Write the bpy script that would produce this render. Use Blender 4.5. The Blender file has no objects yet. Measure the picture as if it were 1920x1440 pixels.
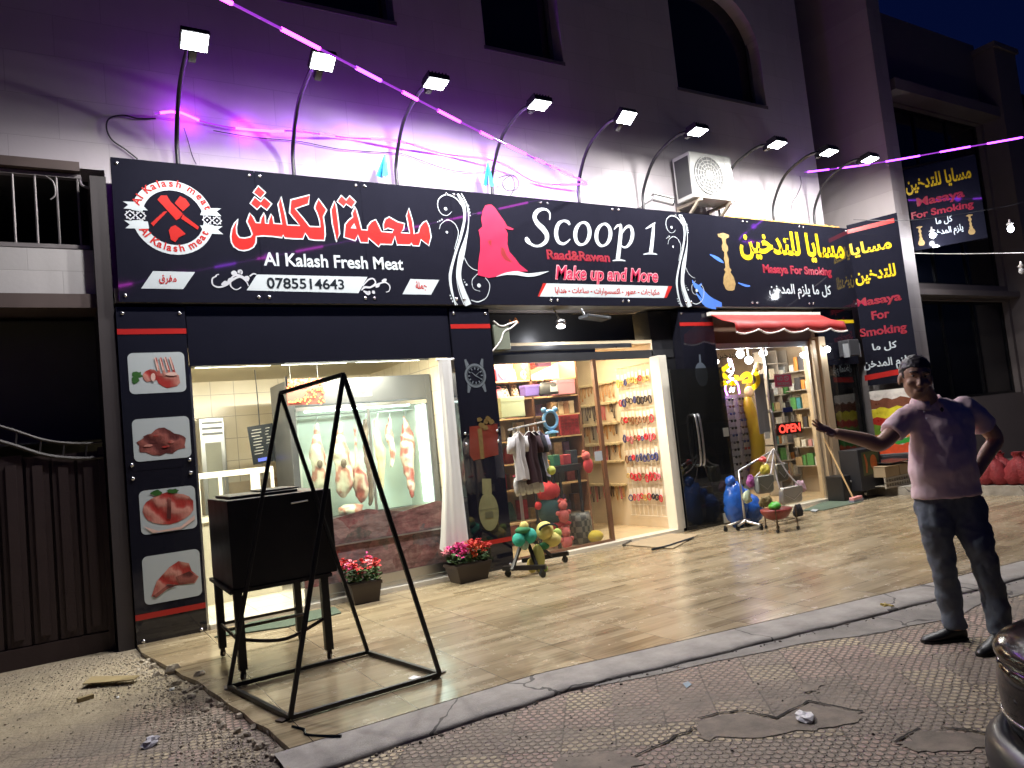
import bpy, math, random
import numpy as np
from mathutils import Vector, Matrix
V = Vector
R = math.radians
rnd = random.Random(7)
S = bpy.context.scene
SWZ = -.034
COL = S.collection
# ------------------------------------------------------------------ camera
CAM_F, ROLL, PITCH, YAW = 1398.96, -0.101992, 0.0728517, 0.550956
CP = V((0, 0, 1.45))
FW = V((math.sin(YAW)*math.cos(PITCH), math.cos(YAW)*math.cos(PITCH), math.sin(PITCH)))
_r = V((math.cos(YAW), -math.sin(YAW), 0)); _u = _r.cross(FW)
RT = _r*math.cos(ROLL) + _u*math.sin(ROLL)
UP = _u*math.cos(ROLL) - _r*math.sin(ROLL)
cd = bpy.data.cameras.new('camera'); cam = bpy.data.objects.new('camera', cd); COL.objects.link(cam)
cd.sensor_width = 36; cd.lens = 36*CAM_F/1920; cd.clip_start = 0.05; cd.clip_end = 600
m3 = Matrix((RT, UP, -FW)).transposed().to_4x4(); m3.translation = CP
cam.matrix_world = m3
S.camera = cam
# ------------------------------------------------------------------ night sky, exposure
w = bpy.data.worlds.new("World"); S.world = w; w.use_nodes = True
nt = w.node_tree; bg = nt.nodes['Background']
sky = nt.nodes.new('ShaderNodeTexSky'); sky.sky_type = 'NISHITA'; sky.sun_disc = False
sky.sun_elevation = R(-1.0); sky.sun_rotation = R(200); sky.ozone_density = 6.5
nt.links.new(sky.outputs[0], bg.inputs[0]); bg.inputs[1].default_value = 0.085
S.view_settings.view_transform = 'Standard'; S.view_settings.look = 'None'
S.view_settings.exposure = 0.2; S.view_settings.gamma = 1.0
try:
    S.cycles.max_bounces = 8; S.cycles.transparent_max_bounces = 16
    S.cycles.sample_clamp_indirect = 6.0; S.cycles.caustics_reflective = False; S.cycles.caustics_refractive = False
except Exception: pass
# ------------------------------------------------------------------ pixel -> point on a real plane
def ray(x, y): return FW + RT*((x-960)/CAM_F) - UP*((y-720)/CAM_F)
def F(x, y, Y=7.45):
    d = ray(x, y); return CP + d*((Y-CP.y)/d.y)
def G(x, y, z=0.0):
    d = ray(x, y); return CP + d*((z-CP.z)/d.z)
def XP(x, y, X):
    d = ray(x, y); return CP + d*((X-CP.x)/d.x)
# ------------------------------------------------------------------ mesh helpers
WL = {}
class MB:
    def __init__(s): s.v = []; s.f = []; s.mi = []; s.m = 0
    def add(s, vs, fs):
        b = len(s.v); s.v += [tuple(p) for p in vs]
        for f in fs: s.f.append([b+i for i in f]); s.mi.append(s.m)
        return s
    def box(s, x0, x1, y0, y1, z0, z1):
        return s.add([(x0,y0,z0),(x1,y0,z0),(x1,y1,z0),(x0,y1,z0),(x0,y0,z1),(x1,y0,z1),(x1,y1,z1),(x0,y1,z1)],
            [(0,3,2,1),(4,5,6,7),(0,1,5,4),(1,2,6,5),(2,3,7,6),(3,0,4,7)])
    def obox(s, c, sx, sy, sz, mx=None):
        mx = mx or Matrix.Identity(3); c = V(c); out = []
        for z in (-1,1):
            for x, y in ((-1,-1),(1,-1),(1,1),(-1,1)): out.append(c + mx @ V((x*sx/2, y*sy/2, z*sz/2)))
        return s.add(out, [(0,3,2,1),(4,5,6,7),(0,1,5,4),(1,2,6,5),(2,3,7,6),(3,0,4,7)])
    def bar(s, a, b, w_, h_=None, up=None):
        a = V(a); b = V(b); t = (b-a); L = t.length; t.normalize(); h_ = h_ or w_
        up = V(up) if up else (V((0,0,1)) if abs(t.z) < .9 else V((0,1,0)))
        x = t.cross(up).normalized(); z = x.cross(t)
        return s.obox((a+b)/2, w_, L, h_, Matrix((x, t, z)).transposed())
    def tube(s, pts, r, n=8, cap=True, closed=False):
        pts = [V(p) for p in pts]; k = len(pts); rs = r if isinstance(r, (list, tuple)) else [r]*k
        vs = []; prev = None
        for i, p in enumerate(pts):
            a = pts[(i-1) % k] if closed or i > 0 else p; b = pts[(i+1) % k] if closed or i < k-1 else p
            t = (b-a); t = t.normalized() if t.length > 1e-9 else V((0,0,1))
            if prev is None:
                q = V((0,0,1)) if abs(t.z) < .9 else V((1,0,0)); x = t.cross(q).normalized()
            else:
                x = prev - t*prev.dot(t); x = x.normalized() if x.length > 1e-6 else t.orthogonal().normalized()
            prev = x; y = t.cross(x)
            for j in range(n):
                an = 2*math.pi*j/n; vs.append(p + (x*math.cos(an) + y*math.sin(an))*rs[i])
        fs = []
        for i in range(k if closed else k-1):
            i2 = (i+1) % k
            for j in range(n): fs.append((i*n+j, i*n+(j+1)%n, i2*n+(j+1)%n, i2*n+j))
        if cap and not closed: fs.append(tuple(range(n-1,-1,-1))); fs.append(tuple((k-1)*n+j for j in range(n)))
        return s.add(vs, fs)
    def loft(s, rings, n=16):
        """rings: (centre, rx, ry, [x axis, y axis]) closed both ends"""
        vs = []
        for rg in rings:
            c = V(rg[0]); ax = V(rg[3]) if len(rg) > 3 else V((1,0,0)); ay = V(rg[4]) if len(rg) > 4 else V((0,1,0))
            for j in range(n):
                a = 2*math.pi*j/n; vs.append(c + ax*(rg[1]*math.cos(a)) + ay*(rg[2]*math.sin(a)))
        k = len(rings); fs = []
        for i in range(k-1):
            for j in range(n): fs.append((i*n+j, i*n+(j+1)%n, (i+1)*n+(j+1)%n, (i+1)*n+j))
        fs.append(tuple(range(n-1,-1,-1))); fs.append(tuple((k-1)*n+j for j in range(n)))
        return s.add(vs, fs)
    def ell(s, c, r, nu=12, nv=8, mx=None, jit=0):
        c = V(c); r = (r, r, r) if not isinstance(r, (list, tuple)) else r; mx = mx or Matrix.Identity(3); vs = [c + mx @ V((0,0,-r[2]))]
        for i in range(1, nv):
            p = -math.pi/2 + math.pi*i/nv
            for j in range(nu):
                a = 2*math.pi*j/nu; k = 1 + (rnd.random()-.5)*jit
                vs.append(c + mx @ V((r[0]*math.cos(p)*math.cos(a)*k, r[1]*math.cos(p)*math.sin(a)*k, r[2]*math.sin(p)*k)))
        vs.append(c + mx @ V((0,0,r[2]))); fs = []; L = len(vs)-1
        for j in range(nu): fs.append((0, 1+(j+1)%nu, 1+j)); fs.append((L, L-nu+j, L-nu+(j+1)%nu))
        for i in range(nv-2):
            for j in range(nu): fs.append((1+i*nu+j, 1+i*nu+(j+1)%nu, 1+(i+1)*nu+(j+1)%nu, 1+(i+1)*nu+j))
        return s.add(vs, fs)
    def lathe(s, prof, c, n=20, mx=None):
        c = V(c); mx = mx or Matrix.Identity(3); vs = []
        for r, z in prof:
            for j in range(n):
                a = 2*math.pi*j/n; vs.append(c + mx @ V((r*math.cos(a), r*math.sin(a), z)))
        k = len(prof); fs = []
        for i in range(k-1):
            for j in range(n): fs.append((i*n+j, i*n+(j+1)%n, (i+1)*n+(j+1)%n, (i+1)*n+j))
        fs.append(tuple(range(n-1,-1,-1))); fs.append(tuple((k-1)*n+j for j in range(n)))
        return s.add(vs, fs)
    def poly(s, pts): return s.add(pts, [tuple(range(len(pts)))])
    def prism(s, pts, off):
        pts = [V(p) for p in pts]; off = V(off); k = len(pts)
        return s.add(pts + [p+off for p in pts], [tuple(range(k)), tuple(range(2*k-1, k-1, -1))] + [(i, k+i, k+(i+1)%k, (i+1)%k) for i in range(k)])
    def build(s, name, mat=None, parent=None, smooth=False, bevel=0, kind=None, label=None):
        vs = np.array(s.v, float)
        o0 = V((float((vs[:,0].min()+vs[:,0].max())/2), float((vs[:,1].min()+vs[:,1].max())/2), float(vs[:,2].min())))
        me = bpy.data.meshes.new(name); me.from_pydata([tuple(p) for p in (vs - np.array(o0))], [], s.f)
        mats = mat if isinstance(mat, (list, tuple)) else [mat]
        for m in mats:
            if m: me.materials.append(m)
        if len(mats) > 1: me.polygons.foreach_set('material_index', s.mi)
        if smooth: me.polygons.foreach_set('use_smooth', [True]*len(me.polygons))
        me.update()
        o = bpy.data.objects.new(name, me); COL.objects.link(o); o.location = o0; WL[o.name] = o0
        if parent: setpar(o, parent)
        if bevel:
            b = o.modifiers.new('bevel', 'BEVEL'); b.width = bevel; b.segments = 2; b.limit_method = 'ANGLE'
        if kind: o['kind'] = kind
        if label: o['label'] = label
        return o
def setpar(o, parent):
    o.parent = parent; o.matrix_parent_inverse = Matrix.Translation(-WL[parent.name])
def tag(o, label, cat, group=None, kind=None):
    o['label'] = label; o['category'] = cat
    if group: o['group'] = group
    if kind: o['kind'] = kind
    return o
def thing(name, label, cat, loc, group=None):
    o = bpy.data.objects.new(name, None); COL.objects.link(o); o.location = V(loc); WL[o.name] = V(loc); o.empty_display_size = .1
    return tag(o, label, cat, group)
def dup(root, loc=None, label=None, rotz=None, scale=None):
    def cp(o, par):
        c = o.copy(); COL.objects.link(c)
        if par is not None: c.parent = par; c.matrix_parent_inverse = o.matrix_parent_inverse.copy()
        for ch in o.children: cp(ch, c)
        return c
    r = cp(root, None)
    if loc is not None: r.location = V(loc)
    if rotz is not None: r.rotation_euler.z = rotz
    if scale is not None: r.scale = (scale,)*3 if not isinstance(scale, tuple) else scale
    if label: r['label'] = label
    return r
# ------------------------------------------------------------------ materials
MT = {}
def mat(name, col, rough=.6, metal=0., var=.12, scale=6., bump=0., bscale=40., emit=None, es=0., alpha=None, spec=.5, coat=0., tr=0.):
    if name in MT: return MT[name]
    m = bpy.data.materials.new(name); m.use_nodes = True; MT[name] = m
    t = m.node_tree; p = t.nodes['Principled BSDF']; L = t.links
    p.inputs['Base Color'].default_value = (*col, 1); p.inputs['Roughness'].default_value = rough; p.inputs['Metallic'].default_value = metal
    p.inputs['Specular IOR Level'].default_value = spec; p.inputs['Coat Weight'].default_value = coat
    p.inputs['Transmission Weight'].default_value = tr
    if emit: p.inputs['Emission Color'].default_value = (*emit, 1); p.inputs['Emission Strength'].default_value = es
    if alpha is not None: p.inputs['Alpha'].default_value = alpha
    if var or bump:
        tc = t.nodes.new('ShaderNodeTexCoord')
    if var:
        n = t.nodes.new('ShaderNodeTexNoise'); n.inputs['Scale'].default_value = scale; n.inputs['Detail'].default_value = 5
        mx = t.nodes.new('ShaderNodeMix'); mx.data_type = 'RGBA'
        mx.inputs[6].default_value = (*[c*(1-var) for c in col], 1); mx.inputs[7].default_value = (*[min(1, c*(1+var)) for c in col], 1)
        L.new(tc.outputs['Object'], n.inputs['Vector']); L.new(n.outputs['Fac'], mx.inputs[0]); L.new(mx.outputs[2], p.inputs['Base Color'])
        r = t.nodes.new('ShaderNodeMapRange'); r.inputs[3].default_value = max(0, rough*.8); r.inputs[4].default_value = min(1, rough*1.2)
        L.new(n.outputs['Fac'], r.inputs[0]); L.new(r.outputs[0], p.inputs['Roughness'])
    if bump:
        n2 = t.nodes.new('ShaderNodeTexNoise'); n2.inputs['Scale'].default_value = bscale; n2.inputs['Detail'].default_value = 4
        b = t.nodes.new('ShaderNodeBump'); b.inputs['Strength'].default_value = bump; b.inputs['Distance'].default_value = .02
        L.new(tc.outputs['Object'], n2.inputs['Vector']); L.new(n2.outputs['Fac'], b.inputs['Height']); L.new(b.outputs[0], p.inputs['Normal'])
    return m
def emis(name, col, s):
    if name in MT: return MT[name]
    m = bpy.data.materials.new(name); m.use_nodes = True; MT[name] = m
    t = m.node_tree; t.nodes.clear(); e = t.nodes.new('ShaderNodeEmission'); o = t.nodes.new('ShaderNodeOutputMaterial')
    e.inputs[0].default_value = (*col, 1); e.inputs[1].default_value = s; t.links.new(e.outputs[0], o.inputs[0]); return m
def glassmat(name, tint=(.95,.97,.96), refl=1.0, ior=1.5, rough=.0, dirt=.02):
    if name in MT: return MT[name]
    m = bpy.data.materials.new(name); m.use_nodes = True; MT[name] = m
    t = m.node_tree; t.nodes.clear(); o = t.nodes.new('ShaderNodeOutputMaterial')
    a = t.nodes.new('ShaderNodeBsdfTransparent'); a.inputs[0].default_value = (*tint, 1)
    g = t.nodes.new('ShaderNodeBsdfGlossy'); g.inputs['Roughness'].default_value = rough; g.inputs[0].default_value = (.95,.97,1,1)
    d = t.nodes.new('ShaderNodeBsdfDiffuse'); d.inputs[0].default_value = (.6,.6,.6,1)
    f = t.nodes.new('ShaderNodeFresnel'); f.inputs[0].default_value = ior
    mu = t.nodes.new('ShaderNodeMath'); mu.operation = 'MULTIPLY'; mu.inputs[1].default_value = refl
    ge = t.nodes.new('ShaderNodeNewGeometry'); iv = t.nodes.new('ShaderNodeMath'); iv.operation = 'SUBTRACT'; iv.inputs[0].default_value = 1; t.links.new(ge.outputs['Backfacing'], iv.inputs[1]); m2 = t.nodes.new('ShaderNodeMath'); m2.operation = 'MULTIPLY'; t.links.new(mu.outputs[0], m2.inputs[0]); t.links.new(iv.outputs[0], m2.inputs[1])
    x = t.nodes.new('ShaderNodeMixShader'); y = t.nodes.new('ShaderNodeMixShader'); y.inputs[0].default_value = dirt
    L = t.links; L.new(f.outputs[0], mu.inputs[0]); L.new(m2.outputs[0], x.inputs[0]); L.new(a.outputs[0], x.inputs[1]); L.new(g.outputs[0], x.inputs[2])
    L.new(x.outputs[0], y.inputs[1]); L.new(d.outputs[0], y.inputs[2]); L.new(y.outputs[0], o.inputs[0]); return m
def nodes(m): return m.node_tree, m.node_tree.nodes, m.node_tree.links, m.node_tree.nodes['Principled BSDF']
# ------------------------------------------------------------------ lettering and printed shapes
class Pl:
    """a sign plane: o + right*u + up*v, n faces the reader"""
    def __init__(s, o, r, u): s.o = V(o); s.r = V(r).normalized(); s.u = V(u).normalized(); s.n = s.r.cross(s.u).normalized()
    def p(s, a, b, lift=0): return s.o + s.r*a + s.u*b + s.n*lift
    def px(s, x, y):
        d = ray(x, y); t = (s.o-CP).dot(s.n)/d.dot(s.n); q = CP + d*t - s.o; return (q.dot(s.r), q.dot(s.u))
FAC = Pl((0, 7.41, 0), (1,0,0), (0,0,1))
AR = {}
for ch, base, n in [('ا',0xFE8D,2),('ب',0xFE8F,4),('ة',0xFE93,2),('ت',0xFE95,4),('ث',0xFE99,4),('ج',0xFE9D,4),('ح',0xFEA1,4),('خ',0xFEA5,4),('د',0xFEA9,2),('ذ',0xFEAB,2),
    ('ر',0xFEAD,2),('ز',0xFEAF,2),('س',0xFEB1,4),('ش',0xFEB5,4),('ص',0xFEB9,4),('ض',0xFEBD,4),('ط',0xFEC1,4),('ع',0xFEC9,4),('غ',0xFECD,4),('ف',0xFED1,4),('ق',0xFED5,4),('ك',0xFED9,4),
    ('ل',0xFEDD,4),('م',0xFEE1,4),('ن',0xFEE5,4),('ه',0xFEE9,4),('و',0xFEED,2),('ي',0xFEF1,4)]: AR[ch] = (base, n)
def arab(t):
    out = []
    for i, ch in enumerate(t):
        if ch not in AR: out.append(ch); continue
        b, n = AR[ch]; pj = i > 0 and t[i-1] in AR and AR[t[i-1]][1] == 4; nj = i < len(t)-1 and t[i+1] in AR and n == 4
        out.append(chr(b + (3 if pj and nj else 2 if nj else 1 if pj else 0)))
    return ''.join(reversed(out))
def text(mb, body, pl, box, lift=.003, bold=0., shear=0., fit=None, step=.0004):
    """outline of body fitted into box (u0, v0, u1, v1) of the plane; stacked islands sit a hair apart"""
    if any(c in AR for c in body): body = arab(body)
    c = bpy.data.curves.new('lettering', 'FONT'); c.body = body; c.size = 1; c.offset = bold; c.shear = shear; c.resolution_u = 5
    o = bpy.data.objects.new('lettering', c); COL.objects.link(o); bpy.context.view_layer.update()
    me = o.to_mesh(); n = len(me.vertices); vs = np.zeros(n*3); me.vertices.foreach_get('co', vs); vs = vs.reshape(-1, 3)
    fs = [tuple(p.vertices) for p in me.polygons]; o.to_mesh_clear(); bpy.data.objects.remove(o); bpy.data.curves.remove(c)
    par = list(range(n))
    def fd(a):
        while par[a] != a: par[a] = par[par[a]]; a = par[a]
        return a
    for f in fs:
        for a in f[1:]: par[fd(a)] = fd(f[0])
    ids = {}; lo = vs.min(0); hi = vs.max(0); u0, v0, u1, v1 = box
    if fit: lo, hi = np.array([*fit[0], 0]), np.array([*fit[1], 0])
    out = []
    for i in range(n):
        k = ids.setdefault(fd(i), len(ids))
        a = (vs[i,0]-lo[0])/(hi[0]-lo[0]); b = (vs[i,1]-lo[1])/(hi[1]-lo[1])
        out.append(pl.p(u0+(u1-u0)*a, v0+(v1-v0)*b, lift + (k % 5)*step))
    mb.add(out, fs); return mb
def tbox(pl, l, b, r, t):
    """u/v box from the left, bottom, right, top edge midpoints in photo pixels (x,y)"""
    return (pl.px(*l)[0], pl.px(*b)[1], pl.px(*r)[0], pl.px(*t)[1])
def crom(pts, k=6, closed=False):
    """Catmull-Rom through points of any dimension"""
    P = [np.array(p, float) for p in pts]; n = len(P); out = []
    for i in range(n if closed else n-1):
        a, b, c, d = (P[(i-1)%n], P[i], P[(i+1)%n], P[(i+2)%n]) if closed else (P[max(i-1,0)], P[i], P[i+1], P[min(i+2,n-1)])
        for j in range(k):
            t = j/k; out.append(.5*((2*b) + (-a+c)*t + (2*a-5*b+4*c-d)*t*t + (-a+3*b-3*c+d)*t**3))
    if not closed: out.append(P[-1])
    return out
def ribbon(mb, pts, pl, lift=.003, k=6, closed=False, w=None):
    """brush stroke through (u, v, width) on a plane"""
    if w is not None: pts = [(p[0], p[1], w) for p in pts]
    q = crom(pts, k, closed) if k > 1 else [np.array(p, float) for p in pts]; n = len(q); vs = []
    for i in range(n):
        a = q[(i-1)%n] if closed or i else q[i]; b = q[(i+1)%n] if closed or i < n-1 else q[i]
        t = (b-a)[:2]; t = t/(np.linalg.norm(t)+1e-9); h = q[i][2]/2
        vs += [pl.p(q[i][0]-t[1]*h, q[i][1]+t[0]*h, lift), pl.p(q[i][0]+t[1]*h, q[i][1]-t[0]*h, lift)]
    mb.add(vs, [(2*i, 2*i+1, (2*i+3)%(2*n), (2*i+2)%(2*n)) for i in range(n if closed else n-1)]); return mb
def shape(mb, pts, pl, lift=.003, k=0):
    if k: pts = crom(pts, k, True)
    mb.poly([pl.p(p[0], p[1], lift) for p in pts]); return mb
def disc(mb, pl, c, r, lift=.003, n=20, ry=None):
    ry = ry or r; mb.poly([pl.p(c[0]+r*math.cos(2*math.pi*i/n), c[1]+ry*math.sin(2*math.pi*i/n), lift) for i in range(n)]); return mb
def rrect(u0, v0, u1, v1, r, n=5):
    o = []
    for cx, cy, a0 in ((u1-r, v1-r, 0), (u0+r, v1-r, 90), (u0+r, v0+r, 180), (u1-r, v0+r, 270)):
        for i in range(n+1): a = R(a0+90*i/n); o.append((cx+r*math.cos(a), cy+r*math.sin(a)))
    return o
def area(name, loc, dirv, power, sx, sy, col=(1,1,1), parent=None, spread=180, roll=None):
    l = bpy.data.lights.new(name, 'AREA'); l.energy = power; l.color = col; l.shape = 'RECTANGLE'; l.size = sx; l.size_y = sy; l.spread = R(spread)
    o = bpy.data.objects.new(name, l); COL.objects.link(o)
    q = V(dirv).to_track_quat('-Z', 'Y'); o.rotation_euler = q.to_euler(); o.location = V(loc); WL[o.name] = V(loc)
    if parent: o.parent = parent; o.matrix_parent_inverse = Matrix.Translation(-WL[parent.name])
    return o
def point(name, loc, power, col=(1,1,1), r=.03, parent=None):
    l = bpy.data.lights.new(name, 'POINT'); l.energy = power; l.color = col; l.shadow_soft_size = r
    o = bpy.data.objects.new(name, l); COL.objects.link(o); o.location = V(loc); WL[o.name] = V(loc)
    if parent: o.parent = parent; o.matrix_parent_inverse = Matrix.Translation(-WL[parent.name])
    return o
# ================================================================== SETTING
def coords(t, kind='Object'):
    return t.nodes.new('ShaderNodeTexCoord').outputs[kind]
def vm(t, op, a, b=None):
    n = t.nodes.new('ShaderNodeVectorMath'); n.operation = op
    for i, q in enumerate((a, b)):
        if q is None: continue
        if isinstance(q, (tuple, list)): n.inputs[i].default_value = q
        else: t.links.new(q, n.inputs[i])
    return n.outputs['Value'] if op in ('LENGTH', 'DOT_PRODUCT', 'DISTANCE') else n.outputs[0]
def fm(t, op, a, b=None, c=None):
    n = t.nodes.new('ShaderNodeMath'); n.operation = op
    for i, q in enumerate((a, b, c)):
        if q is None: continue
        if isinstance(q, (int, float)): n.inputs[i].default_value = q
        else: t.links.new(q, n.inputs[i])
    return n.outputs[0]
def ramp(t, fac, stops):
    n = t.nodes.new('ShaderNodeValToRGB'); e = n.color_ramp.elements
    while len(e) < len(stops): e.new(.5)
    for k, (p, c) in enumerate(stops): e[k].position = p; e[k].color = (*c, 1)
    t.links.new(fac, n.inputs[0]); return n.outputs[0]
def noise(t, vec, scale, detail=4, rough=.5):
    n = t.nodes.new('ShaderNodeTexNoise'); n.inputs['Scale'].default_value = scale; n.inputs['Detail'].default_value = detail; n.inputs['Roughness'].default_value = rough
    t.links.new(vec, n.inputs['Vector']); return n.outputs['Fac']
def mixc(t, f, a, b):
    n = t.nodes.new('ShaderNodeMix'); n.data_type = 'RGBA'
    for i, q in ((0, f), (6, a), (7, b)):
        if isinstance(q, (int, float)): n.inputs[i].default_value = q
        elif isinstance(q, tuple): n.inputs[i].default_value = (*q, 1)
        else: t.links.new(q, n.inputs[i])
    return n.outputs[2]
def bumpn(t, h, strength, dist=.01):
    b = t.nodes.new('ShaderNodeBump'); b.inputs['Strength'].default_value = strength; b.inputs['Distance'].default_value = dist
    t.links.new(h, b.inputs['Height']); return b.outputs[0]
def rot(t, vec, a, sc=(1,1,1)):
    n = t.nodes.new('ShaderNodeMapping'); n.inputs['Rotation'].default_value = (0,0,a); n.inputs['Scale'].default_value = sc
    t.links.new(vec, n.inputs['Vector']); return n.outputs[0]

def m_terrace():
    m = mat('terrace_tile', (.4,.32,.22), .3, var=0); t, N, L, p = nodes(m); P = coords(t)
    br = t.nodes.new('ShaderNodeTexBrick'); br.inputs['Scale'].default_value = 1; br.inputs['Brick Width'].default_value = .6; br.inputs['Row Height'].default_value = .1; br.inputs['Mortar Size'].default_value = .0008; br.offset = .37
    br.inputs['Color1'].default_value = (0,0,0,1); br.inputs['Color2'].default_value = (1,1,1,1); br.inputs['Mortar'].default_value = (.35,.35,.35,1); L.new(P, br.inputs['Vector'])
    q = vm(t, 'ADD', rot(t, P, .0, (1.7, 34, 1)), vm(t, 'MULTIPLY', br.outputs['Color'], (37, 51, 13)))
    n1 = noise(t, q, 1.0, 6, .62); n2 = noise(t, rot(t, P, 0, (.9, 2.2, 1)), 1.3, 5, .6)
    f = fm(t, 'ADD', fm(t, 'MULTIPLY', br.outputs['Color'], .22), fm(t, 'ADD', fm(t, 'MULTIPLY', n1, .62), fm(t, 'MULTIPLY', n2, .38)))
    c = ramp(t, f, [(.36, (.115,.086,.050)), (.52, (.22,.170,.103)), (.66, (.31,.248,.157)), (.84, (.39,.325,.22))])
    fr = vm(t, 'FRACTION', vm(t, 'MULTIPLY', P, (1/.6, 1/.6, 0))); d = vm(t, 'ABSOLUTE', vm(t, 'SUBTRACT', fr, (.5,.5,.5)))
    sx = t.nodes.new('ShaderNodeSeparateXYZ'); L.new(d, sx.inputs[0])
    g = fm(t, 'GREATER_THAN', fm(t, 'MAXIMUM', sx.outputs[0], sx.outputs[1]), .4955)
    dirt = noise(t, P, 2.2, 6, .7)
    c = mixc(t, fm(t, 'MULTIPLY', fm(t, 'SUBTRACT', dirt, .5), 1.0), c, (.16,.135,.095))
    c = mixc(t, g, c, (.09,.07,.05)); L.new(c, p.inputs['Base Color'])
    L.new(ramp(t, noise(t, P, 3.5, 6, .7), [(.3, (.12,)*3), (.7, (.34,)*3)]), p.inputs['Roughness'])
    L.new(bumpn(t, fm(t, 'SUBTRACT', fm(t, 'MULTIPLY', n1, .25), g), .2, .003), p.inputs['Normal']); return m
def m_walk():
    m = mat('stud_paving', (.2,.17,.15), .75, var=0); t, N, L, p = nodes(m); P0 = coords(t)
    wob = t.nodes.new('ShaderNodeTexNoise'); wob.inputs['Scale'].default_value = 1.1; L.new(P0, wob.inputs['Vector'])
    P = vm(t, 'ADD', rot(t, P0, R(38)), vm(t, 'MULTIPLY', vm(t, 'SUBTRACT', wob.outputs['Color'], (.5,.5,.5)), (.05,.05,0)))
    T = .26; cell = vm(t, 'FLOOR', vm(t, 'MULTIPLY', P, (1/T, 1/T, 0)))
    wn = t.nodes.new('ShaderNodeTexWhiteNoise'); L.new(cell, wn.inputs['Vector'])
    sp = .047; Q = vm(t, 'ADD', vm(t, 'MULTIPLY', P, (1/sp, 1/(sp*1.732), 0)), vm(t, 'MULTIPLY', wn.outputs['Color'], (7,5,0))); sw_ = t.nodes.new('ShaderNodeSeparateXYZ'); L.new(wn.outputs['Color'], sw_.inputs[0])
    def lat(off):
        f = vm(t, 'SUBTRACT', vm(t, 'FRACTION', vm(t, 'ADD', Q, off)), (.5,.5,0)); return vm(t, 'LENGTH', vm(t, 'MULTIPLY', f, (1, 1.732, 0)))
    d = fm(t, 'MINIMUM', lat((0,0,0)), lat((.5,.5,0)))
    stud = t.nodes.new('ShaderNodeMapRange'); stud.interpolation_type = 'SMOOTHSTEP'
    for i, v in ((1,.30),(2,.42),(3,1),(4,0)): stud.inputs[i].default_value = v
    L.new(d, stud.inputs[0]); st = stud.outputs[0]
    worn = ramp(t, noise(t, P0, .9, 5, .65), [(.46, (0,0,0)), (.60, (1,1,1))])
    keep = fm(t, 'SUBTRACT', 1, fm(t, 'MULTIPLY', worn, .85))
    st = fm(t, 'MULTIPLY', fm(t, 'MULTIPLY', st, keep), fm(t, 'ADD', .45, fm(t, 'MULTIPLY', sw_.outputs[1], .55)))
    tile = ramp(t, wn.outputs['Value'], [(0, (.46,.33,.265)), (.34, (.37,.30,.235)), (.60, (.50,.345,.285)), (.78, (.58,.475,.31)), (.92, (.62,.515,.34))])
    t.nodes[-1].color_ramp.interpolation = 'CONSTANT' if hasattr(t.nodes[-1], 'color_ramp') else None
    mud = ramp(t, noise(t, P0, 5, 8, .7), [(.3, (.115,.093,.072)), (.7, (.25,.207,.16))])
    c = mixc(t, fm(t, 'ADD', fm(t, 'MULTIPLY', st, .92), fm(t, 'MULTIPLY', fm(t, 'SUBTRACT', 1, worn), .06)), mud, tile)
    fr = vm(t, 'ABSOLUTE', vm(t, 'SUBTRACT', vm(t, 'FRACTION', vm(t, 'MULTIPLY', P, (1/T, 1/T, 0))), (.5,.5,.5)))
    sx = t.nodes.new('ShaderNodeSeparateXYZ'); L.new(fr, sx.inputs[0])
    gr = fm(t, 'MULTIPLY', fm(t, 'GREATER_THAN', fm(t, 'MAXIMUM', sx.outputs[0], sx.outputs[1]), .482), fm(t, 'GREATER_THAN', noise(t, P0, 2.0, 3), .47))
    c = mixc(t, fm(t, 'MULTIPLY', gr, .5), c, (.05,.043,.037))
    big = noise(t, P0, .6, 5, .6); c = mixc(t, fm(t, 'MULTIPLY', fm(t, 'SUBTRACT', big, .42), 1.0), c, (.20,.17,.135))
    gp = t.nodes.new('ShaderNodeNewGeometry'); sp3 = t.nodes.new('ShaderNodeSeparateXYZ'); L.new(gp.outputs['Position'], sp3.inputs[0])
    sand = fm(t, 'ADD', fm(t, 'MULTIPLY', fm(t, 'SUBTRACT', .75, sp3.outputs[0]), .55), fm(t, 'ADD', fm(t, 'MULTIPLY', fm(t, 'SUBTRACT', noise(t, P0, 1.6, 7, .65), .5), 3.6), fm(t, 'MULTIPLY', fm(t, 'SUBTRACT', sp3.outputs[1], 4.9), .45)))
    cl = t.nodes.new('ShaderNodeClamp'); L.new(fm(t, 'MULTIPLY', sand, fm(t, 'LESS_THAN', sp3.outputs[0], 1.6)), cl.inputs[0]); sand = cl.outputs[0]
    c = mixc(t, fm(t, 'MULTIPLY', sand, .92), c, ramp(t, noise(t, P0, 14, 8, .7), [(.3, (.22,.18,.12)), (.7, (.40,.335,.235))])); st = fm(t, 'MULTIPLY', st, fm(t, 'SUBTRACT', 1, fm(t, 'MULTIPLY', sand, .8)))
    L.new(c, p.inputs['Base Color'])
    tl = fm(t, 'MULTIPLY', wn.outputs['Value'], .35)
    h = fm(t, 'ADD', fm(t, 'SUBTRACT', fm(t, 'MULTIPLY', st, .8), fm(t, 'MULTIPLY', gr, 1.2)), fm(t, 'ADD', fm(t, 'MULTIPLY', noise(t, P0, 60, 4), .35), tl))
    L.new(bumpn(t, h, 1.0, .02), p.inputs['Normal']); return m
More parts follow.
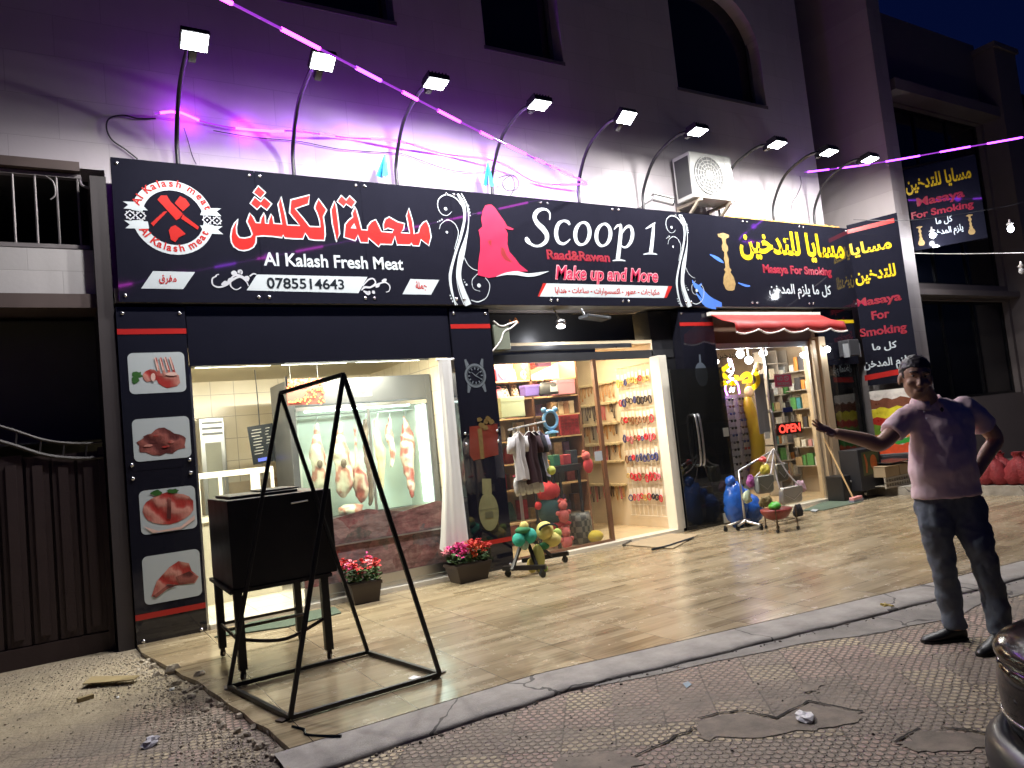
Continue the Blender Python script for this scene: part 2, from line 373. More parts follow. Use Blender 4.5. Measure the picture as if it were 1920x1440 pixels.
def m_concrete(name, col, sc=6, crack=True, var=.35):
    m = mat(name, col, .8, var=0); t, N, L, p = nodes(m); P = coords(t)
    c = ramp(t, noise(t, P, sc, 8, .65), [(.3, tuple(x*(1-var) for x in col)), (.7, tuple(min(1, x*(1+var)) for x in col))])
    h = noise(t, P, 90, 5, .7)
    if crack:
        v = t.nodes.new('ShaderNodeTexVoronoi'); v.feature = 'DISTANCE_TO_EDGE'; v.inputs['Scale'].default_value = .9
        wob = t.nodes.new('ShaderNodeTexNoise'); wob.inputs['Scale'].default_value = 4; L.new(P, wob.inputs['Vector'])
        L.new(vm(t, 'ADD', P, vm(t, 'MULTIPLY', wob.outputs['Color'], (.35,.35,0))), v.inputs['Vector'])
        k = fm(t, 'LESS_THAN', v.outputs['Distance'], .006); c = mixc(t, fm(t, 'MULTIPLY', k, .8), c, (.03,.027,.025)); h = fm(t, 'SUBTRACT', h, fm(t, 'MULTIPLY', k, 1.5))
    L.new(c, p.inputs['Base Color']); L.new(bumpn(t, h, .5, .006), p.inputs['Normal']); return m
def m_stone(name, col, bw=.55, bh=.29, var=.1):
    m = mat(name, col, .7, var=0); t, N, L, p = nodes(m)
    P = coords(t); mp = t.nodes.new('ShaderNodeMapping'); mp.inputs['Rotation'].default_value = (R(-90), 0, 0); L.new(P, mp.inputs['Vector'])
    b = t.nodes.new('ShaderNodeTexBrick'); b.inputs['Scale'].default_value = 1; b.inputs['Brick Width'].default_value = bw; b.inputs['Row Height'].default_value = bh
    b.inputs['Mortar Size'].default_value = .004; b.inputs['Color1'].default_value = (*[c*(1-var) for c in col], 1); b.inputs['Color2'].default_value = (*[min(1, c*(1+var)) for c in col], 1)
    b.inputs['Mortar'].default_value = (*[c*.84 for c in col], 1); L.new(mp.outputs[0], b.inputs['Vector'])
    st = noise(t, vm(t, 'MULTIPLY', P, (1.2, 1.2, .35)), 1.6, 6, .65)
    c = mixc(t, fm(t, 'MULTIPLY', fm(t, 'SUBTRACT', st, .45), .9), b.outputs['Color'], tuple(x*.62 for x in col)); L.new(c, p.inputs['Base Color'])
    L.new(bumpn(t, fm(t, 'SUBTRACT', fm(t, 'MULTIPLY', noise(t, P, 30, 6), .4), b.outputs['Fac']), .4, .006), p.inputs['Normal']); return m

def flesh(name, c1, c2):
    m = mat(name, c1, .35, var=0); t, N, L, p = nodes(m); P = coords(t)
    wv = t.nodes.new('ShaderNodeTexWave'); wv.bands_direction = 'DIAGONAL'; wv.inputs['Scale'].default_value = 2.2; wv.inputs['Distortion'].default_value = 14; wv.inputs['Detail'].default_value = 3; L.new(P, wv.inputs['Vector'])
    n1 = noise(t, vm(t, 'MULTIPLY', P, (1,1,.45)), 11, 6, .65); f = fm(t, 'ADD', fm(t, 'MULTIPLY', wv.outputs['Fac'], .35), fm(t, 'MULTIPLY', n1, .75))
    c = ramp(t, f, [(.38, c1), (.52, tuple(.7*a+.3*b for a, b in zip(c1, c2))), (.66, c2)]); L.new(c, p.inputs['Base Color']); L.new(bumpn(t, f, .5, .02), p.inputs['Normal']); return m
# ---- ground sheets
b = MB(); b.box(-250, 250, -250, 250, -.5, -.24); b.build('ground', m_concrete('earth', (.12,.10,.085), 3), kind='structure')
b = MB(); b.box(-40, 60, -9, 1.72, -.24, -.20); b.build('road', mat('asphalt', (.05,.05,.052), .8, var=.3, scale=40, bump=.4, bscale=200), kind='structure')
b = MB(); b.box(-40, 60, 1.72, 9.0, -.24, SWZ); b.build('sidewalk', m_walk(), kind='structure')
KI = [(.93,4.03),(2.44,4.03),(4.47,3.67),(6.6,3.33),(11.2,2.66),(20,1.75)]
def kin(x):
    for (a, b_), (c, d) in zip(KI, KI[1:]):
        if a <= x <= c: return b_ + (d-b_)*(x-a)/(c-a)
    return KI[0][1] if x < KI[0][0] else KI[-1][1]
edge = [(.50,7.5),(.51,7.1),(.57,6.75),(.62,6.45),(.655,6.3),(.68,6.05),(.745,5.78),(.765,5.62),(.77,5.5),(.80,5.3),(.82,5.05),(.86,4.8),(.87,4.6),(.91,4.42),(.92,4.2)]
pts = edge + [(x, kin(x)) for x in (.93, 2.44, 4.47, 6.6, 11.2)] + [(11.2, 7.5)]
b = MB(); b.prism([(x, y, 0) for x, y in pts], (0,0,-.12)); b.build('terrace', m_terrace(), kind='structure')
# kerb: a painted concrete strip with a rounded broken outer nose
b = MB(); vs = []; n = 150; prof = [(0,-.003),(.12,-.004),(.24,-.007),(.305,-.011),(.325,-.022),(.33,-.06)]
for i in range(n+1):
    x = .85 + (14-.85)*i/n; j = .006*math.sin(x*5.1)+.005*math.sin(x*13.7+1)+.012*(rnd.random()-.5)
    for k, (dy, z) in enumerate(prof): vs.append((x, kin(x)-.002-dy + (j if k > 2 else 0), z + (.006*(rnd.random()-.5) if k > 1 else 0)))
q = len(prof); b.add(vs, [(i*q+k, (i+1)*q+k, (i+1)*q+k+1, i*q+k+1) for i in range(n) for k in range(q-1)])
b.build('kerb', m_concrete('kerb_paint', (.29,.27,.245), 5, True, .3), smooth=True, kind='structure')
# bare cement apron between the kerb and the studded paving
b = MB(); o = []; n = 60
for i in range(n+1): x = 2.6+(14-2.6)*i/n; o.append((x, kin(x)-.325, SWZ+.004))
o2 = []
for i in range(n+1): x = 2.6+(14-2.6)*i/n; o2.append((x, kin(x)-.325-max(.02, min(1, (x-2.4)/2.6))*(.32+.06*math.sin(x*3)+.03*math.sin(x*9)), SWZ+.004))
b.add(o+o2, [(i, n+1+i, n+2+i, i+1) for i in range(n)]); b.build('cement_strip', m_concrete('apron', (.20,.185,.165), 4), kind='structure')
# raised pavement beyond the low ledge at the terrace end
b = MB(); b.prism([(10.80,7.30,.0),(11.02,4.2,.0),(11.2,2.4,0),(30,1.2,.0),(30,7.3,.0)], (0,0,.13)); b.build('raised_pavement', m_concrete('ledge_stone', (.30,.27,.22), 8), kind='structure')
# broken-out paving: bare cement patches and dark open joints
Z7 = lambda x, y, z=SWZ+.004: G(1000+x/2.087, 1000+y/2.087, z)
def rough(pts, n=6, a=.012):
    o = []
    for i, p in enumerate(pts):
        q = pts[(i+1)%len(pts)]
        for j in range(n): o.append(p.lerp(q, j/n)+V((a*rnd.gauss(0,1), a*rnd.gauss(0,1), 0)))
    return o
b = MB()
for q in (((650,735),(800,700),(950,730),(1080,665),(1290,700),(1270,740),(1100,765),(900,800),(640,800)), ((1430,822),(1510,770),(1780,792),(1830,830),(1700,850),(1500,850)), ((1050,590),(1130,585),(1120,620),(1060,622)), ((100,880),(330,860),(430,900),(300,960),(80,950))):
    b.poly(rough([Z7(*p) for p in q]))
b.build('cement_patch', m_concrete('patch_cement', (.20,.167,.13), 7, False, .4), kind='structure')
b = MB()
for q in (((640,722),(800,690),(950,720),(1080,655),(1290,695)), ((1410,815),(1510,760)), ((1600,755),(1780,782)), ((400,870),(560,790),(640,760))):
    pts = [Z7(*p, SWZ+.006) for p in q]; d_ = []
    for p, n_ in zip(pts, pts[1:]): d_ += [p.lerp(n_, j/5)+V((.006*rnd.gauss(0,1), .006*rnd.gauss(0,1), 0)) for j in range(5)]
    d_.append(pts[-1])
    for p, n_ in zip(d_, d_[1:]):
        w_ = .004+.005*rnd.random(); t_ = (n_-p).normalized(); s_ = V((-t_.y, t_.x, 0))*w_; b.add([p-s_, n_-s_, n_+s_, p+s_], [(0,1,2,3)])
b.build('pavement_crack', mat('open_joint', (.018,.015,.013), .95, var=0), kind='structure')
# gravel, crumbs and rubble along the broken terrace edge
def rubble(name, spots, mm, label):
    b = MB()
    for x, y, z, r in spots:
        e = Matrix.Rotation(rnd.random()*6, 3, 'Z') @ Matrix.Rotation(rnd.random()*2, 3, 'X')
        b.ell((x, y, z), (r, r*(.6+.5*rnd.random()), r*(.4+.4*rnd.random())), 6, 4, e, .5)
    o = b.build(name, mm); tag(o, label, name.replace('_', ' '), kind='stuff')
sp = []
for i in range(1500):
    t_ = rnd.random(); y = 7.25 - 3.6*t_; x = .60+.10*(7-y)*.9 - abs(rnd.gauss(0, .17)) ; sp.append((x-.06, y, SWZ+.002, .004+.010*rnd.random()**2))
for i in range(1100): sp.append((-.7+1.25*rnd.random(), 7.5-abs(rnd.gauss(0,.9)), SWZ+.002, .003+.007*rnd.random()**2))
for i in range(70):
    y = 6.9-3.2*rnd.random(); sp.append((.62+.105*(7-y)-.05+rnd.gauss(0,.05), y, SWZ+.008, .012+.022*rnd.random()))
rubble('gravel', sp, m_concrete('rubble_stone', (.36,.31,.24), 12, False, .4), 'loose gravel and rubble crumbling off the broken terrace edge')
sp = []
for i in range(500): sp.append((1.2+8*rnd.random(), 1.9+1.6*rnd.random(), SWZ+.001, .003+.005*rnd.random()**2))
for i in range(240):
    x = 1.1+7*rnd.random(); sp.append((x, kin(x)-.355+rnd.gauss(0,.02), SWZ+.002, .004+.009*rnd.random()**2))
rubble('grit', sp, mat('grit_dark', (.10,.085,.07), .9, var=.4, scale=30), 'dark grit scattered over the studded sidewalk')

# ================================================================== SHOP BUILDING
stone = m_stone('cream_stone', (.46,.42,.44), .8, .4, .05)
black = mat('black_gloss_panel', (.010,.010,.016), .06, var=.1, coat=.3, bump=.02, bscale=2)
blackm = mat('black_matt', (.012,.012,.015), .5, var=.3, bump=.1)
alu = mat('aluminium', (.55,.55,.56), .3, 1., var=.1)
darkmet = mat('dark_metal', (.02,.02,.022), .4, .6, var=.3)
glass = glassmat('shop_glass'); 
winglass = mat('dark_window_glass', (.008,.009,.014), .08, var=0, spec=.5)
B = thing('shop_building', 'cream stone building with three lit shops below dark upper windows', 'building', (6, 7.6, 0))
WY = 7.75
def wall_holes(b, x0, x1, z0, z1, y0, y1, holes):
    xs = sorted({x0, x1, *[h[0] for h in holes], *[h[1] for h in holes]}); zs = sorted({z0, z1, *[h[2] for h in holes], *[h[3] for h in holes]})
    for xa, xb in zip(xs, xs[1:]):
        run = None
        for za, zb in zip(zs, zs[1:]):
            inside = any(h[0]-1e-6 <= xa and xb <= h[1]+1e-6 and h[2]-1e-6 <= za and zb <= h[3]+1e-6 for h in holes)
            if not inside: run = [run[0], zb] if run else [za, zb]
            if (inside or zb == zs[-1]) and run: b.box(xa, xb, y0, y1, run[0], run[1]); run = None
holes = [(2.2,3.65,6.5,8.2),(4.88,6.1,6.45,8.2),(8.22,10.2,6.45,8.3)]
b = MB(); wall_holes(b, -7, 11.3, 4.36, 11, WY, WY+.35, holes); b.box(.50, 11.3, WY, WY+.3, 3.02, 4.36)
arc = [(9.2,8.3)] + [(9.2+1.0*math.sin(a), 7.3+1.0*math.cos(a)) for a in [math.pi/2*i/8 for i in range(9)]] + [(10.2,8.3)]
b.prism([(x, WY+.002, z) for x, z in arc[1:]], (0,.3,0)); b.build('upper_wall', stone, B)
for (x0, x1, z0, z1) in holes:
    f = MB(); f.box(x0-.02, x1+.02, WY-.012, WY+.1, z0-.05, z0)
    for xx in (x0, x1-.05): f.box(xx, xx+.05, WY+.2, WY+.26, z0, z1)
    f.box(x0, x1, WY+.2, WY+.258, z0, z0+.05)
    fo = f.build('window', mat('window_frame_grey', (.10,.095,.10), .5), B)
    q = MB(); q.box(x0, x1, WY+.225, WY+.235, z0, z1); q.build('pane', winglass, fo)
# the darker recess and the return at the right end of the facade
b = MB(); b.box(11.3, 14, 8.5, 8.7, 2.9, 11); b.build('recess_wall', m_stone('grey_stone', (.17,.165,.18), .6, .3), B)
b = MB(); b.box(12.02, 12.12, 8.36, 8.5, 3.0, 5.6); b.build('downpipe', mat('pale_pipe', (.6,.58,.53), .5), B)
# slabs and dividing walls
b = MB(); b.box(.5, 11.3, WY+.36, 12.2, 2.9, 3.2); b.box(.5, 11.3, 7.46, WY-.005, 3.03, 3.16); b.build('floor_slab', mat('raw_slab', (.25,.24,.22), .9), B)
plaster = mat('warm_plaster', (.62,.52,.38), .7, var=.12, scale=2, bump=.05)
tilew = mat('butcher_tile', (.60,.55,.44), .3, var=.1, scale=3)
def m_tiles(name, c1, c2, s, rough=.25, grout=(.3,.28,.24)):
    m = mat(name, c1, rough, var=0); t, N, L, p = nodes(m); P = coords(t)
    fr = vm(t, 'ABSOLUTE', vm(t, 'SUBTRACT', vm(t, 'FRACTION', vm(t, 'MULTIPLY', P, (1/s,)*3)), (.5,.5,.5)))
    g = t.nodes.new('ShaderNodeNewGeometry'); an = vm(t, 'ABSOLUTE', g.outputs['Normal'])
    ms = vm(t, 'MULTIPLY', fr, vm(t, 'SUBTRACT', (1,1,1), an)); sx = t.nodes.new('ShaderNodeSeparateXYZ'); L.new(ms, sx.inputs[0])
    k = fm(t, 'GREATER_THAN', fm(t, 'MAXIMUM', fm(t, 'MAXIMUM', sx.outputs[0], sx.outputs[1]), sx.outputs[2]), .5-.004/s)
    c = ramp(t, noise(t, P, 3, 5), [(.35, c1), (.65, c2)]); L.new(mixc(t, k, c, grout), p.inputs['Base Color']); return m
wtile = m_tiles('cream_wall_tile', (.58,.50,.36), (.66,.58,.44), .3)
ftile = m_tiles('pale_floor_tile', (.60,.56,.46), (.68,.63,.53), .4, .15)
sfloor = m_tiles('amber_floor_tile', (.62,.47,.27), (.68,.53,.33), .4, .15)
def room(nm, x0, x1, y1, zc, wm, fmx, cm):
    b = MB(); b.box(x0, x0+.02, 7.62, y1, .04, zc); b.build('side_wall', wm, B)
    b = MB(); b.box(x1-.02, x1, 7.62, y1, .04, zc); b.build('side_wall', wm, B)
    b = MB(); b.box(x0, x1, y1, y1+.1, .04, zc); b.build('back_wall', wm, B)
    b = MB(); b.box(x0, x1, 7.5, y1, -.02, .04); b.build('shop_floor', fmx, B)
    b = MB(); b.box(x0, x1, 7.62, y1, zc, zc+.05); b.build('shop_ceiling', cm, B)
room('b', .70, 4.05, 10.6, 2.62, wtile, ftile, mat('ceiling_cream', (.62,.55,.38), .5, var=.06))
room('s', 4.40, 6.98, 10.2, 2.55, plaster, sfloor, mat('ceiling_warm', (.66,.54,.36), .6, var=.06))
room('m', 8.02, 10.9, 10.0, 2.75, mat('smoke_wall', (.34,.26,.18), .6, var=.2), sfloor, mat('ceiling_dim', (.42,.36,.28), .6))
b = MB(); 
for q in ((4.05, 4.40, 7.63, 10.5), (6.98, 8.02, 7.63, 10), (10.9, 11.35, 7.63, 10), (.5, .70, 7.63, 10.6)):
    b = MB(); b.box(*q, 0, 3); b.build('dividing_wall', blackm, B)
# sills / thresholds in pale marble
marb = mat('threshold_marble', (.66,.62,.52), .25, var=.1)
for x0, x1 in ((1.1,3.83),(4.37,7.0),(8.02,10.38)):
    b = MB(); b.box(x0, x1, 7.44, 7.62, -.02, .045); b.build('threshold', marb, B, bevel=.004)
# black header boards over each shopfront (roller shutter boxes)
b = MB(); b.box(1.085, 3.83, 7.47, 7.62, 2.43, 3.0); b.build('shutter_box', black, B)
b = MB(); b.box(4.37, 6.9, 7.86, 7.95, 2.62, 3.0); b.box(4.37, 7.35, 7.62, 7.66, 2.35, 2.46); b.build('shutter_box', mat('grey_shutter', (.055,.055,.06), .35, .4), B)
b = MB(); b.box(4.38, 6.6, 7.60, 7.72, 2.50, 2.56); b.box(4.38, 6.0, 7.63, 7.70, 2.46, 2.50); b.build('shutter_rail', alu, B)
b = MB(); b.box(8.0, 10.38, 7.55, 7.62, 2.5, 3.0); b.build('shutter_box', mat('brown_shutter', (.10,.06,.04), .4), B)

for z0, z1 in ((2.1, 3.0), (0, .35)): b = MB(); b.box(10.40, 11.36, 7.5, 7.6, z0, z1); b.build('header_board', black, B)
b = MB(); b.box(6.9, 7.04, 7.44, 7.62, .04, 2.36); b.build('door_jamb', mat('white_jamb', (.72,.68,.58), .5), B, bevel=.004)
jm = mat('beige_post', (.55,.42,.27), .5, var=.12, scale=3, bump=.1)
b = MB(); b.box(10.10, 10.19, 7.42, 7.62, .02, 2.5); b.box(10.22, 10.38, 7.38, 7.62, 0, 2.55); b.build('door_jamb', jm, B, bevel=.006)

# ---- neighbouring building on the right
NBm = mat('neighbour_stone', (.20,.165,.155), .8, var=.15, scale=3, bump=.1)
NB = thing('neighbour_building', 'dark unlit neighbouring building with tall stone columns beside the shops', 'building', (15, 7.2, .13))
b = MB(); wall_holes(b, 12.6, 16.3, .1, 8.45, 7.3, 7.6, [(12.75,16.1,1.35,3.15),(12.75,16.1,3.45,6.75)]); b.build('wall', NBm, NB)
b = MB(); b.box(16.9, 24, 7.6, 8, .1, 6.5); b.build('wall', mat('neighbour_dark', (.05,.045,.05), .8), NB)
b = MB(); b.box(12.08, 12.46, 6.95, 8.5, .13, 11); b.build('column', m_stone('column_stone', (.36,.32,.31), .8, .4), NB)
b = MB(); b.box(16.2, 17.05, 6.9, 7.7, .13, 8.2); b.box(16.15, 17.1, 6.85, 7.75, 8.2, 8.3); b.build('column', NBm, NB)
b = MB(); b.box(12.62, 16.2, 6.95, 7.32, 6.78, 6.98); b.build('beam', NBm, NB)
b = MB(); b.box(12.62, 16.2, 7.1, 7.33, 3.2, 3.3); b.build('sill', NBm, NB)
for z0, z1 in ((1.35,3.15),(3.45,6.75)):
    f = MB()
    for xx in (12.75, 13.85, 14.95, 16.04): f.box(xx, xx+.06, 7.40, 7.46, z0, z1)
    f.box(12.75, 16.1, 7.402, 7.458, z0-.005, z0+.05); f.box(12.75, 16.1, 7.402, 7.458, z1-.05, z1+.005)
    fo = f.build('window', darkmet, NB); q = MB(); q.box(12.75, 16.1, 7.425, 7.435, z0, z1); q.build('pane', winglass, fo)
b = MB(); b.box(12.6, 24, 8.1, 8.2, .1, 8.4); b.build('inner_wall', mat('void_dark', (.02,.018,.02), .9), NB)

# ---- the yard side on the left: parapet, railing, gate
GW = thing('gatehouse', 'dark recessed yard entrance under a white stone parapet beside the butcher', 'building', (-2, 8, -.1))
b = MB(); b.box(-7, .46, 7.60, 7.95, 3.13, 3.54); b.build('parapet', m_stone('parapet_stone', (.44,.42,.42), .52, .21), GW)
brown = mat('brown_lintel', (.085,.06,.055), .6, var=.2)
b = MB(); b.box(-7, .48, 7.55, 8.0, 3.0, 3.125); b.box(-7, .29, 7.58, 7.74, 4.27, 4.355); b.build('lintel', brown, GW)
b = MB(); b.box(.36, .49, 7.48, 8.2, -.1, 4.2); b.build('post', mat('post_dark', (.035,.028,.03), .6), GW)
b = MB(); b.box(-7, .5, 11, 11.2, -.1, 4.36); b.box(-7, .36, 8.2, 8.3, 1.85, 3.0); b.box(-7, .36, 8.2, 11, -.14, -.095); b.box(-7.2, .5, 8.1, 11.2, 4.362, 4.45); b.box(-7.2, -7.0, 7.7, 11.2, -.1, 4.36); b.build('back_wall', mat('yard_dark', (.10,.10,.092), .9, var=.2), GW)
b = MB(); b.box(-7, .36, 7.9, 11, 3.55, 3.6); b.build('balcony_slab', brown, GW)
RG = thing('balcony_railing', 'grey metal balcony railing above the white parapet', 'railing', (-.5, 7.7, 3.54))
rm = mat('railing_grey', (.22,.20,.20), .5, .3, var=.2)
b = MB(); b.bar((-6, 7.66, 4.24), (.30, 7.66, 4.24), .03, .035); b.bar((-6, 7.66, 3.58), (.34, 7.66, 3.58), .03, .035); b.build('rail', rm, RG)
for i in range(14):
    x = .27-.166*i; b = MB(); b.tube([(x, 7.66, 3.58), (x, 7.66, 4.24)], .011, 6); b.build('baluster', rm, RG)
b = MB(); b.tube(crom([(.29,7.66,4.24),(.30,7.66,4.17),(.38,7.66,4.13),(.45,7.66,4.05),(.48,7.66,3.9)]), .014, 6)
b.tube(crom([(.02,7.64,4.22),(.08,7.63,4.16),(.09,7.63,4.05),(.05,7.63,4.0)]), .008, 6); b.build('scroll', rm, RG)
gm = mat('gate_maroon', (.030,.017,.017), .55, .2, var=.25, bump=.1, scale=4)
GT = thing('yard_gate', 'dark maroon metal yard gate with sagging top rails, left of the meat panel', 'gate', (-1, 7.7, -.1))
for k in range(12):
    x1 = .30-.19*k; b = MB(); zt = 1.70+.018*abs(k-1)
    b.box(x1-.165, x1, 7.66, 7.70, .14, zt); b.box(x1-.12, x1-.045, 7.64, 7.66, .2, zt-.08); b.build('panel', gm, GT)
b = MB(); b.box(-2.1, .345, 7.64, 7.72, -.06, .13); b.box(.30, .345, 7.63, 7.73, -.08, 1.75); b.box(-2.1, .30, 7.701, 7.712, .10, 1.72)
b.build('frame', gm, GT)
gr = mat('gate_rail', (.035,.03,.03), .5, .3, var=.2)
b = MB(); top = [(.34,7.63,1.66),(.15,7.63,1.665),(-.1,7.63,1.72),(-.4,7.63,1.86),(-.9,7.63,2.05),(-1.6,7.63,2.2)]
b.tube(crom(top), .018, 6); b.tube(crom([(x,y,z+.13) for x, y, z in top]), .014, 6)
for x, z in ((.2,1.66),(.03,1.69),(-.14,1.735),(-.31,1.82),(-.48,1.90),(-.65,1.96)): b.tube([(x,7.63,z),(x+.02,7.63,z+.13)], .009, 5)
b.build('rail', gr, GT)
# ================================================================== SIGNS
pw = mat('print_white', (.41,.45,.47), .25, var=.03); pr = mat('print_red', (.36,.018,.015), .25, var=.05); pk = mat('print_pink', (.38,.022,.06), .25, var=.05)
py_ = mat('print_yellow', (.58,.40,.01), .25, var=.03); pb = mat('print_black', (.012,.016,.02), .25, var=0); pg = mat('print_grey', (.40,.41,.44), .3, var=.1)
pdr = mat('print_dark_red', (.20,.018,.02), .3, var=0); ppk = mat('print_pale_pink', (.75,.30,.34), .3, var=0); pbl = mat('print_blue', (.06,.16,.55), .3, var=.3)
bolt_m = mat('bolt_steel', (.7,.7,.72), .25, 1., var=0)
def pc(ox, oy, sc, pl=None):
    pl = pl or FAC
    return lambda x, y, *w: (*pl.px(ox+x/sc, oy+y/sc), *w)
def bolts(parent, pl, pts):
    for (u, v) in pts:
        b = MB(); b.ell(pl.p(u, v, .004), (.018,.012,.018), 8, 5); b.build('bolt', bolt_m, parent, smooth=True)
ZB, ZT = 3.025, 4.365
def signboard(name, label, x0, x1, seams):
    s = thing(name, label, 'shop sign', ((x0+x1)/2, 7.5, ZB))
    xs = [x0] + seams + [x1]; b = MB()
    for a, c in zip(xs, xs[1:]): b.box(a+.002, c-.002, 7.41, 7.42, ZB, ZT)
    b.box(x0, x1, 7.4225, 7.56, ZB+.01, ZT-.01); b.build('panel', black, s)
    pts = []
    for a, c in zip(xs, xs[1:]): pts += [(a+.05, ZT-.05), (c-.05, ZT-.05), (a+.05, ZB+.06), (c-.05, ZB+.06)]
    bolts(s, FAC, pts); return s
# ---- butcher
SB = signboard('butcher_sign', 'long black butcher sign with red Arabic name and round cleaver emblem', .53, 3.98, [1.80, 2.90])
A_ = pc(420, 340, 1920/220); B_ = pc(620, 350, 1920/210)
W1 = [(235,620),(170,690),(125,790),(108,900),(120,1000),(165,1075),(240,1125),(320,1138),(410,1120),(480,1080),(520,1010),(528,905),(640,895),(800,905),(950,925),(965,880),(990,930),(1130,942),(1290,945),(1328,850),(1390,950),(1480,965),(1640,970),(1655,880),(1650,760),(1625,580),(1680,470),(1620,390),(1545,285),(1500,370),(1480,440),(1520,520),(1560,640),(1570,745),(1400,740),(1300,610),(1165,450),(1380,375),(1400,225),(1090,305),(1070,520),(1150,620),(1235,725),(1035,715),(1000,540),(930,250),(880,380),(915,560),(940,700),(815,690),(800,590),(770,535),(725,640),(725,690),(680,690),(672,570),(655,515),(600,610),(590,680),(525,680),(480,590),(420,520),(370,660),(420,760),(460,870),(430,910),(340,930),(250,920),(210,860),(200,760),(215,690)]
W1b = [(558,75),(680,185),(598,285),(475,185)]; W1c = [(500,255),(598,335),(655,262),(780,370),(700,475),(600,400),(540,465),(425,365)]; W1d = [(1808,320),(1745,470),(1770,700),(1840,1000),(1890,860),(1870,650),(1835,400)]
W2b = [(180,150),(262,230),(322,158),(430,262),(360,365),(262,300),(220,355),(108,255)]
W2 = [(415,340),(360,460),(375,520),(300,580),(245,650),(225,870),(420,930),(435,900),(458,830),(510,960),(640,965),(645,885),(720,950),(820,1035),(850,990),(1045,995),(1060,970),(1098,850),(1135,1000),(1360,1005),(1380,970),(1400,1015),(1515,1020),(1545,910),(1680,1015),(1720,860),(1690,690),(1640,585),(1590,610),(1530,680),(1500,790),(1430,810),(1405,600),(1335,365),(1295,500),(1330,680),(1350,800),(1200,790),(1245,740),(1265,635),(1150,605),(1000,520),(930,560),(900,640),(905,745),(980,715),(1075,740),(1050,785),(870,770),(820,660),(770,565),(690,600),(630,680),(625,745),(530,740),(490,580),(440,400)]
hb = MB(); ob = MB()
for fn, lst in ((A_, (W1, W1b, W1c, W1d)), (B_, (W2, W2b))):
    for q in lst:
        pts = [fn(*p) for p in q]; shape(hb, pts, FAC, .004); ribbon(ob, pts, FAC, .0048, k=1, closed=True, w=.014)
tri = [B_(*p) for p in ((400,630),(440,720),(340,715))]; shape(ob, tri, FAC, .0052)
hb.build('headline', pr, SB); ob.build('headline_outline', pw, SB)
E_ = pc(225, 330, 9)
ec = E_(905, 708); ro = (E_(905,88)[1]-E_(905,1328)[1])/2; ec = (ec[0], (E_(905,88)[1]+E_(905,1328)[1])/2); ri = ro*.74
em = MB()
n = 48
for a0, a1 in ((8, 172), (188, 352)):
    vs = []
    for i in range(n+1):
        a = R(a0+(a1-a0)*i/n); vs += [FAC.p(ec[0]+ro*math.cos(a), ec[1]+ro*math.sin(a), .004), FAC.p(ec[0]+ri*math.cos(a), ec[1]+ri*math.sin(a), .004)]
    em.add(vs, [(2*i, 2*i+2, 2*i+3, 2*i+1) for i in range(n)])
for q in ([(45,430),(330,440),(470,585),(60,550),(135,490)], [(70,750),(470,770),(490,890),(90,885),(165,820)], [(1400,540),(1705,550),(1630,600),(1710,680),(1350,660)], [(1350,835),(1730,850),(1650,910),(1740,985),(1430,970)]):
    shape(em, [E_(*p) for p in q], FAC, .0046)
emo = em.build('emblem', pw, SB)
cl = MB()
for i, q in enumerate(([(690,330),(790,330),(850,430),(1060,640),(1000,720),(950,750),(630,400)], [(1060,650),(1330,860),(1310,910),(1030,720)], [(1010,340),(1110,390),(1180,490),(1060,600),(920,460)], [(800,600),(560,850),(520,800),(740,600)], [(930,830),(1000,880),(1110,980),(990,1040),(930,1120),(860,1080),(820,920),(860,860)])):
    shape(cl, [E_(*p) for p in q], FAC, .004+.0004*i)
cl.build('cleavers', pr, emo)
dm = MB()
for c in ((170,660),(350,670),(1470,745),(1635,755)):
    u, v = E_(*c); s = .042
    for r0 in (s,):
        ribbon(dm, [(u+s,v),(u,v+s),(u-s,v),(u,v-s)], FAC, .004, k=1, closed=True, w=.013)
    disc(dm, FAC, (u, v), .010, .004, 6)
    for a in (45,135,225,315): disc(dm, FAC, (u+s*.95*math.cos(R(a)), v+s*.95*math.sin(R(a))), .008, .004, 6)
dm.build('ornament', pg, emo)
ADV = dict(zip("AlKalashmet ", (.66,.27,.62,.56,.27,.56,.50,.56,.86,.55,.36,.3)))
def arc_text(mb, s, c, r, amid, size, inside=False):
    tot = sum(ADV.get(ch,.55) for ch in s)*size*1.12; a = amid + (tot/2/r)*(1 if not inside else -1)
    for ch in s:
        w_ = ADV.get(ch,.55)*size*1.12; d = (w_/r)*(-1 if not inside else 1); am = a + d/2; a += d
        if ch == ' ': continue
        ou = V((math.cos(am), 0, math.sin(am))); t_ = V((math.sin(am), 0, -math.cos(am)))
        if inside: up, rt = -ou, -t_
        else: up, rt = ou, t_
        P_ = Pl(FAC.p(c[0], c[1]) + ou*r - rt*(w_*.45) , rt, up); text(mb, ch, P_, (0, 0, size, size), .0062, .025, fit=((0,0),(1,1)))
at = MB(); arc_text(at, "Al Kalash meat", ec, ri+.036, R(90), .098); arc_text(at, "Al Kalash meat", ec, ro-.030, R(270), .098, True)
at.build('lettering', pr, emo)
C_ = pc(390, 470, 1920/440); D_ = pc(200, 280, 2.8235)
b = MB(); text(b, "Al Kalash Fresh Meat", FAC, tbox(FAC, (494,490), (500,498.5), (756,500), (500,473)), .003, .022); b.build('lettering', pw, SB)
bn = MB(); shape(bn, [C_(*p) for p in ((400,195),(1305,215),(1230,348),(315,325))], FAC, .003); shape(bn, [C_(*p) for p in ((1655,232),(1890,240),(1825,360),(1590,357))], FAC, .003)
shape(bn, [D_(*p) for p in ((245,645),(468,650),(405,740),(182,737))], FAC, .003); bn.build('banner', pw, SB)
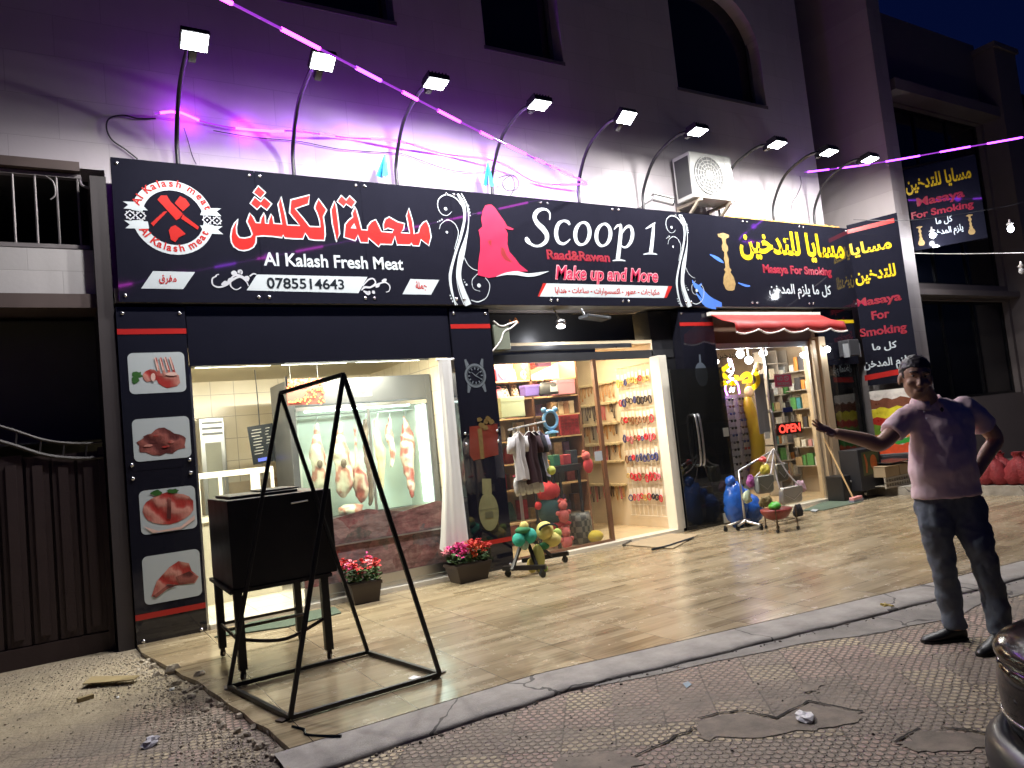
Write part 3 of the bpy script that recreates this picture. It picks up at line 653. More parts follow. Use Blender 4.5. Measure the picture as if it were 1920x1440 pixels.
b = MB(); text(b, "0785514643", FAC, tbox(FAC, (500,530), (510,541), (645,535), (510,520.5)), .005, .02); b.build('phone_number', pb, SB)
b = MB(); text(b, "جملة", FAC, tbox(FAC, (779,536), (790,545), (800,538), (790,528)), .005, .02); text(b, "مفرق", FAC, tbox(FAC, (298,523), (310,533), (331,524), (310,516)), .005, .02); b.build('lettering', pr, SB)
sw = MB()
for q in ([(70,210,6),(35,230,8),(40,280,8),(90,300,10),(150,280,12),(200,240,12),(260,215,12),(310,250,8),(330,290,6)], [(90,195,6),(70,200,6),(55,215,5)], [(330,250,8),(290,220,12),(230,200,12),(190,230,10),(185,290,8),(230,320,6),(270,300,5)], [(340,210,8),(370,190,8),(395,195,6)], [(110,280,8),(140,262,20),(160,262,6)], [(160,265,8),(180,240,22),(200,230,6)], [(190,190,12),(215,185,30),(235,200,10)], [(245,185,10),(262,175,30),(275,195,8)], [(300,215,8),(320,225,26),(325,245,8)],
          [(1265,290,6),(1310,240,10),(1350,230,10),(1368,265,10),(1330,300,12),(1280,300,14),(1255,325,6)], [(1330,300,10),(1400,270,10),(1450,260,10),(1485,290,8),(1480,330,6),(1455,340,5)], [(1270,330,8),(1310,350,24),(1320,330,8)], [(1340,345,8),(1352,340,24),(1360,330,6)], [(1420,250,8),(1445,242,20),(1460,235,6)], [(1370,300,8),(1390,285,20),(1400,265,8)]):
    ribbon(sw, [C_(x, y, w_*.0017) for x, y, w_ in q], FAC, .006+.0004*rnd.random(), 5)
sw.build('flourish', pg, SB)
# ---- make-up shop
SM = signboard('makeup_sign', 'black make-up shop sign with a red seated woman and big white serif name', 3.98, 7.55, [5.28, 6.42])
H_ = pc(800, 355, 6.4)
def separator(parent, du):
    b = MB(); k = .0070/6.4
    def rb(q, l): ribbon(b, [(p[0]+du, p[1], p[2]) for p in [H_(x, y, w_*k) for x, y, w_ in q]], FAC, l, 6)
    rb([(370,55,26),(430,160,44),(455,290,32),(440,440,26),(400,600,24),(350,750,26),(310,900,22),(285,1050,24),(300,1200,20),(345,1390,16)], .0030)
    rb([(415,50,12),(480,180,16),(502,330,12),(492,480,14),(462,620,36),(420,780,64),(390,930,58),(388,1060,52),(425,1200,62),(500,1390,76)], .0034)
    rb([(430,420,5),(385,600,6),(330,780,8),(280,960,10),(270,1080,10),(300,1260,8),(370,1390,8)], .0038); rb([(470,560,5),(400,740,6),(360,950,7),(360,1090,8),(390,1240,8),(450,1390,10)], .0042)
    rb([(430,210,12),(350,110,14),(240,65,12),(150,110,10),(130,200,9),(170,290,8),(240,315,6),(300,270,4)], .0046); rb([(150,480,4),(170,420,6),(240,370,8),(320,400,8),(370,480,8),(375,560,8),(330,720,6)], .005)
    rb([(450,820,8),(490,900,7),(550,955,7),(610,975,4)], .0054); rb([(610,1015,6),(545,1090,7),(560,1190,6),(640,1225,4)], .0046); rb([(700,1060,6),(755,1150,9),(720,1290,9),(620,1350,12),(530,1330,8)], .005)
    for x, y, r in ((225,235,18),(240,515,14),(625,1155,22),(495,200,12),(505,242,11),(512,282,10),(518,314,8),(180,365,10),(155,378,8),(130,392,6),(475,1145,12),(455,1115,7),(280,1275,8),(292,1310,10),(310,1345,9),(440,1085,5)):
        u, v = H_(x, y); disc(b, FAC, (u+du, v), r*k, .0058, 12)
    return b.build('flourish', pw, parent)
separator(SM, 0)
b = MB(); wm_ = [(700,195),(740,186),(775,185),(810,215),(870,300),(930,385),(960,440),(1040,475),(1030,490),(985,487),(940,470),(970,530),(965,660),(990,750),(1060,830),(1110,900),(1215,985),(1100,990),(950,1000),(860,1045),(740,1065),(610,1030),(615,900),(640,720),(640,600),(620,490),(665,450),(650,360),(668,260)]
shape(b, [H_(*p) for p in wm_], FAC, .0066); b.build('woman_figure', pk, SM)
b = MB(); shape(b, [H_(*p) for p in ((890,700),(920,705),(960,800),(1020,880),(940,850),(890,780))], FAC, .0075); shape(b, [H_(*p) for p in ((730,620),(775,610),(770,680),(745,660))], FAC, .0075); b.build('woman_cutout', pdr, SM)
b = MB(); ribbon(b, [H_(x, y, w_*.0011) for x, y, w_ in ((830,1050,4),(950,1015,25),(1080,1008,45),(1200,1030,38),(1320,1020,35),(1460,985,3))], FAC, .0078); b.build('swoosh', pw, SM)
K_ = pc(970, 380, 1920/280); k = .0073/6.857
b = MB()
def st(q, l, closed=False): ribbon(b, [K_(x, y, w_*k) for x, y, w_ in q], FAC, l, 8, closed)
st([(413,222,14),(416,140,24),(380,95,26),(320,85,32),(250,115,50),(220,190,54),(260,270,66),(330,340,72),(375,410,66),(370,490,48),(310,545,36),(240,560,26),(170,530,36),(128,485,64),(112,445,36)], .003)
st([(672,285,26),(648,250,42),(590,235,26),(530,270,42),(500,350,52),(500,430,56),(530,505,48),(590,530,30),(640,505,22),(678,468,12)], .003)
for cx_, cy_, rx_, ry_ in ((835,398,92,143),(1105,415,90,140)):
    st([(cx_+rx_*math.cos(a)+12*math.sin(a), cy_-ry_*math.sin(a), 24+32*abs(math.cos(a-.25))) for a in [2*math.pi*i/14 for i in range(14)]], .003, True)
st([(1242,345,10),(1280,300,26),(1335,282,22)], .003); st([(1330,285,34),(1326,400,56),(1310,560,60),(1290,735,64)], .0035)
st([(1335,400,20),(1395,320,30),(1450,310,44),(1478,380,54),(1465,480,50),(1420,555,36),(1370,575,24),(1325,545,20)], .004); st([(1222,748,10),(1300,738,22),(1388,748,10)], .0045)
st([(1648,338,12),(1712,300,26),(1772,258,14)], .003); st([(1752,268,36),(1740,420,54),(1725,560,58),(1712,655,64)], .0035); st([(1618,664,10),(1710,652,24),(1797,666,10)], .004)
b.build('lettering', pw, SM)
def outlined(parent, s, box, bold1, bold2, m1, m2, shear=0, pl=None, lift=.003):
    pl = pl or FAC; w0 = (box[2]-box[0])*.006
    b = MB(); text(b, s, pl, box, lift, bold1, shear); b.build('lettering_outline', m1, parent)
    b = MB(); text(b, s, pl, (box[0]+w0, box[1]+w0, box[2]-w0, box[3]-w0), lift+.0035, bold2, shear); b.build('lettering', m2, parent)
outlined(SM, "Raad&Rawan", tbox(FAC, (1025,478), (1080,489), (1143,483), (1080,471)), .035, .0, pk, pdr)
outlined(SM, "Make up and More", tbox(FAC, (1040,515), (1120,534.5), (1234,522), (1120,500)), .04, .008, ppk, pk, .25)
L_ = pc(820, 340, 3.84)
b = MB(); shape(b, [L_(*p) for p in ((785,735),(1680,755),(1640,840),(735,830))], FAC, .003); b.build('banner', pw, SM)
b = MB(); shape(b, [L_(*p) for p in ((760,733),(785,735),(735,830),(722,829))], FAC, .0034); shape(b, [L_(*p) for p in ((1660,754),(1690,756),(1650,841),(1632,840))], FAC, .0036); text(b, "مكياجات - عطور - اكسسوارات - ساعات - هدايا", FAC, tbox(FAC, (1040,543), (1130,554), (1236,550), (1130,540)), .005, .02); b.build('lettering', pr, SM)
# ---- smoking shop
SS = signboard('smoking_sign', 'black smoking-shop sign with yellow Arabic name and a water pipe, at the right end', 7.55, 11.40, [8.9, 10.2])
u1 = FAC.px(1273, 402)[0]-FAC.px(858, 364)[0]; separator(SS, u1)
b = MB(); text(b, "مسايا للتدخين", FAC, tbox(FAC, (1387,470), (1480,492), (1583,475), (1480,434)), .003, .035); b.build('headline', py_, SS)
outlined(SS, "Masaya For Smoking", tbox(FAC, (1430,503), (1500,519), (1559,512), (1500,499)), .04, .0, pk, pdr)
b = MB(); text(b, "كل ما يلزم المدخن", FAC, tbox(FAC, (1442,548), (1500,561), (1558,545), (1500,533)), .003, .02); b.build('lettering', pw, SS)
pipe = mat('print_bronze', (.28,.19,.08), .25, var=.5, scale=20)
def waterpipe(parent, pl, u, v0, v1, m=pipe):
    h = v1-v0; prof = [(.02,1),(.14,.97),(.13,.93),(.05,.90),(.04,.82),(.075,.77),(.07,.70),(.03,.66),(.04,.60),(.06,.55),(.045,.48),(.05,.40),(.09,.36),(.06,.32),(.12,.24),(.15,.12),(.10,.02),(.05,0)]
    b = MB(); shape(b, [(u+a*h, v0+c*h) for a, c in prof] + [(u-a*h, v0+c*h) for a, c in reversed(prof)], pl, .005); b.build('water_pipe_print', m, parent)
u, v = FAC.px(1362, 490); waterpipe(SS, FAC, u, FAC.px(1365,545)[1], FAC.px(1358,437)[1])
b = MB(); S3 = pc(1260, 240, 2.909)
for q in ([(110,840,10),(150,880,40),(200,940,60),(270,965,30)], [(130,900,8),(180,960,30),(240,985,12)], [(110,830,6),(130,870,20),(160,850,10)], [(205,690,6),(250,715,26),(280,735,8)], [(360,845,6),(400,860,16),(425,862,6)]): ribbon(b, [S3(x, y, w_*.0022) for x, y, w_ in q], FAC, .004+rnd.random()*.001)
b.build('smoke_print', pbl, SS)
b = MB()
for i in range(26):
    x = 8.6+2.7*i/26; b.ell((x, 7.47, ZT+.012), (.07,.05,.018+.02*rnd.random()), 7, 4, None, .4)
b.build('foam_seal', mat('orange_foam', (.55,.30,.06), .9, var=.3), SS, smooth=True)

# ---- black pillar panels with pictures
PIL = Pl((0, 7.45, 0), (1,0,0), (0,0,1))
def pillar(name, label, x0, x1, z0, z1, bars, cat='shop panel'):
    s = thing(name, label, cat, ((x0+x1)/2, 7.5, z0)); zs = (z0, 1.50, z1); b = MB()
    for a, c in zip(zs, zs[1:]): b.box(x0, x1, 7.45, 7.46, a+.002, c-.002)
    b.box(x0+.003, x1-.003, 7.462, 7.62, z0, z1); b.build('panel', black, s)
    bolts(s, PIL, [(x, z) for a, c in zip(zs, zs[1:]) for x in (x0+.05, x1-.05) for z in (a+.06, c-.06)])
    for z in bars: b = MB(); shape(b, [(x0, z-.025), (x1, z-.025), (x1, z+.025), (x0, z+.025)], PIL, .003); b.build('stripe', pr, s)
    return s
P1 = pillar('meat_panel', 'tall black panel with four white-framed meat pictures at the left end', .50, 1.075, -.04, 2.99, (2.76,.23))
meat1 = flesh('meat_print', (.30,.03,.025), (.46,.20,.16)); meat2 = flesh('meat_print_dark', (.085,.022,.02), (.24,.075,.06)); fat = mat('fat_print', (.62,.42,.36), .3, var=.2, scale=15); leafp = mat('leaf_print', (.03,.10,.02), .4, var=.4)
pframe = mat('picture_white', (.40,.44,.45), .3, var=.04)
def blob(n, k=.18, sx=1, sy=1, cx=0, cy=0):
    return [(cx+sx*math.cos(2*math.pi*i/n)*(1+k*(rnd.random()-.5)*2), cy+sy*math.sin(2*math.pi*i/n)*(1+k*(rnd.random()-.5)*2)) for i in range(n)]
def picture(px0, py0, px1, py1, kind):
    u0, v1 = PIL.px(px0, (py0+py1)/2)[0], PIL.px((px0+px1)/2, py0)[1]; u1, v0 = PIL.px(px1, (py0+py1)/2)[0], PIL.px((px0+px1)/2, py1)[1]
    b = MB(); shape(b, rrect(u0, v0, u1, v1, .045), PIL, .003); o = b.build('picture', pframe, P1)
    W_, H_ = u1-u0, v1-v0; cx, cy = (u0+u1)/2, (v0+v1)/2
    def sub(name, m, polys, l=.005):
        b = MB()
        for i, q in enumerate(polys): shape(b, [(cx+x*W_, cy+y*H_) for x, y in q], PIL, l+.0006*i)
        b.build(name, m, o)
    if kind == 0:
        sub('meat', meat1, [blob(14,.12,.2,.2,.2,-.18), blob(12,.2,.14,.15,-.12,-.08)] + [[(.02+.09*i,-.1),(.07+.09*i,-.1),(.0+.085*i,.38),(-.04+.085*i,.36)] for i in range(4)])
        sub('fat', fat, [[(.0+.09*i,.05),(.025+.09*i,.05),(-.02+.085*i,.38),(-.04+.085*i,.36)] for i in range(4)] + [blob(10,.2,.1,.05,.25,-.05), blob(9,.2,.05,.1,-.08,-.1)], .0085)
        sub('garnish', leafp, [blob(11,.5,.08,.09,-.35,-.02), blob(9,.5,.06,.1,-.38,-.14)])
    elif kind == 1:
        sub('meat', meat2, [blob(22,.14,.42,.26,0,-.12), blob(14,.2,.2,.16,.0,.1), blob(12,.2,.16,.12,-.18,.03)]); sub('fat', meat1, [blob(9,.3,.06,.03,-.1,.08), blob(9,.3,.05,.04,.15,-.1), blob(9,.3,.07,.03,-.25,-.14), blob(9,.3,.06,.03,.05,-.2)], .008)
    elif kind == 2:
        sub('meat', meat1, [blob(20,.05,.46,.36,0,.03)]); sub('fat', fat, [[(-.46,-.3),(-.2,-.45),(.2,-.42),(.46,-.2),(.46,-.3),(.2,-.48),(-.3,-.48)]], .007); sub('garnish', leafp, [blob(12,.35,.1,.06,-.2,.42), blob(12,.35,.12,.05,.1,.42)], .0075); sub('shade', meat2, [[(-.04,-.2),(.03,-.22),(.06,.25),(0,.3)]], .009)
    else:
        sub('meat', meat1, [[(-.38,-.34),(-.28,-.05),(-.05,.2),(.12,.3),(.3,.22),(.34,.05),(.46,-.1),(.38,-.22),(.1,-.2),(-.1,-.14),(-.3,-.36)]]); sub('fat', meat2, [[(.05,-.02),(.3,.05),(.44,-.1),(.36,-.2),(.1,-.18)], [(-.36,-.34),(-.1,-.16),(.1,-.2),(-.1,-.24),(-.3,-.38)]], .007)
for q, k_ in (((240.6,661,347.5,737),0), ((249,783,357,862),1), ((262,915,368,997),2), ((268,1036,377,1126),3)): picture(*q, k_)
P2 = pillar('accessory_panel', 'black panel with watch, gift box and perfume pictures between butcher and make-up shop', 3.845, 4.36, -.02, 2.99, (2.78,.32))
Q_ = pc(820, 560, 2.6667, PIL)
wp = mat('print_steel', (.10,.115,.13), .3, var=.3, scale=30)
c = Q_(190, 385); rw = .118; b = MB()
for r0, r1 in ((rw*1.18, rw*.96), (rw*.9, rw*.86)):
    vs = []
    for i in range(33): a = 2*math.pi*i/32; vs += [PIL.p(c[0]+r0*math.cos(a), c[1]+r0*math.sin(a), .003), PIL.p(c[0]+r1*math.cos(a), c[1]+r1*math.sin(a), .003)]
    b.add(vs, [(2*i, 2*i+1, 2*i+3, 2*i+2) for i in range(32)])
for sx in (-1,1):
    for sy in (-1,1): shape(b, [(c[0]+sx*rw*.95, c[1]+sy*rw*.75), (c[0]+sx*rw*1.05, c[1]+sy*rw*1.6), (c[0]+sx*rw*.85, c[1]+sy*rw*1.65), (c[0]+sx*rw*.6, c[1]+sy*rw*1.1)], PIL, .0035)
for i in range(12): a = R(30*i); ribbon(b, [(c[0]+rw*.6*math.cos(a), c[1]+rw*.6*math.sin(a), .014), (c[0]+rw*.82*math.cos(a), c[1]+rw*.82*math.sin(a), .014)], PIL, .0035, 1)
ribbon(b, [(c[0],c[1],.014),(c[0]+.06,c[1]-.035,.006)], PIL, .004, 1); ribbon(b, [(c[0],c[1],.014),(c[0]-.05,c[1]+.045,.006)], PIL, .0042, 1); ribbon(b, [(c[0],c[1],.008),(c[0]+.07,c[1]+.05,.004)], PIL, .0044, 1)
b.build('watch_print', wp, P2)
b = MB(); shape(b, [Q_(*p) for p in ((160,640),(300,625),(305,780),(180,810),(160,780))], PIL, .003); g = b.build('gift_box_print', mat('gift_red', (.13,.02,.012), .3, var=.4), P2)
b = MB(); shape(b, [Q_(*p) for p in ((200,650),(222,648),(235,800),(215,803))], PIL, .0045)
for i in range(7): u, v = Q_(205+rnd.random()*70, 590+rnd.random()*60); shape(b, blob(10,.3,.035,.03,u,v), PIL, .005+.0006*i)
b.build('ribbon_print', mat('gift_gold', (.13,.085,.03), .3, var=.5, scale=30), g)
pf = mat('perfume_print', (.17,.165,.085), .25, var=.35, scale=9); b = MB(); u, v = Q_(257, 1065); disc(b, PIL, (u, v), .128, .003, 24, .215); shape(b, [Q_(*p) for p in ((222,900),(268,900),(272,975),(225,978))], PIL, .0035); g = b.build('perfume_print', pf, P2)
b = MB(); shape(b, rrect(u-.05, v-.07, u+.05, v+.0, .01), PIL, .006); ribbon(b, [(u-.12, v+.03, .006),(u+.12, v+.03, .006)], PIL, .006, 1); b.build('label_print', mat('perfume_label', (.09,.085,.05), .3), g)
P3 = pillar('picture_board', 'black panel with pale bottle picture behind the glass door leaf', 7.37, 8.02, -.02, 2.99, (2.78,.28))
u, v = PIL.px(1315, 702); b = MB(); disc(b, PIL, (u, v), .12, .003, 20, .17); ribbon(b, [(u,v+.15,.04),(u+.01,v+.28,.03)], PIL, .004, 1); b.build('bottle_print', mat('pale_print', (.10,.12,.15), .3), P3)
u, v = PIL.px(1338, 860); b = MB(); ribbon(b, [(u-.08,v+.15,.06),(u+.04,v+.05,.08),(u+.06,v-.1,.07),(u,v-.25,.05)], PIL, .004); b.build('dryer_print', mat('magenta_print', (.14,.012,.04), .3), P3)
b = MB(); shape(b, [(10.40,2.78),(11.36,2.78),(11.36,2.835),(10.40,2.835)], Pl((0,7.5,0),(1,0,0),(0,0,1)), .004); b.build('yellow_stripe', py_, B)

# ---- angled tall sign against the column
AV = V((11.40, 7.42, 0)); AD = V((.38, -.66, 0)); AW = AD.length; ANG = Pl(AV, AD, (0,0,1))
VS = thing('vertical_smoking_sign', 'tall narrow black sign with yellow and red lettering, angled beside the column', 'shop sign', (11.58, 7.1, 1.78))
b = MB(); b.prism([ANG.p(0,1.72), ANG.p(AW,1.72), ANG.p(AW,4.46), ANG.p(0,4.42)], -ANG.n*.04); b.build('panel', black, VS)
for q in (((1583,432.5),(1584.8,440),(1677,417),(1676,409)), ((1620.5,704),(1622,714),(1713,697),(1712,687))):
    b = MB(); shape(b, [ANG.px(*p) for p in q], ANG, .003); b.build('stripe', pr, VS)
b = MB(); text(b, "مسايا", ANG, tbox(ANG, (1594,472), (1602,484), (1671,452), (1667,443)), .003, .03); text(b, "للتدخين", ANG, tbox(ANG, (1604,525), (1612,536), (1679,505), (1676,493)), .003, .03); b.build('headline', py_, VS)
outlined(VS, "Masaya", tbox(ANG, (1604,568), (1610,580), (1690,556), (1610,560)), .028, .0, pk, pdr, 0, ANG)
outlined(VS, "For", tbox(ANG, (1634,592), (1637,600), (1668,588), (1640,583)), .03, .0, pk, pdr, 0, ANG)
outlined(VS, "Smoking", tbox(ANG, (1613,628), (1618,637), (1700,615), (1618,616)), .028, .0, pk, pdr, 0, ANG)
b = MB(); text(b, "كل ما", ANG, tbox(ANG, (1636,655), (1638,661), (1682,648), (1676,639)), .003, .025); text(b, "يلزم المدخن", ANG, tbox(ANG, (1620,690), (1626,698), (1706,668), (1696,666)), .003, .025); b.build('lettering', pw, VS)
# ---- food poster below it
FP = thing('food_poster', 'food poster of sandwich layers below the tall angled sign', 'poster', (11.58, 7.1, .68))
zt = ANG.px(1660, 731)[1]; zb = ANG.px(1660, 851)[1]
b = MB(); b.prism([ANG.p(.0,zb,.0), ANG.p(AW,zb,.0), ANG.p(AW,zt,.0), ANG.p(.0,zt,.0)], -ANG.n*.03); b.build('panel', mat('poster_white', (.62,.58,.52), .3), FP)
cols = [(.95,.82,(.60,.55,.50)),(.86,.70,(.16,.055,.03)),(.72,.56,(.60,.50,.03)),(.57,.44,(.45,.03,.02)),(.46,.30,(.17,.30,.03)),(.32,.22,(.62,.22,.08)),(.24,.13,(.03,.26,.04)),(.14,.0,(.58,.07,.02))]
for i, (a, c, col) in enumerate(cols):
    b = MB(); up = [(AW*j/12, zb+(zt-zb)*(a+.02*math.sin(j*1.7+i*2))) for j in range(13)]; dn = [(AW*j/12, zb+(zt-zb)*(c+(.02*math.sin(j*1.3+i) if c else 0))) for j in range(12,-1,-1)]
    shape(b, up+dn, ANG, .002+.0006*i); b.build('layer_print', mat('food_%s' % 'abcdefgh'[i], col, .3, var=.45, scale=14), FP)
b = MB(); b.prism([ANG.p(0,zb-.02,0), ANG.p(AW,zb-.02,0), ANG.p(AW,zb,.01), ANG.p(0,zb,.01)], ANG.n*.012); b.build('trim', pw, FP)
KB = thing('black_display_box', 'black box with white strip below the food poster', 'box', (11.58, 7.05, .3))
b = MB(); b.prism([ANG.p(.05,.22,.02), ANG.p(AW-.05,.22,.02), ANG.p(AW-.05,zb-.03,.02), ANG.p(.05,zb-.03,.02)], -ANG.n*.2); b.build('body', blackm, KB, bevel=.01)
b = MB(); b.prism([ANG.p(.06,.26,.023), ANG.p(AW-.06,.26,.023), ANG.p(AW-.06,.31,.023), ANG.p(.06,.31,.023)], ANG.n*.005); b.build('strip', pw, KB)
# ---- sign projecting from the column
PJ0 = XP(1700, 400, 12.50); PJ = Pl((PJ0.x, PJ0.y, 0), AD, (0,0,1))
PS = thing('projecting_sign', 'black projecting sign lettered yellow, red and white, hung from the column', 'shop sign', (PJ0.x, PJ0.y, 4))
cs = [PJ.px(*p) for p in ((1697,325),(1715,473),(1851,443),(1828,283))]
u0 = (cs[0][0]+cs[1][0])/2; uu = (cs[2][0]+cs[3][0])/2; v0 = (cs[1][1]+cs[2][1])/2; vv = (cs[0][1]+cs[3][1])/2
b = MB(); b.prism([PJ.p(u0,v0), PJ.p(uu,v0), PJ.p(uu,vv), PJ.p(u0,vv)], -PJ.n*.12); b.build('panel', black, PS)
b = MB(); b.tube([PJ.p(u0-.25,vv+.06,-.06), PJ.p(uu-.1,vv+.03,-.06)], .02, 6); b.tube([PJ.p(u0-.25,v0-.05,-.06), PJ.p(u0+.1,v0-.02,-.06)], .015, 6); b.tube([PJ.p(u0-.25,v0-.08,-.06), PJ.p(u0-.25,vv+.1,-.06)], .02, 6); b.build('bracket', darkmet, PS)
b = MB(); text(b, "مسايا للتدخين", PJ, tbox(PJ, (1698,354), (1703,367), (1820,320), (1815,308)), .003, .03); b.build('headline', py_, PS)
outlined(PS, "Masaya", tbox(PJ, (1719,382), (1722,392), (1808,362), (1722,371)), .028, 0., pk, pdr, 0, PJ); outlined(PS, "For Smoking", tbox(PJ, (1709,407), (1712,415), (1825,382), (1712,398)), .028, 0., pk, pdr, 0, PJ)
b = MB(); text(b, "كل ما", PJ, tbox(PJ, (1755,419), (1757,424), (1786,410), (1783,403)), .003, .02); text(b, "يلزم المدخن", PJ, tbox(PJ, (1748,440), (1752,448), (1806,428), (1800,420)), .003, .02); b.build('lettering', pw, PS)
for p0, p1 in (((1727,461),(1725,424)), ((1822,440),(1818,402))):
    a = PJ.px(*p0); c = PJ.px(*p1); waterpipe(PS, PJ, (a[0]+c[0])/2, a[1], c[1])
# ================================================================== LAMPS, LIGHT ROPES, WALL THINGS
lampface = emis('led_white', (.93,.96,1), 40)
lamp_px = [(365,80),(605,118),(817,158),(1011,198),(1174,222),(1307,248),(1456,272),(1553,287),(1630,300)]
base_px = [(330,305),(553,330),(748,348),(928,365),(1100,385),(1215,392),(1357,405),(1465,415),(1543,422)]
desc = ['at the far left above the emblem','second from the left, above the red name','third from the left','fourth, above the woman figure','middle one of nine','left of the air conditioner','right of the air conditioner','second from the right end','at the far right beside the column']
armm = mat('arm_black', (.012,.012,.014), .4, var=.2)
FLH = 6.45
for i, (l, q) in enumerate(zip(lamp_px, base_px)):
    P = F(*l, FLH); X = F(*q, 7.62).x; X = .5*X+.5*P.x if abs(X-P.x) < .4 else P.x; P = V((P.x, FLH, P.z))
    t = thing('flood_lamp', 'lit white floodlight on a curved black arm, ' + desc[i], 'floodlight', (X, 7.62, ZT), 'floodlights over the shop signs')
    b = MB(); b.tube(crom([(X,7.64,4.0),(X,7.64,4.45),(X,7.60,P.z-.35),(X+.3*(P.x-X),7.30,P.z-.02),(X+.7*(P.x-X),6.85,P.z+.10),(P.x,6.60,P.z+.07)], 6), .022, 8); b.build('arm', armm, t, smooth=True)
    k0 = None; h = MB(); h.box(P.x-.115, P.x+.115, P.y-.10, P.y+.08, P.z+.0, P.z+.055)
    for k_ in range(6): h.box(P.x-.105+.038*k_, P.x-.094+.038*k_, P.y-.085, P.y+.07, P.z+.055, P.z+.085)
    h.box(P.x-.03, P.x+.03, P.y+.1, P.y+.2, P.z+.02, P.z+.08)
    tl = Matrix.Rotation(R(-30 if i in (0,1,4) else -8), 4, 'X')
    def tilted(m_): m_.v = [tuple(P + (tl @ (V(p)-P))) for p in m_.v]
    tilted(h); h.build('housing', armm, t)
    f = MB(); f.box(P.x-.102, P.x+.102, P.y-.088, P.y+.068, P.z-.008, P.z-.001); tilted(f); f.build('lens', lampface, t)
    area('flood_light', P + tl @ V((0,-.01,-.022)), (0, -.08, -1) if i in (0,1) else (0, .2, -1) if i == 4 else (0, .45, -1), 112, .20, .15, (1,.975,.95), t)
# ---- violet light ropes
vio = emis('violet_led', (.36,.05,1.0), 9); mag = emis('magenta_led', (.85,.06,.9), 8); tubem = mat('rope_sleeve', (.30,.05,.45), .3, var=0, emit=(.45,.05,.85), es=.7)
def rope(name, label, pts, r, seed, nl, power, cols):
    t = thing(name, label, 'light rope', pts[0]); q = [V(p) for p in crom(pts, 10)]
    b = MB(); b.tube(q, r*.62, 6); b.build('sleeve', tubem, t)
    L = [0]
    for a, c in zip(q, q[1:]): L.append(L[-1]+(c-a).length)
    def at(s):
        for i in range(len(q)-1):
            if L[i+1] >= s: return q[i].lerp(q[i+1], (s-L[i])/(L[i+1]-L[i]+1e-9))
        return q[-1]
    rr = random.Random(seed); s = .05
    k_ = 0
    while s < L[-1]-.1:
        d = .18+.35*rr.random(); e = min(L[-1], s+d); b = MB(); b.tube([at(s+(e-s)*i/4) for i in range(5)], r, 7); b.build('lit_segment', vio if rr.random() < cols else mag, t); s = e+.08+.35*rr.random(); k_ += 1
    for i in range(nl): point('rope_light', at(L[-1]*(i+.5)/nl)+V((0,-.03,0)), power, (.36,.03,1) if cols > .5 else (.6,.08,1), .05, t)
    return t
SA = V((5.82, 7.2, 4.55)); EA = V((.86, 4.0, 3.98)); ext = EA + (EA-SA)*.35
rope('light_rope', 'violet light rope slanting from the signs out over the terrace', [SA, SA.lerp(EA,.25)+V((0,0,-.02)), SA.lerp(EA,.5)+V((0,0,-.03)), SA.lerp(EA,.75)+V((0,0,-.015)), EA, ext], .013, 3, 3, 0.35, .45)
def Y(x, y, yy=7.58): return F(x, y, yy)
rope('light_rope', 'violet light rope sagging along the wall from arm to arm', [Y(290,213), Y(334,210), Y(380,228,7.7), Y(440,240,7.7), Y(510,246,7.7), Y(556,246), Y(650,258,7.7), Y(748,265), Y(830,288,7.7), Y(932,303), Y(1010,343,7.7), Y(1101,345)], .013, 5, 9, 8.5, .62)
pR = [Y(1508,323,7.5), F(1600,312,7.0), F(1690,298,6.3), F(1790,280,5.6), F(1925,256,4.8), F(2100,222,4.2)]
rope('light_rope', 'violet light rope running right from the signs past the column', pR, .013, 9, 3, .6, .85)
# ---- air conditioner
greyf0 = mat('louver_dark', (.04,.04,.042), .5)
acw = mat('ac_white', (.40,.40,.38), .4, var=.08); AC = thing('air_conditioner', 'white air conditioner outdoor unit on brackets above the signs', 'air conditioner', (8.0, 7.5, 4.55))
a0 = F(1283, 300, 7.30); a1 = F(1378, 392, 7.30); ax0, ax1 = F(1297,330,7.28).x, F(1377,350,7.28).x; az0, az1 = F(1330,372,7.28).z, F(1330,288,7.28).z
b = MB(); b.box(ax0, ax1, 7.28, 7.62, az0, az1); b.build('case', acw, AC, bevel=.015)
b = MB(); b.box(ax0-.006, ax0-.001, 7.31, 7.58, az0+.06, az1-.06); b.build('side_louver', greyf0, AC)
cxx, czz = ax0+(ax1-ax0)*.40, (az0+az1)/2; rr_ = min((az1-az0)*.42, .30)
b = MB(); b.lathe([(rr_,0),(rr_,.006),(.02,.006)], (cxx, 7.279, czz), 28, Matrix.Rotation(R(90),3,'X')); b.build('fan_opening', mat('fan_dark', (.10,.10,.10), .6), AC)
b = MB()
for k_ in range(5): b.tube([(cxx+rr_*(.25+.18*k_)*math.cos(2*math.pi*j/28), 7.262, czz+rr_*(.25+.18*k_)*math.sin(2*math.pi*j/28)) for j in range(28)], .005, 5, closed=True)
for k_ in range(16): a = 2*math.pi*k_/16; b.tube([(cxx+.05*math.cos(a),7.265,czz+.05*math.sin(a)),(cxx+rr_*math.cos(a+.5),7.265,czz+rr_*math.sin(a+.5))], .005, 5)
b.ell((cxx,7.262,czz), (.055,.012,.055)); b.build('grille', acw, AC)
b = MB(); b.box(ax1-.15, ax1-.03, 7.272, 7.279, az0+.12, az1-.12); b.build('service_cover', mat('ac_grey', (.5,.5,.5), .4), AC)
for xx in (ax0+.1, ax1-.12):
    b = MB(); b.box(xx, xx+.04, 7.26, 7.74, az0-.045, az0-.003); b.bar((xx+.02,7.32,az0-.03), (xx+.02,7.73,az0-.33), .035); b.box(xx-.002, xx+.042, 7.70, 7.745, az0-.36, az0); b.build('bracket', mat('bracket_beige', (.42,.36,.28), .6), AC)
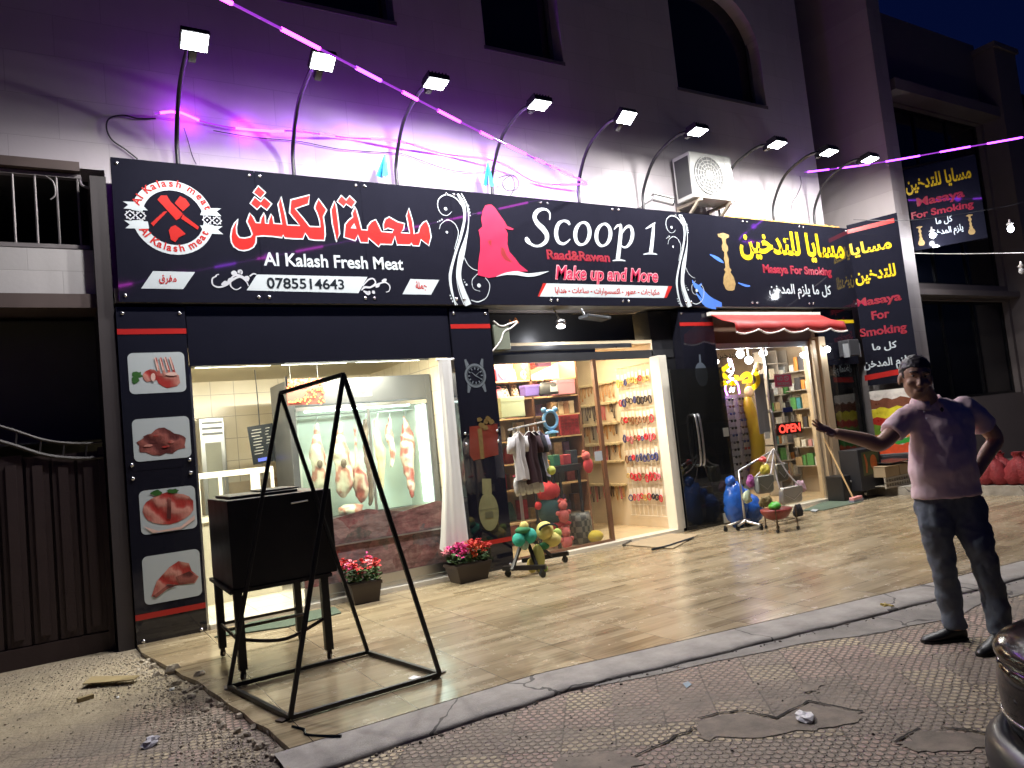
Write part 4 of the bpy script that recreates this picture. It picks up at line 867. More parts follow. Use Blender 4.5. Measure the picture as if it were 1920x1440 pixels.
# ---- security camera on the wall
P = F(1243, 376, 7.40); SC = thing('security_camera', 'white bullet security camera on the wall just left of the air conditioner', 'camera', (P.x, 7.6, P.z))
b = MB(); b.tube([P+V((-.12,.06,.05)), P+V((.12,-.06,-.04))], .045, 10); b.obox(P+V((0,0,.055)), .30, .11, .012, Matrix.Rotation(R(-25),3,'Z') @ Matrix.Rotation(R(18),3,'Y')); b.build('housing', acw, SC, bevel=.004)
b = MB(); b.tube([P+V((.12,-.06,-.04)), P+V((.135,-.068,-.045))], .04, 10); b.build('lens', pb, SC)
b = MB(); b.tube([P+V((-.08,.05,.05)), P+V((-.12,.2,.02)), (P.x-.12,7.74,P.z)], .014, 6); b.build('mount', acw, SC)
# ---- loose cables, ribbons
cab = mat('cable_black', (.015,.015,.016), .6, var=0); cabw = mat('cable_white', (.62,.60,.56), .5, var=0)
def cable(label, pts, r=.006, m=cab): b = MB(); b.tube(crom(pts, 6), r, 5); return tag(b.build('cable', m), label, 'cable', None)
cable('tangled black cable sagging on the wall above the left end of the butcher sign', [F(x,y,7.72) for x, y in ((292,222),(260,222),(230,216),(205,222),(200,240),(210,262),(235,280),(258,298))], .008)
cable('thin black cable hooked on the wall above the round emblem', [F(x,y,7.72) for x, y in ((345,240),(352,262),(360,290),(368,308))], .004)
cable('black cable drooping along the wall under the violet rope', [F(x,y,7.72) for x, y in ((400,245),(480,258),(560,265),(640,280),(740,287),(760,290),(850,320),(930,322))], .005)
cable('black cable loop hanging beside the fourth lamp arm', [F(x,y,7.55) for x, y in ((935,333),(960,328),(972,340),(968,355),(950,357),(942,342),(958,330),(965,350),(955,370),(948,378))], .006)
cable('thin dark cable hanging down from the eighth lamp arm', [F(x,y,7.6) for x, y in ((1500,330),(1502,345),(1495,365),(1485,382),(1483,412))], .006)
cable('pale wire dangling on the dark gate beside the meat panel', [F(x,y,7.6) for x, y in ((209,665),(212,690),(207,720),(214,745),(209,775),(218,800),(210,815),(217,836))], .006, cabw)
cable('white wire bundle hanging out of the fascia above the make-up shop', [F(x,y,7.5) for x, y in ((925,602),(940,612),(955,607),(970,603),(958,615),(945,622),(938,640),(922,660))], .011, cabw)
cable('orange wire curl beside the white wire bundle', [F(x,y,7.5) for x, y in ((955,600),(962,606),(966,596),(972,606))], .007, mat('cable_orange', (.6,.18,.03), .5))
for (x, y, xb, yb, cm, lb) in ((722,290,718,332,(.02,.28,.55),'pale blue plastic ribbon hanging below the third lamp arm'), (915,305,918,350,(.02,.30,.42),'teal plastic ribbon hanging at the fourth lamp arm')):
    b = MB()
    for k_ in range(4):
        p0 = F(x,y,7.5); p1 = F(xb+6*(k_-1.5),yb,7.5)+V((0,.03*(k_%2),.04*rnd.random())); s_ = .035
        b.add([p0+V((-.01,0,0)), p0+V((.01,0,0)), p1+V((s_,.02,0)), p1+V((-s_,-.02,0))], [(0,1,2,3)])
    tag(b.build('plastic_ribbon', mat('ribbon_%d' % x, cm, .4)), lb, 'ribbon')
# ---- wire with hanging bulbs at the right
wire0 = [F(1715,475,6.6), F(1800,476,6.0), F(1925,474,5.2)]
cable('thin wire strung low from the projecting sign to the right', wire0, .006, cabw)
wire1 = [F(1600,412,7.0), F(1720,412,6.2), F(1880,388,5.4), F(1925,376,5.2)]
cable('thin wire strung across in front of the projecting sign', wire1, .005, cab)
def bulb(px, label, on, yy):
    P = F(*px, yy) if yy < 6 else PJ.p(*PJ.px(*px), .38); t = thing('hanging_bulb', label, 'bulb', P, 'bulbs strung on the wire')
    b = MB(); b.lathe([(.012,.14),(.014,.10),(.05,.07),(.02,.055),(.022,.035)], P, 12); b.build('socket', cabw, t, smooth=True)
    b = MB(); b.ell(P, (.042,.042,.05), 12, 8); b.build('globe', emis('bulb_on', (.9,.93,1), 25) if on else mat('bulb_off', (.5,.5,.5), .1), t, smooth=True)
    if on: point('bulb_light', P-V((0,.06,.08)), (34 if yy > 6 else 10), (.9,.93,1), .05, t)
bulb((1895,429), 'lit white bulb hanging from the wire at the right edge', True, 5.3)
bulb((1748,449), 'lit white bulb in front of the projecting sign', True, 6.2)
bulb((1916,508), 'unlit bulb hanging lowest at the right edge', False, 5.2)
# ================================================================== BUTCHER SHOP
steel = mat('brushed_steel', (.42,.43,.43), .32, .9, var=.15, scale=3); greyf = mat('fridge_grey', (.075,.08,.088), .35, .3, var=.1)
whitem = mat('white_enamel', (.72,.70,.62), .3, var=.05)
tube_on = emis('tube_light', (1,.95,.80), 30)
for i, (xa, xb) in enumerate(((1.15,1.93),(1.98,2.74),(2.79,3.6))):
    t = thing('ceiling_tube', 'lit white tube light along the top of the butcher window, ' + ('left of three','middle of three','right of three')[i], 'tube light', ((xa+xb)/2, 7.8, 2.45), 'tube lights in the butcher shop')
    b = MB(); b.tube([(xa+.03,7.78,2.475),(xb-.03,7.78,2.475)], .026, 8); b.build('tube', tube_on, t)
    b = MB(); b.box(xa, xb, 7.75, 7.81, 2.503, 2.61); b.build('fitting', whitem, t)
    area('tube_glow', ((xa+xb)/2, 7.80, 2.44), (0,.45,-1), 62, xb-xa, .05, (1,.92,.72), t)
def ceiling_lamp(px, zc, label, pw_, col, r=.11):
    P = G(*px, z=zc-.012); t = thing('ceiling_lamp', label, 'ceiling lamp', P); b = MB(); b.lathe([(r,0),(r*1.1,.012)], P, 20); b.build('rim', whitem, t)
    b = MB(); b.lathe([(r*.9,-.006),(r*.9,0)], P, 20); b.build('diffuser', emis('lamp_warm_'+str(len(MT)), col, 22), t)
    area('lamp_glow', P-V((0,0,.03)), (0,0,-1), pw_, .2, .2, col, t)
ceiling_lamp((400,724), 2.62, 'round lit lamp in the butcher ceiling', 38, (1,.93,.75), .13)
# wainscot of brown tiles
b = MB(); b.box(.725, 4.02, 10.575, 10.598, .042, 1.25); b.build('wainscot', mat('tan_tile', (.40,.29,.16), .35, var=.2), B)
b = MB(); b.box(.722, .735, 7.7, 10.57, .042, 1.25); b.build('wainscot', MT['tan_tile'], B)
# glazing: two frameless panes
BG = thing('butcher_window', 'frameless glass shopfront of the butcher with a strip of meat photographs along its foot', 'shop window', (2.4, 7.53, .05))
for xa, xb in ((1.10,1.98),(1.985,3.80)):
    b = MB(); b.box(xa, xb, 7.52, 7.53, .05, 2.43); b.build('pane', glass, BG)
b = MB(); b.box(1.08,1.10,7.50,7.55,.05,2.43); b.box(1.985,3.83,7.50,7.55,.05,.09); b.box(1.97,1.99,7.51,7.545,2.2,2.3); b.build('frame', alu, BG)
def m_meatphoto():
    m = mat('meat_photo', (.3,.1,.09), .25, var=0); t, N, L, p = nodes(m); P = coords(t)
    q = vm(t, 'MULTIPLY', P, (1,1,1.5)); wob = t.nodes.new('ShaderNodeTexNoise'); wob.inputs['Scale'].default_value = 5; L.new(P, wob.inputs['Vector'])
    q = vm(t, 'ADD', q, vm(t, 'MULTIPLY', wob.outputs['Color'], (.45,.0,.40)))
    v = t.nodes.new('ShaderNodeTexVoronoi'); v.inputs['Scale'].default_value = 3.6; L.new(q, v.inputs['Vector'])
    s = t.nodes.new('ShaderNodeSeparateXYZ'); L.new(v.outputs['Color'], s.inputs[0])
    c = ramp(t, s.outputs[0], [(0,(.27,.10,.10)),(.3,(.36,.19,.18)),(.45,(.14,.15,.16)),(.6,(.40,.30,.27)),(.72,(.30,.055,.06)),(.86,(.11,.15,.13)),(.95,(.42,.24,.22))]); N[-1].color_ramp.interpolation = 'CONSTANT' if False else 'LINEAR'
    c = mixc(t, ramp(t, noise(t, P, 22, 5), [(.4,(0,0,0)),(.7,(.7,.7,.7))]), c, (.42,.27,.24)); c = mixc(t, ramp(t, noise(t, vm(t, 'MULTIPLY', P, (2.2,1,7)), 1.6, 6, .7), [(.35,(.9,.9,.9)),(.62,(0,0,0))]), c, (.09,.05,.05))
    sz = t.nodes.new('ShaderNodeSeparateXYZ'); L.new(P, sz.inputs[0]); L.new(c, p.inputs['Base Color']); return m
b = MB(); b.poly([(2.0,7.517,.095),(3.79,7.517,.095),(3.79,7.517,.80),(3.5,7.517,.86),(3.1,7.517,.80),(2.7,7.517,.88),(2.3,7.517,.82),(2.0,7.517,.86)]); b.build('meat_banner', m_meatphoto(), BG)
b = MB(); b.box(2.0,3.8,7.500,7.516,.55,.565); b.box(1.99,3.8,7.505,7.518,.095,.19); b.build('rail', alu, BG)
# display fridge with hanging meat
fx0, fx1, fy0, fy1 = 2.32, 3.92, 8.45, 9.2
FR = thing('display_fridge', 'tall lit display fridge with hanging carcasses behind the butcher window', 'fridge', (3.1, 8.8, .05))
b = MB(); b.box(fx0-.1,fx0-.02,fy0,fy1,.05,2.36); b.box(fx1+.0,fx1+.08,fy0,fy1,.05,2.36); b.box(fx0-.02,fx1,fy0,fy1,2.06,2.36); b.box(fx0-.02,fx1,fy0,fy1,.05,.72); b.box(fx0-.02,fx1,fy1-.03,fy1,.72,2.06); b.build('cabinet', greyf, FR, bevel=.006)
cw = mat('fridge_liner', (.62,.66,.58), .35, var=.06); b = MB(); b.box(fx0-.02,fx0-.015,fy0+.02,fy1-.035,.725,2.055); b.box(fx0-.015,fx1-.005,fy1-.04,fy1-.032,.725,2.055); b.box(fx1-.005,fx1,fy0+.02,fy1-.035,.725,2.055); b.build('liner', cw, FR)
b = MB(); b.box(fx0-.02,fx1,fy0-.012,fy0-.002,2.0,2.045); b.box(fx0-.02,fx1,fy0-.012,fy0-.002,.73,.77); b.box(3.14,3.17,fy0-.013,fy0-.001,.775,1.995); b.build('door_frame', alu, FR)
b = MB(); b.box(fx0,fx1-.02,fy0-.006,fy0-.003,.77,2.0); b.build('door_glass', glassmat('fridge_glass', (.90,.97,.95), .7), FR)
b = MB(); b.tube([(fx1-.09,fy0+.06,.8),(fx1-.09,fy0+.06,1.98)], .035, 8); b.tube([(fx0+.1,fy0+.07,2.0),(fx1-.2,fy0+.07,2.0)], .016, 8); b.build('light_tube', emis('fridge_tube', (.90,1,.98), 11), FR)
area('fridge_glow', (3.1, fy0+.12, 1.98), (0,.3,-1), 13, 1.3, .06, (.92,1,.95), FR); area('fridge_glow', (fx1-.15, fy0+.12, 1.4), (-1,.4,0), 4, .06, 1.1, (.92,1,.95), FR)
b = MB(); b.tube([(fx0,8.8,1.96),(fx1,8.8,1.96)], .012, 6); b.build('hanging_rail', steel, FR)
b = MB(); b.box(3.0,3.22,fy0-.006,fy0-.001,2.13,2.27); bo = b.build('badge', mat('badge_grey',(.33,.34,.34),.4), FR)
b = MB(); disc(b, Pl((0,fy0-.006,0),(1,0,0),(0,0,1)), (3.11,2.2), .05, .002); b.build('emblem', greyf, bo)
lamb = flesh('lamb_flesh', (.58,.47,.37), (.40,.13,.09)); red = flesh('beef_flesh', (.30,.045,.03), (.55,.36,.27)); dk = mat('dried_meat', (.12,.06,.035), .5, var=.6, scale=14, bump=.3)
def carcass(px, zb, w_, m, label, nm='hanging_carcass', k=0):
    x = F(*px, 8.8).x; t = thing(nm, label, 'meat', (x, 8.8, zb)); zt = 1.94; H = zt-zb; b = MB(); rings = []
    prof = {0: [(0,.12),(.08,.2),(.18,.3),(.30,.62),(.42,.85),(.52,.7),(.64,.75),(.78,1.0),(.9,.8),(1,.25)], 1: [(0,.2),(.1,.35),(.25,.8),(.38,1),(.5,.8),(.7,.55),(.88,.45),(1,.2)], 2: [(0,.5),(.1,1),(.2,.55),(.3,1),(.4,.6),(.5,1),(.6,.55),(.7,1),(.8,.6),(.92,1),(1,.4)], 3: [(0,.1),(.5,.15),(.56,.5),(.66,1),(.8,1.05),(.92,.8),(1,.2)]}[k]
    for f_, r in prof: rings.append(((x+.02*math.sin(f_*9+px[0]), 8.8+.015*math.cos(f_*7), zt-.06-(H-.06)*f_), w_*r*(1+.15*(rnd.random()-.5)), w_*.75*r))
    b.loft(rings, 12); o = b.build('flesh', m, t, smooth=True)
    s = o.modifiers.new('sub', 'SUBSURF'); s.levels = s.render_levels = 2
    tx = bpy.data.textures.new('flesh_lumps', 'CLOUDS'); tx.noise_scale = .07; dd = o.modifiers.new('lumps', 'DISPLACE'); dd.texture = tx; dd.strength = .045; dd.texture_coords = 'GLOBAL'
    if k == 0:
        q = MB(); q.ell((x-.01, 8.8-w_*.62, zb+H*.42), (w_*.28,w_*.2,w_*.4), 8, 6); q.build('cavity', dk, t, smooth=True)
    b = MB(); b.tube(crom([(x,8.8,1.97),(x+.02,8.8,1.955),(x+.02,8.79,1.93),(x,8.79,zt-.07)]), .006, 5); b.build('hook', steel, t)
for a in (((592,800),.98,.125,lamb,'pale lamb carcass hanging leftmost in the fridge',0), ((636,800),.95,.135,lamb,'pale lamb carcass with dark cavity, second in the fridge',0), ((666,800),.85,.10,red,'dark red bunch of offal hanging low in the fridge',3), ((686,820),.80,.045,dk,'dark string of sausages hanging in the fridge',2),
          ((707,800),.82,.07,mat('pale_fat',(.55,.38,.22),.5,var=.4,scale=9),'thin yellowish cut hanging beside the sausages',1), ((730,800),1.25,.06,lamb,'short pale cut hanging near the fridge door post',1), ((760,800),.83,.115,red,'red leg of beef hanging by the bright tube light',1)):
    carcass(*a[:4], a[4], k=a[5])
b = MB(); b.ell((2.95,8.75,.80), (.16,.12,.07), 10, 6, None, .4); tag(b.build('offal_heap', lamb, smooth=True), 'pale heap of meat on the fridge floor', 'meat')
# counter, cooler, price board
CT = thing('shop_counter', 'white framed glass counter at the back left of the butcher shop', 'counter', (1.6, 8.7, .04))
b = MB(); x0, x1, ya, yb = 1.22, 2.02, 8.5, 9.0
for x in (x0, x0+.22, x1-.25, x1-.035): b.box(x, x+(.10 if abs(x-(x1-.25)) < .01 else .035), ya, ya+.035, .95, 1.36)
b.box(x0,x1,ya,yb,1.36,1.42); b.box(x0,x1,ya,yb,.90,.95); b.build('frame', whitem, CT)
b = MB(); b.box(x0,x1,ya+.02,yb,.04,.90); b.build('cabinet', mat('counter_panel', (.45,.43,.36), .4), CT)
b = MB(); b.box(x0+.03,x1-.03,ya+.012,ya+.018,.95,1.36); b.build('glass', glass, CT)
b = MB(); b.box(x0+.3,x1-.3,ya+.1,yb-.1,.955,1.15); b.build('tray', dk, CT)
CO = thing('upright_cooler', 'grey upright cooler with glass door against the back left wall', 'cooler', (1.6, 10.3, .04))
p0 = F(372,785,10.2); p1 = F(432,950,10.2); b = MB(); b.box(p0.x,p1.x,10.2,10.56,.05,p0.z); b.build('body', steel, CO, bevel=.01)
b = MB(); b.box(p0.x+.06,p1.x-.06,10.185,10.195,.25,p0.z-.32); b.build('door', mat('cooler_glass', (.30,.31,.27), .1), CO)
b = MB(); [b.box(p0.x+.03,p1.x-.03,10.185,10.197,p0.z-.08-.07*i,p0.z-.05-.07*i) for i in range(3)]; b.build('vent', greyf, CO)
b = MB(); b.tube([(p1.x-.04,10.17,.9),(p1.x-.04,10.17,1.3)], .012, 6); b.build('handle', alu, CO)
P = F(493,832,9.3); PBd = thing('price_board', 'tilted black price list hanging inside the butcher shop', 'price list', P)
mx = Matrix.Rotation(R(-5),3,'Y'); b = MB(); b.obox(P, .30, .02, .46, mx); b.build('board', pb, PBd)
b = MB()
for i in range(9):
    for j in (0,1): b.obox(P+mx@V((-.05+.13*j-.02*(i%3)*.5,-.014,.18-.036*i)), (.12,.05)[j]*(.7+.3*rnd.random()), .003, .010, mx)
b.build('writing', mat('chalk', (.35,.34,.32), .7), PBd); b = MB(); b.obox(P+mx@V((-.03,-.014,-.185)), .12, .003, .04, mx); b.build('screen', emis('blue_screen', (.2,.25,.9), 1.2), PBd)
b = MB(); b.tube([P+V((-.02,0,.23)), P+V((-.02,.0,.55)), (P.x-.03,P.y,2.6)], .006, 5); b.build('cord', cab, PBd)
# orange LED letters
LS = thing('led_sign', 'glowing orange dotted light sign behind the butcher glass', 'light sign', F(572,735,8.0))
b = MB(); p0 = F(536,712,8.02); p1 = F(609,756,8.02); b.box(p0.x,p1.x,8.02,8.04,p1.z,p0.z); b.build('board', mat('led_board', (.10,.02,.012), .6), LS)
b = MB()
for i in range(88):
    u = rnd.random(); v = rnd.random()
    if u < .45 and v < .45: v = .1+.12*rnd.random() if rnd.random() < .6 else v
    if u < .45 and .35 < v < .55: v = .75+.2*rnd.random()
    b.ell((p0.x+(p1.x-p0.x)*u, 8.005, p1.z+(p0.z-p1.z)*v), .0085+.004*rnd.random(), 6, 4)
b.build('lights', emis('led_orange', (1,.22,.06), 9), LS); point('led_glow', F(572,735,7.9), 2.0, (1,.25,.08), .1, LS)
b = MB(); b.tube([(p0.x+.05,8.03,p0.z),(p0.x+.05,8.03,2.6)], .005, 5); b.tube([(p1.x-.05,8.03,p0.z),(p1.x-.05,8.03,2.6)], .005, 5); b.build('cord', cab, LS)
# gathered white plastic curtain
b = MB(); rings = []
for f_ in [i/14 for i in range(15)]:
    z = 2.40-(2.40-.33)*f_; w_ = .07+.03*f_+.07*max(0, f_-.55)**1.2*2.4; cx = 3.70-.06*f_-.07*max(0,f_-.6); rings.append(((cx,7.40,z), w_, .045+.05*f_))
vs = []
for c, rx, ry in rings:
    for j in range(28): a = 2*math.pi*j/28; k_ = 1+.10*math.sin(a*7+c[2]*2); vs.append((c[0]+rx*math.cos(a)*k_, c[1]+ry*math.sin(a)*k_, c[2]+(.04*math.sin(a*3) if c[2] < .4 else 0)))
b.add(vs, [(i*28+j, i*28+(j+1)%28, (i+1)*28+(j+1)%28, (i+1)*28+j) for i in range(14) for j in range(28)])
WC = b.build('plastic_curtain', mat('white_plastic', (.62,.62,.60), .35, var=.06, bump=.1, bscale=6), smooth=True); tag(WC, 'gathered white plastic curtain hanging at the right end of the butcher window', 'curtain')
b = MB(); b.tube([(3.60,7.40,2.40),(3.82,7.40,2.40)], .014, 6); b.build('rod', alu, WC)
# ================================================================== MAKE-UP AND ACCESSORY SHOP
brownw = mat('brown_wood', (.16,.075,.04), .45, var=.3, scale=4); warm = (1,.83,.56)
for i, (px, lb) in enumerate((((1010,676),'warm recessed lamp over the shelf of bags'), ((1150,672),'warm recessed lamp over the jewellery wall'))):
    ceiling_lamp(px, 2.55, lb, 0.5, warm, .09)
for x, y in ((5.0,8.2),(5.0,9.3),(6.2,8.1),(6.2,9.3)): pass
SLs = thing('ceiling_light_panel', 'warm light panel in the accessory shop ceiling', 'ceiling light', (5.7,8.8,2.52)); b = MB(); b.box(4.9,6.5,8.6,8.9,2.535,2.548); b.build('diffuser', emis('warm_panel', (1,.78,.45), 8), SLs)
area('panel_glow', (5.2,8.3,2.5), (.1,0,-1), 75, 1.0, .5, warm, SLs); area('panel_glow', (6.3,8.6,2.5), (.35,0,-1), 80, .5, 1.4, warm, SLs); area('panel_glow', (5.6,7.8,2.5), (0,.3,-1), 30, 1.8, .2, warm, SLs)
MG = thing('makeup_window', 'glass shopfront of the accessory shop left of its open doorway', 'shop window', (5.1,7.55,.05))
b = MB(); b.box(4.38,5.86,7.545,7.555,.05,2.36); b.build('pane', glass, MG)
b = MB(); b.box(5.86,5.91,7.53,7.58,.05,2.35); b.box(4.38,5.86,7.535,7.57,.045,.075); b.build('frame', brownw, MG)
b = MB(); P = F(1122,855,7.54); b.box(P.x-.06,P.x+.06,7.535,7.54,P.z-.06,P.z+.06); tag(b.build('paper_notice', mat('grey_paper',(.40,.42,.44),.6)), 'small grey square notice in the accessory shop doorway', 'notice')
# open dark glass door leaf
DG = glassmat('tinted_glass', (.30,.30,.30), 1.0, 1.6, 0, .015)
DL = thing('glass_door', 'dark glass door leaf with two long steel handles, standing open before the bottle panel', 'door', (7.5,7.36,.02))
b = MB(); b.box(7.0,7.98,7.355,7.367,.02,2.15); b.build('pane', DG, DL)
for dx, dy in ((0,-.06),(0.09,.0)):
    h0 = F(1303,782,7.30); h1 = F(1312,868,7.30); x = (h0.x+h1.x)/2+dx; b = MB(); b.tube(crom([(x,7.36,h0.z+.03),(x,7.31+dy*.4,h0.z),(x,7.29+dy*.4,(h0.z+h1.z)/2),(x,7.31+dy*.4,h1.z),(x,7.36,h1.z-.03)]), .016, 8); b.build('handle', alu, DL, smooth=True)
b = MB(); b.box(7.86,7.96,7.35,7.372,1.18,1.30); b.build('lock', mat('lock_steel',(.6,.58,.5),.3,.6), DL); b = MB(); b.box(7.66,7.80,7.34,7.38,.02,.15); b.build('patch_fitting', MT['lock_steel'], DL); b = MB(); b.box(7.0,7.15,7.34,7.38,.02,.07); b.build('hinge', darkmet, DL)
# lamp fixtures under the fascia
P = F(1050,612,7.5); SPt = thing('wall_spotlight', 'small lit spotlight under the fascia over the accessory shop', 'spotlight', P)
b = MB(); b.lathe([(.0,0),(.05,.01),(.07,.05),(.05,.09)], P, 14, Matrix.Rotation(R(20),3,'Y')); b.build('housing', alu, SPt, smooth=True); b = MB(); b.ell(P-V((.0,0.02,.005)), (.06,.05,.025)); b.build('bulb', emis('spot_on', (.95,.97,1), 14), SPt); point('spot_light', P+V((0,-.05,-.1)), 5, (.95,.97,1), .04, SPt)
b = MB(); b.tube([P+V((.0,0,.09)), (P.x,7.6,3.03)], .012, 6); b.build('arm', alu, SPt)
P = F(1115,596,7.3); t = thing('flood_lamp', 'unlit grey floodlight hanging under the make-up sign', 'floodlight', P); b = MB(); b.obox(P, .36, .2, .035, Matrix.Rotation(R(6),3,'Y')); b.build('housing', greyf, t, bevel=.006); b = MB(); b.tube([P+V((-.1,.05,.01)), P+V((-.1,.12,.14))], .014, 6); b.build('bracket', greyf, t)
p0 = F(924,606,7.5); p1 = F(965,655,7.5); b = MB(); b.box(p0.x,p1.x-.05,7.50,7.6,p1.z,p0.z-.02); JB = tag(b.build('junction_box', mat('box_greygreen',(.20,.22,.17),.4,.3), bevel=.006), 'grey metal junction box below the wire bundle', 'box')
# shelf unit with goods
SY = 8.45; s0 = F(926,700,SY).x-.05; s1 = F(1082,700,SY).x
SH = thing('shelf_unit', 'brown shelf unit full of bags behind the accessory shop glass', 'shelf', ((s0+s1)/2,SY+.2,.04)); b = MB()
for x in (s0, (s0+s1)/2-.1, s1-.03): b.box(x, x+.03, SY, SY+.4, .04, 2.5)
b.build('upright', brownw, SH)
zl = [.35,.78,1.12,1.42,1.72,1.98,2.22]
for z in zl: b = MB(); b.box(s0+.03, s1-.03, SY, SY+.4, z-.02, z); b.build('board', mat('shelf_wood',(.45,.30,.16),.5,var=.2), SH)
b = MB(); b.box(s0, s1, SY+.4, SY+.42, .04, 2.5); b.build('back_board', mat('shelf_back',(.46,.37,.26),.6,var=.1), SH)
def shelfz(z): return max([q for q in zl+[.04] if q <= z+.03])
CB = {}
def cm(name, col, **k): return mat(name, col, k.pop('rough', .5), **k)
def goods(nm, px, wpx, hpx, m, label, Y=SY+.05, d=.14, kind='box', cat=None):
    P = F(*px, Y); s_ = (F(px[0]+50,px[1],Y)-P).x/50; sz = .0066*Y/8.45*hpx; W_ = wpx*s_; z0 = P.z-sz/2
    zz = [q for q in zl if abs(q-z0) < .13]
    if zz and Y < 8.8: z0 = min(zz, key=lambda q: abs(q-z0))+.001
    t = thing(nm, label, cat or nm.replace('_',' ').split()[-1], (P.x, Y+d/2, z0))
    if kind == 'box':
        b = MB(); b.box(P.x-W_/2, P.x+W_/2, Y, Y+d, z0, z0+sz); b.build('body', m, t, bevel=.008); b = MB(); b.box(P.x-W_/2-.003, P.x+W_/2+.003, Y-.003, Y+d+.003, z0+sz*.78, z0+sz+.004); b.build('lid', m, t, bevel=.004)
    elif kind == 'bag':
        b = MB(); b.loft([((P.x,Y+d/2,z0),W_*.5,d*.5),((P.x,Y+d/2,z0+sz*.1),W_*.53,d*.52),((P.x,Y+d/2,z0+sz*.7),W_*.48,d*.36),((P.x,Y+d/2,z0+sz*.98),W_*.42,d*.12),((P.x,Y+d/2,z0+sz),W_*.40,d*.05)], 14); b.build('body', m, t, smooth=True)
        b = MB(); b.tube(crom([(P.x-W_*.25,Y+d/2,z0+sz*.95),(P.x-W_*.2,Y+d/2,z0+sz*1.2),(P.x+W_*.2,Y+d/2,z0+sz*1.2),(P.x+W_*.25,Y+d/2,z0+sz*.95)]), .006, 5); b.build('handle', m, t)
    elif kind == 'plush':
        b = MB(); b.ell((P.x,Y+d/2,z0+sz*.36), (W_*.42,d*.45,sz*.36)); b.build('body', m, t, smooth=True); b = MB(); b.ell((P.x,Y+d/2-.01,z0+sz*.76), (W_*.36,d*.4,sz*.25)); b.build('head', m, t, smooth=True)
        for sx in (-1,1): b = MB(); b.ell((P.x+sx*W_*.27,Y+d/2,z0+sz*.97), (W_*.11,d*.15,sz*.09), 8, 6); b.build('ear', m, t, smooth=True)
    elif kind == 'ring':
        b = MB(); r_ = min(W_,sz)*.36; b.tube([(P.x+r_*math.cos(2*math.pi*j/16),Y+d/2,z0+sz*.5+r_*1.1*math.sin(2*math.pi*j/16)) for j in range(16)], r_*.36, 8, closed=True); b.build('ring', m, t, smooth=True)
    return t, P, W_, sz, z0
g = goods('gift_bag', (941,695),22,26, cm('pink_box',(.60,.06,.14)), 'pink box with a white heart on the top shelf'); b = MB(); hp = Pl(V((g[1].x, SY+.04, g[4]+g[3]*.45)),(1,0,0),(0,0,1)); shape(b, [(0,-.05),(.055,.015),(.045,.05),(.02,.055),(0,.035),(-.02,.055),(-.045,.05),(-.055,.015)], hp, .003); b.build('heart_print', pw, g[0])
goods('hand_bag', (962,692),16,24, cm('cream_bag',(.68,.55,.38)), 'cream handbag on the top shelf beside the heart box', kind='bag')
def m_dots(name, c1, c2, s=30):
    m = mat(name, c1, .5, var=0); t, N, L, p = nodes(m); P = coords(t); c = t.nodes.new('ShaderNodeTexChecker'); c.inputs['Scale'].default_value = s; c.inputs[1].default_value = (*c1,1); c.inputs[2].default_value = (*c2,1); L.new(P, c.inputs['Vector']); L.new(c.outputs[0], p.inputs['Base Color']); return m
goods('hand_bag', (938,722),18,22, cm('rose_bag',(.55,.16,.22)), 'rose pink handbag next to the dotted bag', kind='bag'); goods('hand_bag', (949,724),16,22, m_dots('dot_bag',(.03,.02,.03),(.65,.55,.45)), 'black and white dotted handbag on the second shelf', kind='bag'); goods('hand_bag', (969,724),12,22, m_dots('check_bag',(.12,.06,.04),(.55,.42,.30),40), 'small brown checked handbag on the second shelf', kind='bag')
goods('paper_bag', (962,764),44,40, cm('mint_paper',(.55,.62,.45)), 'large pale green paper bag behind the glass, left', Y=8.05, d=.16)
goods('gift_box', (1001,740),30,22, cm('violet_box',(.12,.08,.30)), 'violet box in the middle of the shelf unit', Y=8.2); g = goods('hand_bag', (1035,738),34,26, cm('black_bag',(.02,.02,.024)), 'black handbag with a white patch on the middle shelf', Y=8.1, kind='bag')
b = MB(); hp = Pl(V((g[1].x+.03, 8.1, g[4]+.06)),(1,0,0),(0,0,1)); shape(b, [(-.06,-.03),(.06,-.03),(.055,.06),(.03,.035),(-.03,.035),(-.055,.06)], hp, .012); b.build('patch', pw, g[0])
goods('gift_box', (1062,732),34,30, cm('dusty_pink',(.50,.20,.25)), 'dusty pink box right of the black handbag', Y=8.3); goods('plush_ring', (989,700),18,22, cm('yellow_plush',(.66,.48,.20),rough=.9), 'yellow ring cushion on the upper shelf', kind='ring', cat='cushion')
goods('plush_toy', (1002,684),14,18, cm('red_plush',(.55,.06,.05),rough=.9), 'small red plush toy on the top shelf', kind='plush', cat='toy'); goods('plush_toy', (990,684),12,18, cm('pale_pink_plush',(.66,.38,.34),rough=.9), 'pale pink plush toy on the top shelf', kind='plush', cat='toy')
goods('hat', (1045,702),24,16, cm('straw',(.55,.42,.22),rough=.9), 'straw coloured hat on the upper right shelf', kind='ring', cat='hat'); goods('plush_toy', (995,718),16,20, cm('cream_plush',(.66,.56,.36),rough=.9), 'cream plush toy above the violet box', kind='plush', cat='toy'); goods('gift_box', (1022,682),24,12, cm('purple_box',(.16,.06,.14)), 'flat purple box at the top of the shelf unit')
for i, (x, c_) in enumerate(((1040,(.50,.33,.18)),(1052,(.60,.46,.30)),(1062,(.42,.22,.12)),(1072,(.62,.50,.34)))): goods('bottle_box', (x,763),9,26, cm('tallbox%d' % i,c_), ('brown','sand','dark brown','pale')[i]+' narrow box in the row above the red board')
t = goods('red_board', (1067,788),36,42, cm('red_board',(.32,.02,.025)), 'dark red board covered in black lettering', Y=8.0, d=.02, cat='sign'); b = MB()
